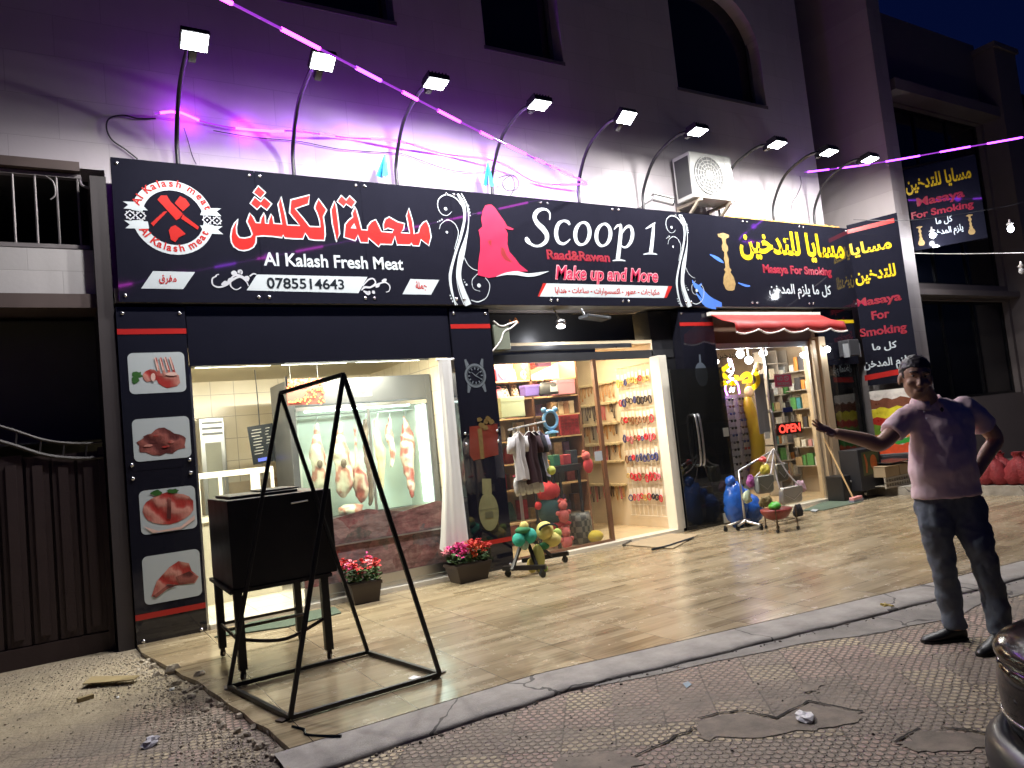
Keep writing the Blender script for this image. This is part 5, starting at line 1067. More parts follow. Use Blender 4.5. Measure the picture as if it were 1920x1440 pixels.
for i in range(6):
    for j in range(5):
        if rnd.random() < .8: P = t[1]; x = P.x-t[2]*.42+t[2]*.18*j; z = t[4]+t[3]*(.07+.155*i); b.box(x, x+t[2]*.12, 7.992, 7.996, z, z+t[3]*.10)
b.build('print', pdr, t[0])
# the crowded lower shelves
gpal = [('red',(.45,.04,.05)),('black',(.02,.02,.025)),('rose',(.52,.18,.22)),('cream',(.60,.50,.36)),('brown',(.20,.10,.05)),('teal',(.03,.14,.14)),('white',(.62,.58,.54)),('violet',(.16,.09,.28)),('gold',(.50,.36,.12))]
for ri, z in enumerate([.041]+zl[:-1]):
    x = s0+.05
    while x < s1-.12:
        w_ = .07+.10*rnd.random(); h_ = (.12+.15*rnd.random()) if ri else .25; nmc, col = rnd.choice(gpal); y_ = SY+.20+.04*rnd.random(); b = MB()
        if rnd.random() < .6: b.box(x, x+w_, y_, y_+.12, z+.002, z+h_); o = b.build('gift_box', mat('goods_'+nmc, col, .4, var=.5, scale=18), bevel=.006); ct = 'box'
        else: b.loft([((x+w_/2,y_+.06,z+.002),w_*.46,.05),((x+w_/2,y_+.06,z+h_*.3),w_*.5,.055),((x+w_/2,y_+.06,z+h_*.85),w_*.3,.03),((x+w_/2,y_+.06,z+h_),w_*.12,.015)], 12); o = b.build('gift_pouch', mat('goods_'+nmc, col, .4, var=.5, scale=18), smooth=True); ct = 'pouch'
        tag(o, nmc+' '+ct+' at the back of the '+('floor','lowest','second','third','fourth','fifth','sixth')[ri]+' shelf behind the accessory shop glass', ct, 'goods on the brown shelf unit'); x += w_+.02+.03*rnd.random()
# frog-eared blue table mirror
P = F(1032,787,7.75); BM = thing('table_mirror', 'light blue round table mirror with two round ears', 'mirror', (P.x,P.y,P.z-.17)); bl = cm('baby_blue',(.16,.36,.60),rough=.35)
b = MB(); b.tube([(P.x+.10*math.cos(2*math.pi*j/20),P.y,P.z+.11*math.sin(2*math.pi*j/20)) for j in range(20)], .022, 8, closed=True); b.build('frame', bl, BM, smooth=True)
for sx in (-1,1): b = MB(); b.ell((P.x+sx*.085,P.y,P.z+.125), .035, 10, 7); b.build('ear', bl, BM, smooth=True)
b = MB(); b.lathe([(.09,-.004),(.09,.004)], P, 20, Matrix.Rotation(R(90),3,'X')); b.build('glass', mat('mirror_glass',(.25,.27,.28),.05,1.,var=0), BM); b = MB(); b.lathe([(.09,-.17),(.085,-.15),(.02,-.13),(.02,-.10)], P, 14); b.build('foot', bl, BM)
# display table with boxes, toys below
tz = .98; TB = thing('display_table', 'dark display table on thin legs beside the red plush', 'table', (5.5,7.95,.04)); tx0, tx1 = F(1028,875,7.8).x, F(1086,870,7.8).x; tz = F(1060,872,7.8).z
b = MB(); b.box(tx0,tx1,7.75,8.25,tz-.08,tz); b.build('top', blackm, TB)
for x in (tx0+.02,tx1-.05):
    for y in (7.77,8.2): b = MB(); b.box(x,x+.03,y,y+.03,.04,tz-.08); b.build('leg', blackm, TB)
for i, (x, w_, h_, c_, lb, kd) in enumerate(((1040,18,24,(.03,.16,.10),'green bottle box on the display table','box'),(1062,20,22,(.42,.05,.07),'red gift box on the display table','box'),(1078,18,30,(.02,.03,.04),'black gift box at the right of the display table','box'),(1035,10,14,(.62,.30,.06),'orange tin on the display table','box'))):
    P = F(x,860,7.9); s_ = .0056; b = MB(); b.box(P.x-w_*s_/2,P.x+w_*s_/2,7.85+.03*i,7.98+.03*i,tz+.001,tz+h_*.0058); tag(b.build('gift_box', cm('tb%d' % i,c_), bevel=.006), lb, 'box')
def ball_toy(nm, label, cat, P, parts):
    t = thing(nm, label, cat, (P.x,P.y,min(P.z+q[2]-q[3] for q in parts)))
    for nmp, dx, dz, r, m in parts:
        b = MB(); b.ell((P.x+dx,P.y-.01*rnd.random(),P.z+dz), (r,r*.9,r) if not isinstance(r,tuple) else r, 14, 9, None, .05); b.build(nmp, m, t, smooth=True)
    return t
def bt(nm, label, cat, P, parts): 
    t = thing(nm, label, cat, P)
    for nmp, dx, dz, r, m in parts:
        b = MB(); b.ell((P.x+dx,P.y,P.z+dz), r if isinstance(r,tuple) else (r,r*.9,r), 14, 9, None, .06); b.build(nmp, m, t, smooth=True)
    return t
pinkp = cm('coral_plush',(.55,.11,.10),rough=.9,bump=.3); redp = cm('red_felt',(.50,.025,.03),rough=.9,bump=.3); darkp = cm('teal_felt',(.02,.06,.06),rough=.9)
bt('plush_toy','big red and teal plush toy with a red hat behind the glass','toy',F(1032,960,7.85),[('body',0,.02,(.17,.12,.19),darkp),('hat',.0,.26,(.16,.12,.13),redp),('foot',.05,-.17,(.24,.12,.05),redp),('arm',-.17,.1,.05,redp),('arm',.17,.1,.05,redp)])
for i, (px, lb) in enumerate((((1056,958),'coral plush bear, upper one beside the red hat toy'),((1062,1008),'coral plush bear sitting on the shop floor'))):
    bt('plush_bear',lb,'toy',F(*px,7.72),[('body',0,-.06,(.07,.06,.09),pinkp),('head',0,.07,.062,pinkp),('ear',-.045,.125,.022,pinkp),('ear',.045,.125,.022,pinkp),('arm',-.08,-.02,.03,pinkp),('arm',.08,-.02,.03,pinkp)])
P = F(1090,1000,7.85); b = MB(); b.lathe([(.13,0),(.15,.1),(.15,.28),(.13,.38)], (P.x,P.y,.05), 18); tag(b.build('basket', m_dots('striped',(.04,.035,.03),(.16,.14,.11),14), smooth=True), 'dark striped round basket on the floor by the doorway', 'basket')
bt('round_cushion','small yellow round cushion on the floor in the doorway','cushion',V((F(1116,1006,7.7).x,7.7,.12)),[('body',0,0,(.11,.10,.075),cm('lemon',(.62,.46,.05),rough=.9))])
bt('plush_toy','pink and red plush toy hanging in the doorway','toy',F(1102,865,7.7),[('body',.0,-.05,(.07,.05,.10),cm('hot_red',(.60,.05,.06),rough=.8)),('head',-.02,.07,.06,pinkp),('ear',-.05,.13,.02,pinkp)])
# jewellery rails on the right and back walls
gold = mat('gold_trim',(.70,.60,.40),.5,.0,var=.3,scale=60); bead = [mat('bead_dark',(.05,.03,.025),.4,var=.3), mat('bead_amber',(.40,.19,.05),.3,var=.4), mat('bead_silver',(.5,.46,.40),.3,.7,var=.2), mat('bead_rose',(.50,.10,.12),.4)]
HK = 'necklaces hanging in rows on the jewellery wall'
def neck(p, L_, m, lb):
    b = MB(); w_ = .012+.012*rnd.random(); q = [p+V((0,-w_,0)), p+V((0,-w_*.9,-L_*.6)), p+V((0,0,-L_)), p+V((0,w_*.9,-L_*.6)), p+V((0,w_,0))]
    if abs(p.x-6.93) > .06: q = [p+V((v.y-p.y,0,v.z-p.z)) for v in q]
    b.tube(crom(q,3), .007, 4); b.ell(q[2], .010+.008*rnd.random(), 6, 4); o = b.build('necklace', m); tag(o, lb, 'necklace', HK)
NL = ['dark beaded necklace in a row on the jewellery wall','amber necklace in a row on the jewellery wall','silver necklace in a row on the jewellery wall','rose necklace in a row on the jewellery wall']
for ri, z in enumerate((2.12,1.82,1.52,1.22,.96,.62)):
    t = thing('jewellery_rail', 'gold rail of hooks along the wall, ' + ('topmost','second from the top','third from the top','fourth from the top','fifth from the top','lowest')[ri] + ' row', 'rail', (6.9,9.0,z), 'gold hook rails')
    b = MB(); b.box(6.935,6.955,8.45,10.15,z,z+.022); b.box(5.3,6.9,10.155,10.18,z,z+.022); b.build('bar', gold, t)
    b = MB()
    for j in range(60): y = 8.46+1.66*j/60; b.obox((6.91,y,z+.01), .03,.014,.03+.02*rnd.random(), Matrix.Rotation(rnd.random(),3,'X'))
    for j in range(46): x = 5.33+1.55*j/46; b.obox((x,10.13,z+.01), .016,.03,.03+.02*rnd.random())
    b.build('clip', gold, t)
    if ri in (0,1,2,3,5):
        for j in range(22):
            y = 8.50+1.6*(j+.5*rnd.random())/22; k_ = rnd.choice((0,0,1,1,2,3) if ri else (1,1,2,1)); neck(V((6.93,y,z)), .10+.16*rnd.random(), bead[k_], NL[k_])
        for j in range(12): x = 5.35+1.5*(j+.4*rnd.random())/12; k_ = rnd.choice((0,1,2)); neck(V((x,10.12,z)), .10+.16*rnd.random(), bead[k_], NL[k_])
# wire grid with hair accessories on white cards
GR = thing('wire_grid', 'white wire grid of hair accessories just inside the doorway, right', 'rack', (6.93,8.0,.2)); b = MB()
for y in [7.66+.09*i for i in range(9)]: b.tube([(6.925,y,.2),(6.925,y,2.3)], .004, 4)
for z in [.2+.15*i for i in range(15)]: b.tube([(6.925,7.64,z),(6.925,8.40,z)], .004, 4)
b.build('grid', mat('grid_white',(.6,.55,.48),.4), GR)
card = cm('white_card',(.72,.68,.62)); hc = [('red',(.58,.03,.05)),('dark blue',(.05,.06,.20)),('pink',(.62,.16,.22)),('black',(.03,.025,.03)),('brown',(.25,.12,.06)),('gold',(.55,.38,.12))]
for ri, z0g in enumerate((2.2,1.93,1.66,1.40,1.13,.86,.58)):
    for j in range(9):
        y = 7.69+.078*j+.012*(rnd.random()-.5); dz_ = .03*(rnd.random()-.5); z = z0g+dz_; k_ = [5,3,4,0,1,0,0][ri] if rnd.random() < .65 else rnd.randrange(6); nmc, col = hc[k_]
        t = thing('hair_tie', nmc+' hair ties on a white card on the wire grid', 'hair accessory', (6.89,y,z-.17), 'hair accessories on the wire grid')
        b = MB(); b.box(6.90,6.903,y-.026,y+.026,z-.10,z+.01*rnd.random()); b.build('card', card, t)
        b = MB(); rb_ = .018+.016*rnd.random(); rc_ = .03+.025*rnd.random(); b.tube([(6.892-.01*rnd.random(),y+rb_*math.cos(2*math.pi*q/10)*(1+.3*rnd.random()),z-.09-rc_*.7+rc_*math.sin(2*math.pi*q/10)) for q in range(10)], .008+.007*rnd.random(), 5, closed=True); b.build('band', cm('hair_'+nmc.replace(' ','_'),col), t, smooth=True)
# rolling clothes rack on the terrace
wheels = [G(953,1082), G(1018,1083), G(1060,1055)]
rb = darkmet; RK = thing('clothes_rack', 'rolling metal clothes rack with plush toys at its foot, before the accessory panel', 'rack', (wheels[1].x, wheels[1].y, 0)); cx0 = (wheels[0]+wheels[1])/2; c2 = wheels[2]+V((-.42,.06,0))
b = MB(); b.bar(wheels[0]+V((-.05,0,.10)), wheels[1]+V((.05,0,.10)), .05,.045); b.bar(wheels[2]+V((.05,0,.10)), wheels[2]+V((-.5,.1,.10)), .05,.045); mid = (cx0+c2)/2
b.bar(cx0+V((-.15,0,.10)), mid+V((0,0,.42)), .03); b.bar(cx0+V((.15,0,.10)), mid+V((0,0,.42)), .03); b.bar(c2+V((.25,-.05,.10)), mid+V((0,0,.42)), .03); b.build('base', rb, RK)
for q in wheels: b = MB(); b.lathe([(.035,-.012),(.035,.012)], q+V((0,0,.036)), 12, Matrix.Rotation(R(90),3,'X')); b.box(q.x-.012,q.x+.012,q.y-.02,q.y+.02,q.z+.036,q.z+.09); b.build('wheel', pb, RK)
top = F(988,800,mid.y); zt = top.z; b = MB(); b.tube([mid+V((0,0,.40)), (mid.x,mid.y,zt)], .018, 8); b.build('pole', alu, RK)
r0 = F(953,806,mid.y); r1 = F(1022,790,mid.y); b = MB(); b.tube([r0, r1], .011, 6); b.build('rail', alu, RK); l0 = F(962,893,mid.y-.03); l1 = F(1010,882,mid.y-.03); b = MB(); b.tube([l0, l1], .011, 6); b.build('rail', mat('rail_red',(.5,.08,.12),.4), RK)
def garment(x0, zt, L_, w_, d_, m, label, slv=True):
    y = mid.y+d_; t = thing('hanging_garment', label, 'garment', (x0,y,zt-L_), 'clothes hanging on the rolling rack'); b = MB(); rings = []
    for f_, k_ in ((0,.25),(.04,.55),(.10,1),(.22,.86),(.5,.84),(.8,.95),(1,1.0)): rings.append(((x0+.008*math.sin(f_*9),y,zt-L_*f_), w_*k_*.5, .03+.02*f_))
    vs = []
    for c, rx, ry in rings:
        for j in range(16): a = 2*math.pi*j/16; vs.append((c[0]+rx*math.cos(a), c[1]+ry*math.sin(a)*(1+.5*math.sin(a*5+c[2]*4)), c[2]+.01*math.sin(a*3)))
    b.add(vs, [(i*16+j, i*16+(j+1)%16, (i+1)*16+(j+1)%16, (i+1)*16+j) for i in range(6) for j in range(16)]); b.build('cloth', m, t, smooth=True)
    if slv:
        for sx in (-1,1): b = MB(); b.loft([((x0+sx*w_*.44,y,zt-L_*.08),.05,.03),((x0+sx*w_*.58,y,zt-L_*.3),.055,.032),((x0+sx*w_*.6,y,zt-L_*.42),.055,.03)], 10); b.build('sleeve', m, t, smooth=True)
    b = MB(); b.tube(crom([(x0-w_*.35,y,zt-.04),(x0,y,zt+.01),(x0+w_*.35,y,zt-.04)]), .006, 5); b.tube([(x0,y,zt+.01),(x0,y,zt+.06)], .004, 4); b.build('hanger', whitem, t)
gx = lambda px: F(px, 800, mid.y).x
for px, w_, L_, d_, m, lb in ((960,.17,.50,-.10,cm('cloth_white',(.62,.60,.60),rough=.9),'white shirt with a red print, leftmost on the rolling rack'),(969,.16,.52,-.04,cm('cloth_blush',(.58,.48,.46),rough=.9),'blush white top, second on the rolling rack'),(982,.20,.55,-.09,cm('cloth_maroon',(.035,.012,.018),rough=.9),'dark maroon dress in the middle of the rolling rack'),(997,.20,.56,-.03,cm('cloth_navy',(.014,.014,.022),rough=.9),'black navy dress right of the maroon one'),(1012,.16,.50,.03,cm('cloth_stripe',(.36,.36,.50),rough=.9),'pale blue and white top, rightmost on the rack')):
    garment(gx(px), zt-.06-(px-960)*.0002, L_, w_, d_, m, lb)
plast = mat('plastic_wrap',(.50,.49,.48),.15,var=.4,scale=20,bump=.5,bscale=25)
for i, px in enumerate((969,980,994,1006)):
    P = F(px, 892-i*2, mid.y-.05); t = thing('wrapped_slippers', ('leftmost','second','third','rightmost')[i]+' plastic wrapped pair hanging from the lower rail', 'slippers', P-V((0,0,.22)), 'wrapped pairs on the lower rail')
    for s_ in (-1,1): b = MB(); b.loft([(P+V((s_*.015,0,-.02)),.02,.018),(P+V((s_*.025,-.01,-.09)),.036,.028),(P+V((s_*.028+.01,-.01,-.17)),.032,.03),(P+V((s_*.03+.02,0,-.22)),.018,.018)], 10); b.build('slipper', plast, t, smooth=True)
    b = MB(); b.tube([P+V((0,0,.01)), P+V((0,0,-.03))], .004, 4); b.build('hook', alu, t)
turq = cm('turquoise_plush',(.03,.33,.25),rough=.9,bump=.3); ylw = cm('yellow_felt',(.58,.50,.16),rough=.9,bump=.3); grn = cm('green_felt',(.03,.16,.06),rough=.9)
P = F(982,1010,mid.y-.12); bt('plush_frog','turquoise plush toy with round cheeks hanging low on the rolling rack','toy',P,[('head',-.06,0,.075,turq),('head',.07,.02,.085,turq),('cap',.0,.09,(.09,.07,.04),grn),('muzzle',.0,-.06,(.05,.05,.06),cm('mint_felt',(.30,.42,.34),rough=.9)),('tuft',.02,.13,.05,ylw)])
P = F(1022,1000,mid.y-.10); bt('plush_toy','yellow plush toy with a dark band hanging right of the turquoise one','toy',P,[('head',0,.03,.10,ylw),('body',.08,-.08,(.11,.08,.08),ylw),('foot',.16,-.02,.05,cm('lime_felt',(.30,.42,.10),rough=.9)),('leaf',-.03,-.13,(.07,.05,.04),grn)])
b = MB(); b.tube([P+V((.10*math.cos(a),-.05-.05*abs(math.cos(a*.5)),.05+.10*math.sin(a)*.5)) for a in [math.pi*i/8 for i in range(9)]], .013, 6); o = b.build('band', pb); setpar(o, bpy.data.objects[[x.name for x in bpy.data.objects if x.get('label','').startswith('yellow plush toy with a dark')][0]])
P = F(1010,1052,mid.y-.10); bt('plush_toy','long yellow green plush resting between the rack wheels','toy',P,[('body',0,.03,(.075,.06,.15),cm('lime_yellow',(.46,.46,.14),rough=.9)),('foot',-.09,-.03,(.06,.05,.08),ylw),('foot',.05,-.09,(.05,.05,.04),cm('lime_felt',(.3,.42,.1)))])
bt('tennis_ball','yellow ball charm hanging in front of the rack','charm',F(1034,882,mid.y-.08),[('ball',0,0,.05,cm('ball_lime',(.50,.55,.12),rough=.9))])
# doormat
b = MB(); b.prism([G(*q, z=.004) for q in ((1168,1022),(1210,1000),(1310,1003),(1262,1029))], (0,0,.008)); DMt = tag(b.build('doormat', cm('mat_brown',(.30,.235,.15),rough=.9,var=.3,bump=.4,bscale=120)), 'thin brown doormat with dark curled edges outside the accessory shop', 'doormat')
b = MB()
for q in (((1168,1022),(1190,1011),(1210,1001)),((1222,1030),(1250,1024),(1300,1008))): b.tube(crom([G(x,y,.018) for x, y in q]), .014, 5)
b.build('edge', pb, DMt)
# ================================================================== SMOKING SHOP
AWm = mat('awning_red', (.30,.014,.011), .55, var=.15, scale=3, bump=.15, bscale=12)
a0, a1 = F(1330,590,7.40), F(1557,589,7.40); b0, b1 = F(1337,628,6.95), F(1563,622,6.95)
AWN = thing('awning', 'short red awning with a scalloped white-edged valance over the smoking shop door', 'awning', ((a0.x+a1.x)/2,7.4,2.5)); n = 40; zt, zm = (a0.z+a1.z)/2, (b0.z+b1.z)/2+.16
xa, xb = a0.x, (a1.x+b1.x)/2
def sag(u): return .006*math.sin(u*22)+.006*math.sin(u*9)
def scal(u): return zm-.10-.055*abs(math.sin(math.pi*(u*4.5+.2)))
vs = []
for i in range(n+1):
    u = i/n; x = xa+(xb-xa)*u; vs += [(x,7.40,zt),(x,7.18,(zt+zm)/2-.03+sag(u)),(x,6.97,zm+sag(u)*.3),(x,6.955+.02*math.sin(u*30),scal(u))]
b = MB(); b.add(vs, [(4*i+k,4*(i+1)+k,4*(i+1)+k+1,4*i+k+1) for i in range(n) for k in range(3)]); o = b.build('fabric', AWm, AWN, smooth=True); sm_ = o.modifiers.new('solid','SOLIDIFY'); sm_.thickness = .006
b = MB(); b.tube([(xa+(xb-xa)*i/n, 6.95+.02*math.sin(i/n*30), scal(i/n)) for i in range(n+1)], .012, 6); b.build('edging', mat('white_piping',(.75,.70,.66),.6), AWN, smooth=True)
b = MB(); b.box(xa-.02,xb+.02,7.37,7.43,zt-.02,zt+.03); b.build('bar', whitem, AWN)
# door glazing
SW = thing('smoking_window', 'glass door and window of the smoking shop covered in yellow letters', 'shop window', (9.0,7.5,.05))
b = MB(); b.box(8.04,9.05,7.495,7.505,.05,2.42); b.build('pane', glass, SW); b = MB(); b.box(9.08,10.06,7.485,7.495,.05,2.42); b.build('pane', glass, SW)
b = MB(); b.box(8.02,10.10,7.48,7.53,2.42,2.5); b.box(8.02,8.05,7.485,7.52,.05,2.42); b.box(9.05,9.08,7.48,7.52,.05,2.42); b.box(10.06,10.098,7.48,7.52,.05,2.42); b.build('frame', alu, SW)
h0 = F(1449,770,7.4); h1 = F(1460,842,7.4); b = MB(); b.tube(crom([(h0.x,7.48,h0.z),(h0.x,7.42,h0.z-.02),(h0.x,7.41,(h0.z+h1.z)/2),(h0.x,7.42,h1.z+.02),(h0.x,7.48,h1.z)]), .014, 8); b.build('handle', alu, SW, smooth=True)
WP = Pl((0,7.49,0),(1,0,0),(0,0,1)); ytr = mat('print_yellow_clear', (.80,.58,.01), .3, var=0); t_, N_, L_, p_ = nodes(ytr); tb_ = N_.new('ShaderNodeBsdfTranslucent'); tb_.inputs[0].default_value = (1,.72,.02,1); mx_ = N_.new('ShaderNodeMixShader'); mx_.inputs[0].default_value = .6; L_.new(p_.outputs[0], mx_.inputs[1]); L_.new(tb_.outputs[0], mx_.inputs[2]); L_.new(mx_.outputs[0], N_['Material Output'].inputs[0])
b = MB(); text(b, "رصكا", WP, tbox(WP,(1339,720),(1370,735),(1424,702),(1350,682)), .004, .055); b.build('headline', ytr, SW)
b = MB(); text(b, "مسايا للتدخين", WP, tbox(WP,(1343,668),(1370,674),(1414,668),(1380,660)), .004, .01); b.build('lettering', pb, SW)
WP2 = Pl((0,7.48,0),(1,0,0),(0,0,1)); NS = thing('no_smoking_sticker', 'pink square NO SMOKING sticker on the smoking shop door', 'sticker', F(1468,713,7.48))
nu0, nv0, nu1, nv1 = tbox(WP2,(1452,715),(1468,726),(1484,712),(1468,701)); b = MB(); shape(b, [(nu0,nv0),(nu1,nv0),(nu1,nv1),(nu0,nv1)], WP2, .002); b.build('panel', mat('sticker_pink',(.66,.06,.15),.4,emit=(.66,.06,.15),es=.0), NS)
b = MB(); ribbon(b, [(nu0+.012,nv0+.012),(nu1-.012,nv0+.012),(nu1-.012,nv1-.012),(nu0+.012,nv1-.012)], WP2, .003, 1, True, .010); W_ = nu1-nu0; H_ = nv1-nv0
text(b, "NO", WP2, (nu0+.16*W_,nv0+.50*H_,nu0+.48*W_,nv0+.82*H_), .003, .03); text(b, "SMOKING", WP2, (nu0+.14*W_,nv0+.16*H_,nu0+.86*W_,nv0+.38*H_), .003, .02)
ribbon(b, [(nu0+W_*.70+W_*.13*math.cos(a), nv0+H_*.66+H_*.16*math.sin(a)) for a in [2*math.pi*i/14 for i in range(14)]], WP2, .003, 1, True, .012); ribbon(b, [(nu0+W_*.62,nv0+H_*.76),(nu0+W_*.78,nv0+H_*.56)], WP2, .004, 1, False, .012); b.build('lettering', pw, NS)
OS = thing('open_sign', 'red glowing OPEN letters on the smoking shop door', 'light sign', F(1480,803,7.47)); OP = Pl((0,7.475,0),(1,0,0),(0,0,1)); b = MB(); text(b, "OPEN", OP, tbox(OP,(1460,804),(1470,812),(1500,800),(1470,796)), .004, .03); b.build('lettering', emis('open_red',(1,.06,.04),2.2), OS)
b = MB(); q = tbox(OP,(1457,805),(1470,815),(1503,800),(1470,793)); b.box(q[0],q[2],7.477,7.482,q[1],q[3]); b.build('board', mat('open_board',(.03,.012,.012),.4), OS)
def plate(nm, label, cat, px, wp, hp, Y, m, th=.004): 
    P = F(*px, Y); s_ = (F(px[0]+40,px[1],Y).x-P.x)/40; sz = (F(px[0],px[1]-40,Y).z-P.z)/40; b = MB(); b.box(P.x-wp*s_/2,P.x+wp*s_/2,Y,Y+th,P.z-hp*sz/2,P.z+hp*sz/2); return tag(b.build(nm, m), label, cat)
gp = mat('grey_notice',(.34,.31,.33),.6,var=.1,scale=30)
plate('paper_sheet','tall greyish paper sheet taped inside the smoking shop door','paper',(1428,757),20,112,7.515,gp); plate('paper_sheet','narrow paper strip taped right of the tall grey sheet','paper',(1447,742),9,26,7.52,mat('pale_notice',(.5,.48,.46),.6,var=.3,scale=60)); plate('blue_sticker','small dark blue sticker above the OPEN letters','sticker',(1477,768),18,9,7.478,mat('navy',(.02,.03,.14),.4)); plate('lock_plate','white lock plate on the smoking shop door','lock',(1439,816),9,13,7.475,whitem)
# ceiling bulbs
for i, px in enumerate(((1340,678),(1388,664),(1404,675),(1431,662),(1508,668))):
    P = F(*px, 7.9); t = thing('ceiling_bulb', 'bright white bulb under the smoking shop ceiling, ' + ('leftmost','second from left','middle one','second from right','rightmost')[i], 'bulb', P, 'bulbs in the smoking shop')
    b = MB(); b.ell(P, .062 if i < 4 else .04, 12, 8); b.build('globe', emis('globe_white',(.95,.97,1),22), t, smooth=True); b = MB(); b.tube([P+V((0,0,.055)),(P.x,P.y,2.76)], .014, 6); b.build('stem', whitem, t); point('bulb_glow', P-V((0,.0,.09)), 14, (1,.95,.88), .06, t)
# neon
P = F(1373,715,7.62); NE = thing('neon_sign', 'violet and white neon sign hanging behind the yellow letters', 'neon sign', P); nv_ = emis('neon_violet',(.62,.12,1),14); nw = emis('neon_white',(1,.75,.95),14); NP = Pl((0,7.62,0),(1,0,0),(0,0,1))
def np_(x, y): q = NP.px(1300+x/6, 620+y/6); return NP.p(*q)
b = MB(); b.tube(crom([np_(*q) for q in ((385,725),(360,660),(370,600),(400,570),(440,560),(480,575),(505,620),(518,710))]), .011, 7); b.build('outline', nv_, NE, smooth=True)
b = MB(); b.tube(crom([np_(*q) for q in ((390,310),(410,400),(385,450),(440,470),(400,520),(450,540))]), .011, 7); b.tube(crom([np_(*q) for q in ((420,320),(450,440),(420,500))]), .010, 7); b.tube(crom([np_(*q) for q in ((410,690),(425,640),(445,690),(460,640))]), .009, 7); b.build('letter', nw, NE, smooth=True); point('neon_glow', P+V((0,-.05,0)), 4, (.8,.4,1), .05, NE)
# yellow inflatable figure
yl = mat('yellow_vinyl',(.55,.36,.01),.4,var=.1); pts = [F(1404,762,7.75),F(1415,800,7.75),F(1421,840,7.75),F(1417,880,7.75)]
YF = thing('yellow_figure', 'tall curved yellow figure with cream ball heads beside the sunglasses tower', 'display figure', (pts[3].x,7.75,.5)); b = MB(); b.tube(crom([F(1403,745,7.75)]+pts+[F(1410,905,7.75)]), [.05]+[.07+.05*math.sin(i/30*3.1) for i in range(29)]+[.03], 12) if False else b.tube(crom([F(1403,745,7.75)]+pts+[F(1410,905,7.75)],6), [.05+.06*math.sin(math.pi*i/30) for i in range(31)], 12); b.build('body', yl, YF, smooth=True)
crm = mat('cream_ball',(.62,.50,.22),.4); P = F(1406,734,7.72); b = MB(); b.ell(P,.085,14,10); b.build('head', crm, YF, smooth=True); P2_ = F(1422,687,7.72); b = MB(); b.ell(P2_,.065,12,8); b.build('head', crm, YF, smooth=True); b = MB(); b.tube([P+V((0,.03,.05)), P2_+V((0,.03,-.04))], .05, 10); b.build('neck', yl, YF, smooth=True)
# sunglasses tower
q0, q1 = F(1349,742,7.8), F(1402,742,7.8); zb_ = F(1375,925,7.8).z; TW = thing('sunglasses_tower', 'tall revolving stand of sunglasses behind the smoking shop glass', 'display stand', ((q0.x+q1.x)/2,7.95,.05)); tx = (q0.x+q1.x)/2; tw = (q1.x-q0.x)
ts = mat('tower_grey',(.44,.42,.44),.35,.2,var=.1); b = MB(); b.box(tx-tw*.34,tx+tw*.42,7.82,8.1,zb_,q0.z); b.build('panel', ts, TW); b = MB(); b.lathe([(.22,.05),(.22,.08),(.03,.1),(.03,zb_)], (tx,7.95,0), 16); b.build('foot', darkmet, TW); b = MB(); b.box(tx-tw*.52,tx-tw*.345,7.80,7.84,zb_,q0.z-.05); b.build('side_strip', mat('strip_yellow',(.5,.36,.06),.4), TW)
b = MB()
for x in (tx-.02, tx+tw*.38, tx+tw*.16): b.tube([(x,7.81,zb_),(x,7.81,q0.z)], .006, 5)
b.build('rod', alu, TW)
lens = [('black',(.012,.012,.014)),('amber',(.42,.24,.03)),('brown',(.10,.045,.02)),('blue',(.03,.05,.16)),('red',(.30,.03,.02)),('green',(.04,.16,.06))]
nr = 13
for c_, xx in enumerate((tx-tw*.43, tx-tw*.15, tx+tw*.22)):
    for r_ in range(nr):
        z = q0.z-.07-(q0.z-zb_-.16)*r_/(nr-1); k_ = 1 if c_ == 0 and rnd.random() < .7 else rnd.choice((0,0,0,2,3,4 if r_ == 7 else 0,5 if r_ == 8 else 2)); nmc, col = lens[k_]; y = 7.795
        t = thing('sunglasses', nmc+' lensed sunglasses on the '+('yellow left','middle','right')[c_]+' column of the stand', 'sunglasses', (xx,y,z), 'sunglasses on the revolving stand')
        lm = mat('lens_'+nmc, col, .12, var=0); fmn = mat('frame_'+rnd.choice(('black','gold','white')), {'b':(.02,.02,.02),'g':(.45,.30,.08),'w':(.6,.58,.55)}['b'], .3)
        for sx in (-1,1): b = MB(); b.ell((xx+sx*.034,y-.012,z), (.029,.008,.021), 10, 6); b.build('lens', lm, t, smooth=True)
        b = MB(); b.tube([(xx-.066,y+.02,z+.012),(xx-.062,y-.008,z+.014),(xx,y-.014,z+.012),(xx+.062,y-.008,z+.014),(xx+.066,y+.02,z+.012)], .004, 5); b.build('frame', fmn, t)
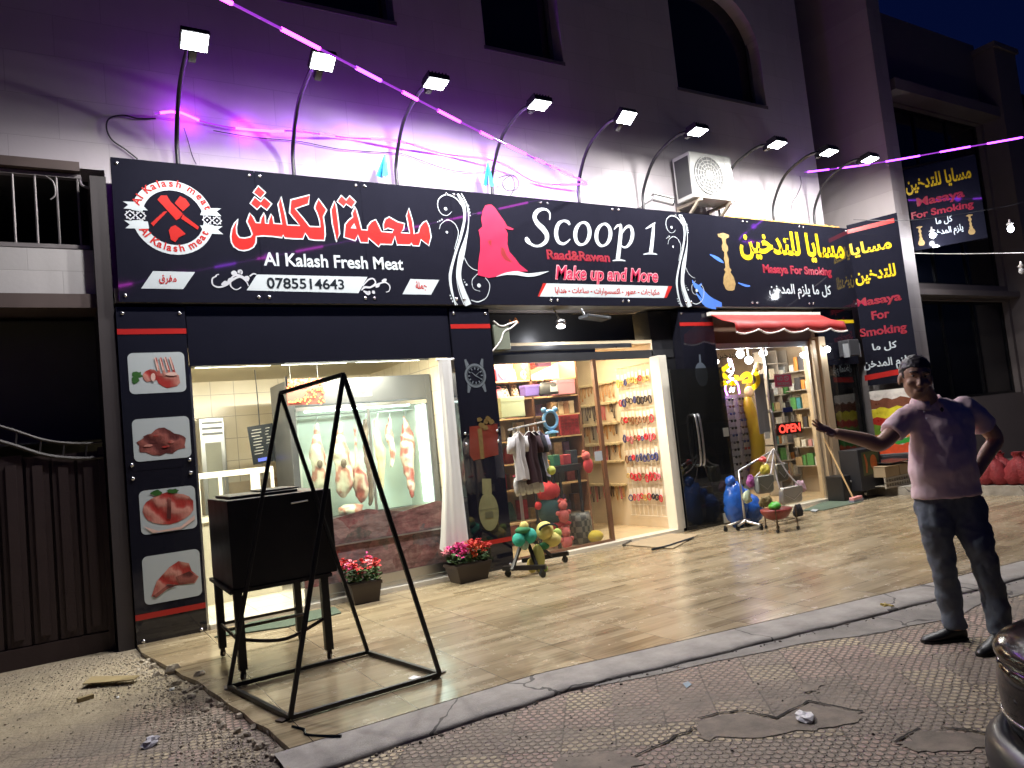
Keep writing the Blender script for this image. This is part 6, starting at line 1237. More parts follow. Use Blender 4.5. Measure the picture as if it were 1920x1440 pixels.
# shelves of packets at the back right of the shop
PSY = 8.5; x0 = F(1446,760,PSY).x; x1 = 10.85; SHF = thing('packet_shelf', 'shelves of small packets on the wall of the smoking shop', 'shelf', ((x0+x1)/2,PSY+.1,.05)); zs = [.35,.62,.9,1.18,1.46,1.74,2.02,2.28]
for z in zs: b = MB(); b.box(x0,x1,PSY,PSY+.25,z-.02,z); b.build('board', mat('grey_shelf',(.30,.26,.22),.4), SHF)
b = MB(); b.box(x0,x1,PSY+.25,PSY+.27,.05,2.6); b.build('back_board', mat('dark_back',(.10,.07,.06),.6,var=.3), SHF); b = MB()
for x in (x0,(x0+x1)/2,x1-.02): b.box(x,x+.02,PSY-.002,PSY+.25,.05,2.5)
b.build('upright', mat('grey_shelf',(.3,.26,.22)), SHF)
pal = [('white',(.6,.57,.5)),('silver',(.45,.45,.44)),('cream',(.55,.47,.35)),('dull brown',(.16,.10,.06)),('red',(.4,.05,.04)),('teal',(.05,.20,.22)),('dark',(.05,.045,.05)),('tan',(.42,.30,.16)),('pink',(.52,.24,.24)),('green',(.08,.24,.07)),('grey',(.30,.30,.31)),('orange',(.5,.20,.04))]
cnm = {}
for ri, z in enumerate(zs[:-1]):
    x = x0+.03
    while x < x1-.08:
        w_ = .06+.09*rnd.random(); h_ = .10+.12*rnd.random(); nmc, col = rnd.choice(pal)
        b = MB(); b.box(x,x+w_,PSY+.02+.05*rnd.random(),PSY+.2,z+.001,z+h_); b.box(x+w_*.1,x+w_*.9,PSY+.012,PSY+.0195,z+h_*.3,z+h_*.7) if False else None
        tag(b.build('packet', mat('packet_'+nmc,col,.35,var=.5,scale=25), bevel=.004), nmc+' packet standing on the '+('lowest','second','third','fourth','fifth','sixth','seventh')[ri]+' packet shelf', 'packet', 'packets on the smoking shop shelves'); x += w_+.015+.03*rnd.random()
for ri, z in enumerate((.5,.82,1.14,1.46,1.78,2.1)):
    b = MB(); b.box(10.68,10.875,7.66,8.48,z-.015,z); b.build('board', mat('grey_shelf',(.3,.26,.22)), SHF)
    y = 7.68
    while y < 8.38:
        w_ = .06+.08*rnd.random(); h_ = .10+.15*rnd.random(); nmc, col = rnd.choice(pal); b = MB(); b.box(10.71+.03*rnd.random(),10.87,y,y+w_,z+.001,z+h_)
        tag(b.build('packet', mat('packet_'+nmc,col,.35,var=.5,scale=25), bevel=.004), nmc+' packet on the '+('lowest','second','third','fourth','fifth','topmost')[ri]+' shelf of the side wall inside the smoking shop', 'packet', 'packets on the smoking shop shelves'); y += w_+.012+.02*rnd.random()
area('smoke_shop_glow', (9.2,8.6,2.6), (0,-.1,-1), 70, 1.4, .5, (1,.88,.70), None)
# display window right of the post
DW = thing('side_window', 'narrow dark display window between the beige post and the angled sign', 'shop window', (10.88,7.56,.35)); b = MB(); b.box(10.42,11.34,7.555,7.565,.35,2.1); b.build('pane', DG, DW); b = MB(); b.box(10.40,10.42,7.53,7.6,.35,2.1); b.box(11.34,11.36,7.53,7.6,.35,2.1); b.build('frame', darkmet, DW)
P = F(1551,655,7.3); t = thing('globe_lamp', 'small lit white globe lamp beside the beige post', 'lamp', P); b = MB(); b.ell(P,.05,12,8); b.build('globe', emis('globe_lit',(.9,.95,1),20), t, smooth=True); b = MB(); b.tube([P+V((0,0,.04)),(P.x,7.5,P.z+.1)], .01, 5); b.build('arm', darkmet, t); point('globe_glow', P+V((0,-.08,-.02)), 3, (.9,.95,1), .05, t)
P = F(1592,653,7.35); t = thing('reflection_block', 'dark block with pale side flaps, modelled after a reflection on the black header', 'reflection', P); b = MB(); b.obox(P, .26,.2,.26); b.build('body', mat('reflection_dark',(.045,.045,.05),.5), t, bevel=.01)  # solid block with pale flaps, added in place of a pale grey reflection
for sx in (-1,1): b = MB(); b.obox(P+V((sx*.17,-.06,-.04)), .09,.02,.22, Matrix.Rotation(sx*R(20),3,'Z')); b.build('flap', mat('reflection_grey',(.26,.27,.28),.4), t)
P = G(1622,880,z=.42) if False else F(1618,868,7.1); t = thing('fruit_box', 'dark box with a red and orange fruit picture beside the broom', 'box', (P.x,7.1,.13)); b = MB(); b.box(P.x-.28,P.x+.28,6.98,7.3,.135,P.z+.22); b.build('body', blackm, t, bevel=.006); FB = Pl((0,6.98,0),(1,0,0),(0,0,1))
b = MB(); shape(b, [(P.x-.20,P.z-.18),(P.x+.22,P.z-.16),(P.x+.22,P.z+.18),(P.x-.20,P.z+.17)], FB, .003); pn = b.build('picture', mat('fruit_dark',(.05,.06,.02),.4,var=.6,scale=8), t); b = MB(); disc(b, FB, (P.x+.08,P.z), .085, .006, 16, .12); ribbon(b, [(P.x-.12,P.z-.14,.03),(P.x-.10,P.z,.05),(P.x-.13,P.z+.14,.03)], FB, .006); b.build('fruit_print', mat('fruit_orange',(.34,.08,.015),.4,var=.5,scale=10), pn)
P = F(1590,905,7.2); t = thing('black_case', 'black case with small knobs at the foot of the display window', 'case', (P.x,7.25,0)); b = MB(); b.box(P.x-.2,P.x+.3,7.15,7.44,.002,P.z+.12); b.build('body', mat('case_black',(.015,.015,.016),.3), t, bevel=.015)
for dx, dz in ((0,.02),(.14,.02),(.05,.08)): b = MB(); b.ell((P.x+dx,7.145,P.z+dz), (.018,.012,.018), 8, 6); b.build('knob', alu, t, smooth=True)
# mats, broom, paper
gm_ = mat('green_mat',(.07,.10,.07),.95,var=.3,scale=20,bump=.5,bscale=150)
b = MB(); b.prism([G(*q,z=.003) for q in ((1505,958),(1560,935),(1617,941),(1545,957))], (0,0,.008)); tag(b.build('doormat', gm_), 'dark green doormat before the beige post', 'doormat'); b = MB(); b.poly([G(*q,z=.015) for q in ((1519,958),(1524,954),(1535,955),(1530,959))]); tag(b.build('paper_scrap', pw), 'small white paper scrap at the edge of the far green doormat', 'paper')
BR = thing('broom', 'wooden broom leaning against the beige post, pink head down', 'broom', G(1602,937)); p0 = F(1545,822,7.36); p1 = G(1600,934,z=.06); b = MB(); b.tube([p0,p1], .013, 8); b.build('handle', mat('broom_wood',(.50,.33,.15),.5), BR); b = MB(); b.obox(p1+V((.03,-.02,-.005)), .30,.07,.05, Matrix.Rotation(R(10),3,'Z')); b.build('head', mat('broom_pink',(.60,.26,.24),.5), BR, bevel=.01); b = MB(); b.obox(p1+V((.03,-.02,-.045)), .32,.08,.05, Matrix.Rotation(R(10),3,'Z')); b.build('bristles', mat('bristle_grey',(.24,.24,.28),.9,var=.4,scale=80), BR)
# blue plastic sacks
blue = mat('blue_plastic',(.02,.09,.38),.16,var=.35,scale=8,bump=.9,bscale=12)
for i, (px, r, lb) in enumerate((((1388,960),(.17,.14,.30),'shiny blue plastic sack standing against the bottle panel'),((1412,975),(.20,.16,.20),'second blue plastic sack slumped behind the handbag stand'))):
    P = G(px[0],992,0); P = F(px[0],985,6.95); b = MB(); b.ell((P.x,6.98,r[2]), r, 26, 18, None, .16); b.ell((P.x-.05,6.98,r[2]*2.0), (.07,.06,.08), 12, 8, None, .3); o = b.build('plastic_sack', blue, smooth=True); tag(o, lb, 'sack')
# handbag stand
w0, w1 = G(1384,995), G(1428,994); W0 = (w0+w1)/2; HS = thing('handbag_stand', 'silver pole stand on casters hung with handbags', 'stand', (W0.x,W0.y,0)); tp = F(1447,843,W0.y); tp = V((W0.x+.12,W0.y+.05,tp.z)); tp = F(1447,843,W0.y+.05)
b = MB(); c0 = (w0+w1)/2+V((0,.06,.13)); b.tube(crom([w0+V((0,0,.06)),c0+V((-.02,0,-.02)),c0]), .018, 7); b.tube(crom([w1+V((0,0,.06)),c0+V((.02,0,-.02)),c0]), .018, 7); b.tube([c0, c0+V((.25,.15,-.04))], .014, 6); b.tube([c0, c0+V((-.2,.15,-.06))], .014, 6); b.tube([c0, (c0.x+.0,c0.y,.75), tp+V((0,0,-.02))], .014, 8); b.build('pole', alu, HS, smooth=True)
for q in (w0, w1, c0+V((.25,.15,-.13)), c0+V((-.2,.15,-.13))): b = MB(); b.lathe([(.028,-.012),(.028,.012)], (q.x,q.y,.03), 10, Matrix.Rotation(R(90),3,'X')); b.box(q.x-.012,q.x+.012,q.y-.016,q.y+.016,.03,.075); b.build('caster', pb, HS)
def handbag(px, wp, hp, Y, m, label, strap=True, flap=True, d=.08):
    P = F(*px, Y); s_ = (F(px[0]+40,px[1],Y).x-P.x)/40; sz = (F(px[0],px[1]-40,Y).z-P.z)/40; W_, H_ = wp*s_, hp*sz; t = thing('hand_bag', label, 'handbag', (P.x,Y,P.z-H_/2), 'handbags on the pole stand')
    hpl = Pl((0,Y-d/2,0),(1,0,0),(0,0,1)); b = MB()
    if flap: b.prism([hpl.p(P.x+u*(.90-.12*v/H_*2*.5),P.z+v) for u, v in rrect(-W_/2,-H_/2,W_/2,H_/2,min(W_,H_)*.28)], (0,d,0)); b.build('body', m, t, bevel=.022)
    else:
        b.loft([((P.x,Y,P.z-H_/2),W_*.30,d*.25),((P.x+.01,Y,P.z-H_*.42),W_*.52,d*.5),((P.x-.01,Y,P.z-H_*.1),W_*.56,d*.55),((P.x,Y,P.z+H_*.25),W_*.46,d*.4),((P.x+.01,Y,P.z+H_*.42),W_*.30,d*.2),((P.x,Y,P.z+H_*.5),W_*.40,d*.12)], 14); o = b.build('body', m, t, smooth=True); dd = o.modifiers.new('sub','SUBSURF'); dd.levels = dd.render_levels = 2; tx = bpy.data.textures.new('pouch_folds','CLOUDS'); tx.noise_scale = .05; dd = o.modifiers.new('folds','DISPLACE'); dd.texture = tx; dd.strength = .035; dd.texture_coords = 'GLOBAL'
    if flap:
        b = MB(); b.prism([hpl.p(P.x+u,P.z+v,.010) for u, v in ((-W_*.46,H_*.48),(-W_*.46,H_*.1),(-W_*.1,-H_*.38),(W_*.1,-H_*.38),(W_*.46,H_*.1),(W_*.46,H_*.48))], hpl.n*-.008); b.build('flap', m, t, bevel=.004)
        b = MB(); ribbon(b, [(P.x-W_*.40,P.z+H_*.1),(P.x,P.z-H_*.28),(P.x+W_*.40,P.z+H_*.1)], hpl, .0125, 1, False, .010); b.build('trim', alu, t)
    if strap: b = MB(); b.tube(crom([(P.x-W_*.45,Y,P.z+H_*.45),(P.x*.5+tp.x*.5-W_*.25,Y*.5+tp.y*.5,P.z*.5+tp.z*.5),tp+V((0,-.02,0)),(P.x*.5+tp.x*.5+W_*.25,Y*.5+tp.y*.5,P.z*.5+tp.z*.5),(P.x+W_*.45,Y,P.z+H_*.45)]), .010, 6); b.build('strap', mat('strap_grey',(.45,.42,.42),.4), t, smooth=True)
gb = mat('grey_leather',(.24,.26,.24),.35,.1,var=.1); sb = mat('silver_leather',(.50,.49,.47),.25,.5,var=.15,bump=.1); yb_ = W0.y-.10
handbag((1432,908),32,34,yb_,gb,'grey handbag with a V trim on the pole stand'); handbag((1482,928),40,32,yb_+.02,sb,'silver handbag hanging lower right on the pole stand')
handbag((1464,886),22,34,yb_+.2,mat('khaki_bag',(.13,.13,.10),.5),'dark khaki bag hanging behind the silver handbag'); handbag((1434,880),17,18,yb_+.02,mat('yellow_pouch',(.55,.45,.06),.5,var=.3),'small yellow pouch above the grey handbag',False,False); handbag((1407,902),12,24,yb_+.05,mat('violet_pouch',(.30,.07,.26),.4,var=.4),'violet shiny pouch left of the grey handbag',False,False); handbag((1500,912),20,22,yb_+.12,mat('pink_fluffy',(.50,.32,.38),.9,bump=.5),'pink fluffy pouch right of the silver handbag',False,False); handbag((1401,931),13,24,yb_+.06,mat('mint_pouch',(.42,.50,.36),.4,var=.4),'mint patterned pouch low on the pole stand',False,False); handbag((1436,940),24,20,yb_+.1,mat('leopard',(.22,.17,.07),.5,var=.8,scale=50),'dark patterned pouch under the grey handbag',False,False); handbag((1496,957),16,24,yb_+.1,mat('black_fringe',(.02,.018,.025),.7),'black fringed pouch under the silver handbag',False,False); handbag((1430,861),10,10,yb_+.12,mat('red_pouch',(.5,.05,.04),.4),'tiny red pouch near the top of the pole stand',False,False)
# wheeled wire basket
g0, g1, g2 = G(1459,1000), G(1497,993), G(1447,993); BK = thing('basket_trolley', 'thin legged trolley with a red patterned basket beside the handbag stand', 'trolley', g0)
zc = F(1475,950,g0.y+.1).z; b = MB(); ctr = (g1+g0)/2+V((0,.14,0)); rings = [((ctr.x,ctr.y,zc-.13),.08,.07),((ctr.x,ctr.y,zc-.10),.16,.12),((ctr.x,ctr.y,zc-.03),.215,.16),((ctr.x,ctr.y,zc),.22,.165)]; b.loft(rings, 20); b.build('basket', mat('red_pattern',(.20,.035,.03),.4,var=.7,scale=30), BK, smooth=True)
for q in (g0, g1, g2+V((.02,.1,0)), g1+V((-.05,.26,0))): b = MB(); b.tube([q+V((0,0,.04)),(q.x+.02*(ctr.x-q.x),q.y,zc+.02)], .008, 6); b.build('leg', mat('bronze_leg',(.09,.06,.035),.4,.5), BK); b = MB(); b.lathe([(.022,-.01),(.022,.01)], (q.x,q.y,.023), 10, Matrix.Rotation(R(90),3,'X')); b.build('wheel', pb, BK)
b = MB(); b.tube([(g0.x,g0.y,.14),(g1.x,g1.y,.14),(g1.x-.05,g1.y+.26,.14),(g2.x+.02,g2.y+.1,.14)], .006, 5, closed=True); b.build('frame', MT['bronze_leg'], BK)
P = V((ctr.x-.06,ctr.y-.04,zc+.04)); b = MB(); b.ell(P,(.09,.07,.05),12,8,None,.3); tag(b.build('packet', mat('bright_green',(.07,.34,.04),.4,var=.2), smooth=True), 'bright green packet lying in the red basket', 'packet')
# ================================================================== TERRACE FOREGROUND
# black grill cabinet on casters
blk = mat('black_paint',(.012,.012,.013),.42,.2,var=.3,scale=8,bump=.05); rust = mat('worn_steel',(.07,.055,.045),.5,.5,var=.5,scale=20)
A0, B0, C0, D0 = G(400,1236), G(480,1269), G(634,1231), G(548,1203); GC = thing('grill_cabinet', 'black metal grill cabinet on four casters at the left end of the terrace', 'grill', (A0+B0+C0+D0)/4)
ctr = (A0+B0+C0+D0)/4; ex = ((C0-B0)+(D0-A0)); ex.z = 0; ex.normalize(); ey = V((-ex.y,ex.x,0)); hx = .30; hy = .40
def gp_(u, v, z): return ctr+ex*u+ey*v+V((0,0,z))
B0, C0, A0, D0 = gp_(-hx,-hy,0), gp_(hx,-hy,0), gp_(-hx,hy,0), gp_(hx,hy,0)
zb0 = F(478,1098,B0.y).z; zt0 = F(478,933,B0.y).z; mx = Matrix((ex,ey,V((0,0,1)))).transposed()
b = MB(); b.obox(gp_(.035,0,(zb0+zt0)/2), 2*hx+.13, 2*hy+.06, zt0-zb0, mx); b.build('body', blk, GC, bevel=.004); b = MB(); b.obox(gp_(.0,0,zb0-.015), 2*hx+.11, 2*hy+.09, .025, mx); b.build('rim', blk, GC)
b = MB(); b.obox(gp_(-.04,.05,zt0+.012), .48, .62, .018, mx); b.obox(gp_(.10,.05,zt0+.030), .26, .5, .012, mx); b.build('lid', blk, GC, bevel=.003); b = MB(); b.tube([gp_(.10,-hy-.045,zt0-.07),gp_(.22,-hy-.045,zt0-.065)], .006, 6); b.build('handle', alu, GC)
for q in (A0,B0,C0,D0):
    b = MB(); b.bar(q+V((0,0,.07)), q+V((0,0,zb0-.03)), .055,.055, ey); b.build('leg', blk, GC); b = MB(); b.lathe([(.028,-.012),(.028,.012)], q+V((0,0,.030)), 12, Matrix.Rotation(R(60),3,'Z') @ Matrix.Rotation(R(90),3,'X')); b.obox(q+V((0,0,.055)), .03,.034,.035); b.build('caster', rust, GC)
for p, q, s_ in ((A0,B0,.0),(A0,D0,.0),(B0,C0,.03),(A0.lerp(B0,.35),D0.lerp(C0,.35),.0)):
    b = MB(); m_ = (p+q)/2+V((0,0,.24-s_)); b.tube(crom([p+V((0,0,.27)),m_,q+V((0,0,.27 if s_ == 0 else .30))]) if s_ else [p+V((0,0,.25)),q+V((0,0,.25))], .013, 6); b.build('shelf_bar', rust, GC)
# A-shaped frame
a_, b_, c_, d_ = G(430,1293), G(545,1352), G(825,1270), G(690,1228); z_ = V((0,0,.02)); t1 = F(526,737,(a_.y+d_.y)/2); t2 = F(644,702,(b_.y+c_.y)/2)
AF = thing('sign_frame', 'empty black A-shaped metal sign frame standing in front of the grill cabinet', 'frame', (a_+b_+c_+d_)/4)
for nm, p, q in (('leg',a_+z_,t1),('leg',d_+z_,t1),('leg',b_+z_,t2),('leg',c_+z_,t2),('ridge_bar',t1,t2),('base_bar',a_+z_,b_+z_),('base_bar',b_+z_,c_+z_),('base_bar',c_+z_,d_+z_),('base_bar',d_+z_,a_+z_)):
    b = MB(); b.bar(p, q, .026, .026); b.build(nm, blk, AF, bevel=.003)
for q in (b_,c_): b = MB(); b.obox(q+V((.0,.06,.006)), .13,.06,.008, Matrix.Rotation(R(25),3,'Z')); b.build('foot_plate', rust, AF)
# flower pots
potm = mat('pot_brown',(.045,.032,.028),.5,var=.2); leafm = [mat('leaf_%d'%i, c, .6, var=.4, scale=30) for i, c in enumerate(((.035,.085,.02),(.06,.12,.03),(.025,.06,.02)))]
def flowers(nm, label, c, w_, d_, h_, cols, nfl, rz=0):
    t = thing(nm, label, 'flower pot', c); mx = Matrix.Rotation(rz,3,'Z'); k_ = .8
    b = MB(); q = lambda u, v, z: c+mx@V((u,v,z))
    b.add([q(sx*w_/2*f_,sy*d_/2*f_,z) for f_, z in ((k_,0),(1,h_*.86),(1.06,h_*.86),(1.06,h_),(.96,h_),(.95,h_*.9)) for sx, sy in ((-1,-1),(1,-1),(1,1),(-1,1))], [(0,3,2,1)]+[(4*i+j,4*i+(j+1)%4,4*i+4+(j+1)%4,4*i+4+j) for i in range(5) for j in range(4)]+[(20,21,22,23)]); b.build('pot', potm, t)
    b = MB(); b.m = 0
    for i in range(150):
        u, v = (rnd.random()-.5)*w_*1.1, (rnd.random()-.5)*d_*1.1; z = h_+.02+rnd.random()*.11; p = q(u,v,z); r_ = .014+.016*rnd.random(); e = Matrix.Rotation(rnd.random()*6.3,3,'Z') @ Matrix.Rotation(rnd.random()*1.6-.4,3,'X'); b.m = rnd.randrange(3)
        b.add([p+e@V((r_*math.cos(a)*1.2,r_*math.sin(a),.006*math.cos(2*a))) for a in [2*math.pi*j/6 for j in range(6)]], [tuple(range(6))])
    b.build('foliage', leafm, t)
    st = MB()
    for i in range(nfl):
        u, v = (rnd.random()-.5)*w_*1.15, (rnd.random()-.5)*d_*1.1; z = h_+.09+rnd.random()*.13; p = q(u,v,z); st.tube([q(u*.5,v*.5,h_), p], .003, 4); col = cols(u/w_+.5); b = MB()
        for j in range(13):
            o_ = V((rnd.gauss(0,.018),rnd.gauss(0,.018),rnd.gauss(0,.014))); e = Matrix.Rotation(rnd.random()*6.3,3,'Z') @ Matrix.Rotation(rnd.random()*2-1,3,'X'); r_ = .013+.008*rnd.random()
            b.add([p+o_+e@V((r_*math.cos(a)*(1+.25*math.cos(5*a)),r_*math.sin(a)*(1+.25*math.cos(5*a)),.004*math.sin(3*a))) for a in [2*math.pi*k/10 for k in range(10)]], [tuple(range(10))])
        b.build('blossom', col, t)
    st.build('stem', leafm[0], t)
fr_, fp_, fm_, fo_ = mat('petal_red',(.52,.018,.02),.6,var=.3,scale=40), mat('petal_pink',(.65,.20,.25),.6,var=.2,scale=40), mat('petal_magenta',(.55,.02,.20),.6,var=.3,scale=40), mat('petal_orange',(.60,.09,.03),.6,var=.3,scale=40)
flowers('flower_pot','brown pot of red and pink flowers beside the grill cabinet',G(684,1128),.30,.24,.20,lambda u: rnd.choice((fr_,fr_,fr_,fm_,fp_)),26,R(-4))
flowers('flower_pot','long brown planter of magenta and orange-red flowers at the foot of the accessory panel',G(880,1088),.42,.26,.19,lambda u: (rnd.choice((fm_,fp_,fm_)) if u < .42 else rnd.choice((fo_,fr_,fo_))),40,R(4))
# doormats by the butcher
b = MB(); b.prism([G(*q,z=.003) for q in ((402,1196),(470,1168),(628,1139),(640,1150),(540,1176))], (0,0,.01)); tag(b.build('doormat', gm_), 'green doormat on the terrace behind the grill cabinet', 'doormat')
# papers and litter
def crumple(nm, label, cat, P, r, m, sq=.5):
    b = MB(); b.ell(P+V((0,0,r*sq*.8)), (r,r*.7,r*sq), 9, 6, Matrix.Rotation(rnd.random()*3,3,'Z'), .7); tag(b.build(nm, m), label, cat)
lit = mat('litter_white',(.80,.79,.80),.6,var=.15); crumple('paper_wad','crumpled white paper on the studded sidewalk in the middle foreground','litter',G(1508,1350,SWZ),.055,lit,.4); crumple('paper_wad','crumpled pale paper on the dirt at the lower left','litter',G(284,1398,SWZ),.05,mat('litter_grey',(.42,.41,.45),.6),.5); crumple('fruit_peel','yellowish fruit peel on the cement by the man','litter',G(1662,1142,SWZ),.05,mat('peel',(.35,.26,.05),.6,var=.6,scale=40),.45); crumple('paper_wad','tiny white paper bit by the broken terrace edge','litter',G(323,1294,SWZ),.02,lit); crumple('paper_wad','small white scrap on the left dirt','litter',G(221,1309,SWZ),.014,lit)
b = MB(); b.poly([G(*q,z=SWZ+.004) for q in ((1280,1281),(1290,1277),(1297,1283),(1287,1290))]); tag(b.build('paper_scrap', mat('pale_blue',(.22,.30,.36),.6)), 'flat pale blue paper scrap pressed on the studded sidewalk', 'litter'); b = MB(); b.poly([G(*q,z=.004) for q in ((765,1272),(775,1266),(795,1270),(790,1278))]); tag(b.build('paper_scrap', lit), 'white paper scrap inside the sign frame corner', 'litter')
b = MB(); cp = [G(*q,z=SWZ+.03) for q in ((155,1284),(250,1276),(262,1268),(172,1270))]; b.prism(cp, (0,0,.008)); tag(b.build('wood_strip', mat('plywood',(.26,.20,.10),.8,var=.3)), 'curled thin wooden strip lying on the left dirt', 'wood'); b = MB(); b.obox(G(160,1309,SWZ+.015), .10,.04,.03, Matrix.Rotation(.3,3,'Z')); tag(b.build('wood_block', MT['plywood'], bevel=.003), 'small wood block on the left dirt', 'wood')
b = MB(); b.tube(crom([G(x,y,.004) for x, y in ((548,1362),(570,1368),(578,1378),(640,1380))]), .008, 5); tag(b.build('wire_bit', pb), 'dark wire bit on the cracked kerb below the sign frame', 'wire')
for px, s_, lb in (((325,1262),.07,'broken grey stone at the terrace corner'),((375,1275),.05,'broken stone by the terrace edge'),((435,1300),.06,'broken stone under the sign frame corner')):
    b = MB(); b.ell(G(*px,SWZ)+V((0,0,.025)), (s_,s_*.7,.04), 8, 6, None, .5); tag(b.build('broken_stone', MT['rubble_stone']), lb, 'stone')
# red sacks on the ledge
sackm = mat('sack_red',(.20,.013,.017),.7,var=.35,scale=10,bump=.6,bscale=40); k_ = 0
for row, (n0, dz) in enumerate(((4,0),(4,.0))):
    for i in range(4 if row == 0 else 3):
        P = XP(1852+i*26+13*row, 926, 11.05+.32*row); P = V((11.1+.33*row, P.y, .132)); hh = .40+.05*rnd.random()
        t_ = 'red net sack on the far ledge, '+(('front row leftmost','front row second','front row third','front row at the picture edge') if row == 0 else ('back row leftmost','back row middle','back row right'))[i]; b = MB(); lean = .10*(rnd.random()-.5)
        vs = []; prof = [(0,.10),(.06,.16),(.25,.19),(.5,.17),(.72,.13),(.84,.06),(.9,.05),(1,.09)]
        for f_, r_ in prof:
            for j in range(16): a = 2*math.pi*j/16; kk = 1+.16*math.sin(a*4+f_*9+i)+.1*(rnd.random()-.5); vs.append((P.x+r_*.62*math.cos(a)*kk+lean*f_, P.y+r_*.72*math.sin(a)*kk+.08*f_*(i%2*2-1), P.z+hh*f_))
        b.add(vs, [(q*16+j,q*16+(j+1)%16,(q+1)*16+(j+1)%16,(q+1)*16+j) for q in range(len(prof)-1) for j in range(16)]); b.add(vs[:16],[tuple(range(15,-1,-1))]); b.add(vs[-16:],[tuple(range(16))])
        tag(b.build('net_sack', sackm, smooth=True), t_, 'sack', 'red sacks on the ledge')
# cardboard trays stacked on a plastic crate on the ledge
P = F(1672,905,6.9); card_ = mat('cardboard',(.38,.28,.16),.8,var=.15,scale=4)
z0 = .132; x0 = P.x-.30; t = thing('plastic_crate','pale plastic crate with a row of holes, under the cardboard trays','crate',(P.x,6.95,z0)); b = MB()
for zz in (z0, z0+.07, z0+.14): b.box(x0,x0+.75,6.80,6.83,zz,zz+.022); b.box(x0,x0+.75,7.12,7.15,zz,zz+.022)
for i in range(12): b.box(x0+.064*i,x0+.064*i+.018,6.802,6.828,z0+.0225,z0+.1395); b.box(x0+.064*i,x0+.064*i+.018,7.122,7.148,z0+.0225,z0+.1395)
b.box(x0,x0+.75,6.831,7.119,z0+.03,z0+.04); b.build('body', mat('crate_pale',(.40,.36,.28),.5), t)
for i, (dx, w_) in enumerate(((0,.36),(.38,.37))):
    t = thing('cardboard_tray', ('left','right')[i]+' flat cardboard tray on the plastic crate', 'tray', (x0+dx+w_/2,6.95,z0+.17)); b = MB(); b.box(x0+dx,x0+dx+w_,6.79,7.14,z0+.17,z0+.32); b.build('body', card_, t, bevel=.004); b = MB(); b.prism([(x0+dx-.01,6.77,z0+.325),(x0+dx+w_,6.75,z0+.33),(x0+dx+w_,7.1,z0+.345),(x0+dx,7.14,z0+.33)],(0,0,.006)); b.build('flap', card_, t)
b = MB(); b.prism([(x0+.1,6.78,z0+.36),(x0+.7,6.74,z0+.37),(x0+.72,7.1,z0+.39),(x0+.12,7.12,z0+.38)],(0,0,.012)); tag(b.build('black_sheet', pb), 'black folded sheet lying on the cardboard trays', 'sheet')
# ================================================================== THE MAN
O = G(1795, 1203, SWZ); LX = V((RT.x, RT.y, 0)).normalized(); FD = -V((FW.x, FW.y, 0)).normalized(); MXM = Matrix((LX, -FD, V((0,0,1)))).transposed()
def W(x, y, d=0.):
    r = ray(x, y); t = ((O-CP).dot(FD)+d)/r.dot(FD); return CP + r*t
def gd(p): return (p-O).dot(FD)
man = thing('person', 'man in a pale pink polo and dark jeans with one arm held out', 'person', O)
skin = mat('skin', (.44,.26,.185), .5, var=.12, scale=25); shirtm = mat('polo_pink', (.80,.60,.64), .85, var=.04, scale=30, bump=.3, bscale=9); jean = mat('jeans_denim', (.14,.165,.20), .85, var=.4, scale=9, bump=.3, bscale=14)
hairm = mat('hair_black', (.008,.007,.007), .95, var=.3, scale=60, bump=.6, bscale=120, spec=.05); shoem = mat('shoe_black', (.010,.010,.011), .4, var=.2)
def limb(b, pts, n=14): b.tube([p[0] for p in crom_pts(pts)], [p[1] for p in crom_pts(pts)], n)
def crom_pts(pts): 
    q = crom([(*p[0], p[1]) for p in pts], 5); return [(V(k[:3]), float(k[3])) for k in q]
def rem(o, vox, sm_=4, tex=None):
    m = o.modifiers.new('remesh', 'REMESH'); m.mode = 'VOXEL'; m.voxel_size = vox; m.use_smooth_shade = True
    s = o.modifiers.new('smooth', 'SMOOTH'); s.iterations = sm_; s.factor = .5
    if tex:
        t = bpy.data.textures.new('cloth_folds', 'CLOUDS'); t.noise_scale = tex[0]; d = o.modifiers.new('folds', 'DISPLACE'); d.texture = t; d.strength = tex[1]; d.mid_level = .5; d.texture_coords = 'LOCAL'
    return o
# feet on the ground
rt, rh = G(1730,1206,SWZ), G(1812,1198,SWZ); lt, lh = G(1838,1232,SWZ), G(1893,1205,SWZ)
ra, la = rh.lerp(rt,.22)+V((0,0,.10)), lh.lerp(lt,.22)+V((0,0,.10)); dr, dl = gd(ra), gd(la)
HIP = .02
rleg = [(W(1749,935,HIP),.105),(W(1754,985,HIP+.03),.098),(W(1762,1030,(HIP+dr)/2+.03),.082),(W(1769,1064,(HIP+dr)/2+.03),.070),(W(1778,1112,(HIP+dr*3)/4),.069),(V((ra.x,ra.y,ra.z+.06)),.062),(ra+V((0,0,-.035)),.070)]
lleg = [(W(1808,933,HIP),.105),(W(1822,985,HIP+.05),.099),(W(1836,1025,(HIP+dl)/2+.05),.085),(W(1848,1060,(HIP+dl)/2+.06),.072),(W(1861,1115,(HIP+dl*3)/4),.070),(V((la.x,la.y,la.z+.06)),.063),(la+V((0,0,-.035)),.072)]
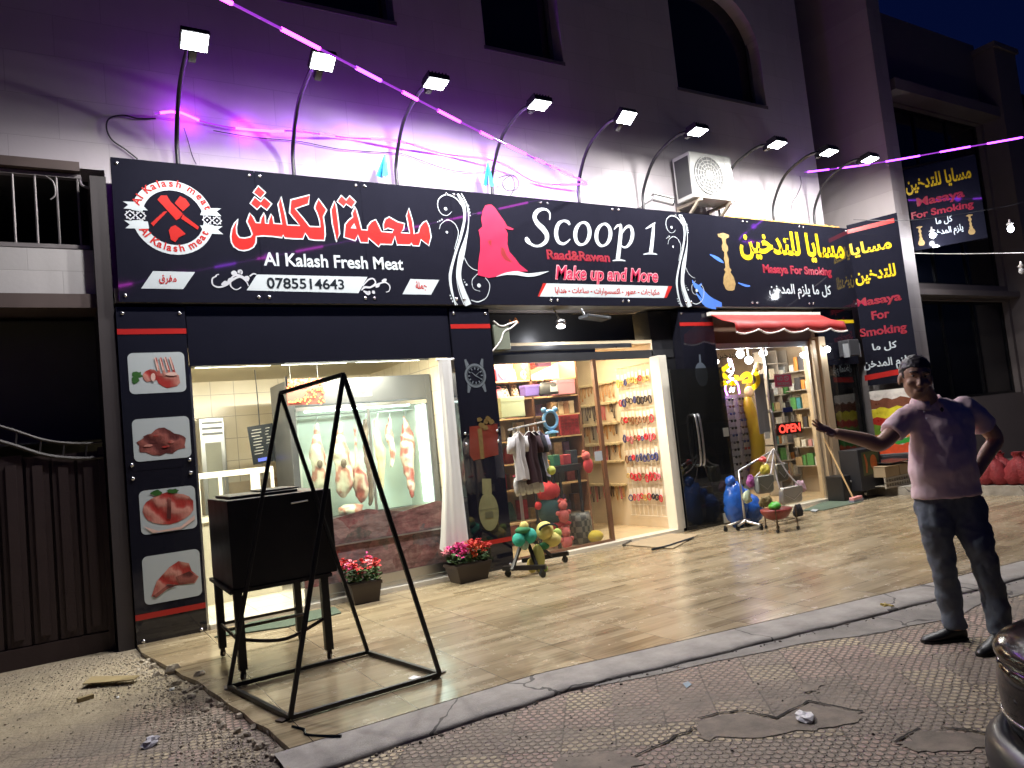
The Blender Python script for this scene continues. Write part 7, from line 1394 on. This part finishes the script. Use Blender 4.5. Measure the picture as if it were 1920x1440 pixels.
# torso rings: (px, py, half width m, depth m, d)
TR = [(1779,952,.178,.125,.02),(1776,930,.188,.135,.03),(1771,905,.193,.150,.04),(1768,880,.196,.160,.05),(1767,850,.194,.155,.045),(1766,820,.192,.140,.03),(1765,795,.190,.128,.02),(1763,775,.182,.115,.01),(1757,760,.140,.095,.0),(1742,750,.085,.075,.0)]
def torso(b, k=0., tr=TR): b.loft([(W(x,y,d), hw+k, dp+k, LX, -FD) for x, y, hw, dp, d in tr], 22)
rsh, rel, rwr = W(1706,776,.0), W(1652,832,.08), W(1566,812,.04); lsh, lel, lwr = W(1812,762,.0), W(1866,822,-.02), W(1828,892,.06)
rarm = [(rsh,.062),(rsh.lerp(rel,.35),.056),(rel,.046),(rel.lerp(rwr,.35),.045),(rwr,.031)]; larm = [(lsh,.064),(lsh.lerp(lel,.4),.057),(lel,.047),(lel.lerp(lwr,.4),.044),(lwr,.031)]
b = MB(); torso(b, -.02)
for a in (rarm, larm): limb(b, a)
for a in (rleg, lleg): limb(b, [(p, r-.018) for p, r in a])
HC = W(1717,709,.10); NK = W(1738,752,.02)
limb(b, [(NK,.066),(NK.lerp(HC,.45),.060),(HC+V((0,0,-.03)),.060)])
tilt = (Matrix.Rotation(R(-7),3,FD) @ Matrix.Rotation(R(7),3,LX) @ Matrix.Rotation(R(-14),3,'Z') @ MXM) * 1.06
def hp(x, y, z): return HC + tilt @ V((x, y, z))     # x image right, y away, z up
def hm(): return tilt
b.ell(hp(0,.018,.030), (.080,.098,.095), 18, 12, hm()); b.ell(hp(0,-.012,-.035), (.064,.072,.085), 16, 10, hm()); b.ell(hp(0,-.035,-.085), (.042,.045,.036), 12, 8, hm())
b.ell(hp(0,-.086,-.022), (.013,.022,.026), 10, 8, hm()); b.ell(hp(0,-.098,-.036), (.019,.018,.013), 10, 8, hm()); b.ell(hp(0,-.074,.012), (.011,.018,.022), 8, 6, hm())
for s_ in (-1,1): b.ell(hp(s_*.029,-.074,.030), (.026,.014,.009), 10, 6, hm()); b.ell(hp(s_*.040,-.058,-.028), (.024,.024,.020), 10, 6, hm()); b.ell(hp(s_*.081,.012,-.010), (.010,.022,.034), 10, 8, hm())
b.ell(hp(0,-.080,-.064), (.024,.013,.008), 10, 6, hm()); b.ell(hp(0,-.078,-.075), (.021,.012,.007), 10, 6, hm())
# hands: palm, four unequal bent fingers, a thumb from the side
def hand(b, wr, dirv, nrm, side, spread=1., curl=.25, L_=.185):
    x = dirv.normalized(); n = (nrm-x*nrm.dot(x)).normalized(); y = n.cross(x)*side
    pm = wr+x*.055; b.ell(wr+x*.01, (.03,.024,.02), 10, 7, Matrix((x,y,n)).transposed()); b.ell(pm, (.056,.041,.016), 14, 8, Matrix((x,y,n)).transposed())
    for k, (off, ln, an) in enumerate(((-.030,.066,-.20),(-.010,.078,-.05),(.010,.074,.08),(.029,.058,.24))):
        base = wr+x*(.092-.006*abs(k-1.4))+y*off; a = an*spread; d1 = (x*math.cos(a)+y*math.sin(a)); p = [base-x*.02, base]; q = base; c_ = curl*(.5+.25*k*.5)
        for j in range(3): d1 = (d1*math.cos(c_)+n*math.sin(c_)).normalized(); q = q+d1*ln*(.42,.32,.26)[j]; p.append(q)
        b.tube(p, [.0098,.0098,.0092,.0085,.0070], 8); b.ell(q, .007, 8, 6)
    t0 = wr+x*.025-y*.030; t1 = t0+(x*.5-y*.75+n*.25).normalized()*.038; t2 = t1+(x*.8-y*.45+n*.3).normalized()*.030; t3 = t2+(x*.95-y*.15+n*.25).normalized()*.024; b.tube([t0+y*.012,t0,t1,t2,t3], [.014,.0145,.012,.0105,.008], 8); b.ell(t3,.0082,8,6)
tip = W(1521,795,.06); hand(b, rwr, tip-rwr, V((0,0,1))*.75+FD*.65, -1, 1.25, .16)
hand(b, lwr, W(1812,925,.15)-lwr, -LX, 1, .6, .35)
body = rem(b.build('body', skin, man), .0065, 3)
# hair, brows, eyes
b = MB(); b.ell(hp(0,.020,.040), (.084,.101,.094), 20, 12, hm(), .03); hv = []
v0 = np.array(b.v); keep = []
for i, p in enumerate(b.v):
    l = tilt.inverted() @ (V(p)-HC)
    if l.y < -.030 and l.z < .062: l.y = -.030
    if l.z < -.02 and l.y < .03: l.x *= .86; l.z = max(l.z, -.025)
    if l.z < -.045: l.z = -.045
    b.v[i] = tuple(hp(*l))
rem(b.build('hair', hairm, man), .006, 2, (.022,.012))
for s_ in (-1,1):
    b = MB(); b.tube(crom([hp(s_*.012,-.088,.034),hp(s_*.030,-.088,.041),hp(s_*.050,-.074,.034)]), [.004]*6+[.004]*6+[.003], 6) if False else b.tube(crom([hp(s_*.012,-.087,.034),hp(s_*.030,-.087,.040),hp(s_*.050,-.073,.034)]), .0045, 6); b.build('eyebrow', hairm, man)
    b = MB(); b.ell(hp(s_*.030,-.070,.014), (.012,.008,.0055), 10, 8, hm()); e = b.build('eye', mat('eye_white',(.25,.22,.21),.3,var=0), man, smooth=True); b = MB(); b.ell(hp(s_*.030-.002,-.0775,.014), .0052, 8, 6); b.build('iris', pb, e, smooth=True)
b = MB(); b.ell(hp(0,-.089,-.070), (.020,.004,.003), 10, 6, hm()); b.build('lips', mat('lip',(.19,.08,.07),.5), man, smooth=True)
# polo shirt with sleeves and collar
b = MB(); torso(b, .0, [(1775,930,.206,.158,.035),(1773,918,.204,.156,.035)]+TR[2:]); limb(b, [(rsh+LX*.03,.076),(rsh.lerp(rel,.3),.073),(rsh.lerp(rel,.66),.075)]); limb(b, [(lsh-LX*.03,.080),(lsh.lerp(lel,.35),.075),(lsh.lerp(lel,.68),.077)])
b.ell(rsh+LX*.02, .066, 14, 10); b.ell(lsh-LX*.015, .068, 14, 10); sh = rem(b.build('polo_shirt', shirtm, man), .012, 6, (.10,.024))
b = MB(); c0 = NK+V((0,0,-.005)); q = []
for j in range(15):
    a = -1.25+2*math.pi*(j/14)*(.80)+.45; a = -math.pi/2+.30+(2*math.pi-.60)*j/14; q.append((c0+LX*(.088*math.cos(a))-FD*(.078*math.sin(a))+V((0,0,.012-.030*max(0,-math.sin(a))))))
vs = []
for p in q: o_ = (p-c0); o_.z = 0; o_.normalize(); vs += [p+V((0,0,.026))-o_*.012, p+o_*.004, p+V((0,0,-.036))+o_*.018]
b.add(vs, [(3*i+k,3*i+3+k,3*i+4+k,3*i+1+k) for i in range(14) for k in range(2)]); co = b.build('collar', shirtm, sh, smooth=True); m_ = co.modifiers.new('solid','SOLIDIFY'); m_.thickness = .004
P = W(1768,766,.15); b = MB(); b.ell(W(1766,768,.150), (.011,.008,.014), 8, 6, MXM); b.build('emblem', mat('emblem_navy',(.02,.015,.03),.6), sh, smooth=True)
for px, py, d in ((1733,772,.118),(1737,785,.138)): b = MB(); b.ell(W(px,py,d), (.0055,.004,.0055), 8, 5, MXM); b.build('button', mat('button_pale',(.6,.55,.56),.3), sh, smooth=True)
# jeans
b = MB(); b.loft([(W(x,y,d), hw-.004, dp-.008, LX, -FD) for x, y, hw, dp, d in [(1783,972,.150,.105,.02)]+TR[:2]+[(1771,908,.170,.120,.035)]], 20); limb(b, rleg); limb(b, lleg); b.ell(W(1752,950,.0), (.105,.125,.11), 14, 10, MXM); b.ell(W(1806,948,.0), (.105,.125,.11), 14, 10, MXM)
rem(b.build('jeans', jean, man), .012, 5, (.08,.034))
# shoes
for t_, h_ in ((rt,rh),(lt,lh)):
    x = (t_-h_); L_ = x.length; x.normalize(); y = V((-x.y,x.x,0)); b = MB(); ring = []
    for f_, w_, hgt in ((-.02,.026,.055),(.04,.036,.085),(.16,.040,.110),(.30,.040,.100),(.48,.045,.066),(.70,.050,.050),(.88,.044,.042),(.98,.026,.030),(1.02,.012,.018)):
        ring.append((h_+x*(L_*f_)+V((0,0,hgt/2+.004)), w_, hgt/2, y, V((0,0,1))))
    b.loft(ring, 16); so = b.build('shoe', shoem, man, smooth=True); s = so.modifiers.new('sub','SUBSURF'); s.levels = s.render_levels = 1
    b = MB(); b.prism([h_+x*(L_*f_)+y*(w_*s_)+V((0,0,.0005)) for s_, fs_ in ((1,(0,.16,.4,.7,.9,1.0)),(-1,(1.0,.9,.7,.4,.16,0))) for f_, w_ in [(f, {0:.028,.16:.042,.4:.044,.7:.053,.9:.044,1.0:.022}[f]) for f in fs_]], (0,0,.012)); b.build('sole', mat('sole_black',(.014,.013,.013),.7), so)
# ================================================================== PARKED CAR
CX, CY, CZ = 2.84, -.06, -.22; Wd = 1.70; paint = mat('car_paint', (.012,.007,.008), .15, .0, var=0, coat=.0, spec=.3); trimb = mat('car_bumper',(.016,.017,.024),.33,0,var=0); rub = mat('tyre',(.012,.012,.012),.85,var=.2)
CAR = thing('parked_car', 'dark glossy parked car, only its front corner showing at the lower right', 'car', (CX+2,CY+Wd/2,CZ))
def plan(x):   # half width along the length with a rounded nose and tail
    u = x-CX; h_ = Wd/2
    if u < .42: h_ = Wd/2-.42+math.sqrt(max(0,.42**2-(.42-u)**2))*1.0
    if u > 3.7: h_ = Wd/2-.3*((u-3.7)/.5)**2
    return h_
yc = CY+Wd/2
secs = [(.42,.17,.70,.765,0),(.8,.17,.76,.84,0),(1.1,.17,.84,.97,.0),(1.55,.17,.90,1.36,.62),(1.9,.17,.91,1.44,.58),(2.7,.17,.92,1.45,.58),(3.3,.17,.93,1.38,.60),(3.75,.18,.93,1.02,.70),(4.05,.2,.90,.95,0),(4.2,.24,.84,.88,0)]
b = MB(); vs = []; npt = 14
for u, zb_, zbelt, ztop, rw in secs:
    hw = max(.16, plan(CX+u)); rw_ = hw*(rw if rw else .82); pr_ = [(-hw*.93,zb_),(-hw,zb_+.18),(-hw,(zb_+zbelt)/2+.08),(-hw*.985,zbelt-.03),(-hw*.95,zbelt),(-rw_,ztop-.03),(-rw_*.9,ztop)]; pr_ = pr_+[(-y,z) for y, z in reversed(pr_)]
    vs += [(CX+u, yc+y, CZ+z) for y, z in pr_]
k_ = len(secs); b.add(vs, [(i*npt+j,i*npt+(j+1)%npt,(i+1)*npt+(j+1)%npt,(i+1)*npt+j) for i in range(k_-1) for j in range(npt)]+[tuple(range(npt-1,-1,-1)), tuple((k_-1)*npt+j for j in range(npt))])
def sweep(b, path, prof):
    vs = []; q = len(prof)
    for i, (x, y) in enumerate(path):
        a = V((*path[max(0,i-1)],0)); c = V((*path[min(len(path)-1,i+1)],0)); t_ = (c-a).normalized(); nn = V((t_.y,-t_.x,0)); nn = nn if nn.dot(V((x-CX-1.2,y-yc,0))) > 0 else -nn
        for d_, z in prof: vs.append((x+nn.x*d_, y+nn.y*d_, CZ+z))
    b.add(vs, [(i*q+j,(i+1)*q+j,(i+1)*q+j+1,i*q+j+1) for i in range(len(path)-1) for j in range(q-1)])
def nose(r, ex): return [(CX+ex,yc+Wd/2-.42+r)]+[(CX+.42-r*math.sin(R(a)), yc+Wd/2-.42+r*math.cos(R(a))) for a in range(0,91,6)]+[(CX+.42-r*math.cos(R(a)), yc-Wd/2+.42-r*math.sin(R(a))) for a in range(0,91,6)]+[(CX+ex,yc-Wd/2+.42-r)]
sweep(b, nose(.42, .75), [(0,.18),(0,.30),(.0,.50),(0,.655),(.030,.672),(.032,.690),(.010,.715),(-.05,.742),(-.14,.762),(-.25,.775),(-.36,.783),(-.41,.785)])
o = b.build('body', paint, CAR, smooth=True)
o.modifiers.new('edges','EDGE_SPLIT').split_angle = R(50)
def corner(name, m, z0, z1, t0, t1, out, side, bulge=.0, n=14, smooth=True, par=None):
    b = MB(); vs = []; rr = .42; mrow = 7
    for i in range(n+1):
        t = R(t0+(t1-t0)*i/n); cx, cy = CX+.42, yc+side*(Wd/2-.42)
        for j in range(mrow+1):
            f = j/mrow; z = z0+(z1-z0)*f; o_ = out+bulge*math.sin(math.pi*f)*math.sin(math.pi*min(1,max(0,(i+.0)/n)))**.35 if bulge else out
            vs.append((cx-(rr+o_)*math.cos(t), cy+side*(rr+o_)*math.sin(t), CZ+z))
    b.add(vs, [(i*(mrow+1)+j,(i+1)*(mrow+1)+j,(i+1)*(mrow+1)+j+1,i*(mrow+1)+j+1) for i in range(n) for j in range(mrow)]); o = b.build(name, m, par or CAR, smooth=smooth); s = o.modifiers.new('solid','SOLIDIFY'); s.thickness = .012; return o
lensm = mat('lamp_lens',(.012,.008,.009),.08,.0,var=0,spec=.35)
for sd in (1,-1):
    h = corner('headlight', pb, .41, .675, 6, 86, .005, sd, .010); corner('lens', lensm, .435, .65, 12, 80, .010, sd, .014, par=h); corner('reflector', mat('chrome',(.35,.35,.36),.2,1.,var=0), .455, .463, 20, 70, .022, sd, 0, par=h)
b = MB(); sweep(b, nose(.47, 1.0), [(0,.14),(.03,.16),(.05,.22),(.055,.29),(.045,.345),(.01,.375),(-.05,.38)]); o = b.build('bumper', trimb, CAR, smooth=True); s = o.modifiers.new('solid','SOLIDIFY'); s.thickness = .01
for x in (CX+.80, CX+3.35):
    for sd in (1,-1):
        y = yc+sd*(Wd/2-.10); b = MB(); b.lathe([(.17,-.09),(.29,-.09),(.305,-.06),(.305,.06),(.29,.09),(.17,.09)], (x,y,CZ+.306), 28, Matrix.Rotation(R(90),3,'X')); w_ = b.build('wheel', rub, CAR, smooth=True); b = MB(); b.lathe([(.172,-.085),(.172,.085)], (x,y,CZ+.306), 20, Matrix.Rotation(R(90),3,'X')); b.build('rim', alu, w_)
for sd in (1,-1):
    b = MB(); b.poly([(CX+1.55,yc+sd*(Wd/2-.06),CZ+.96),(CX+3.4,yc+sd*(Wd/2-.06),CZ+.99),(CX+3.2,yc+sd*(Wd/2-.27),CZ+1.34),(CX+1.85,yc+sd*(Wd/2-.27),CZ+1.36)]); b.build('side_window', winglass, CAR)
b = MB(); b.box(CX-.005,CX+.02,yc-.35,yc+.35,CZ+.48,CZ+.58); b.build('grille', pb, CAR)
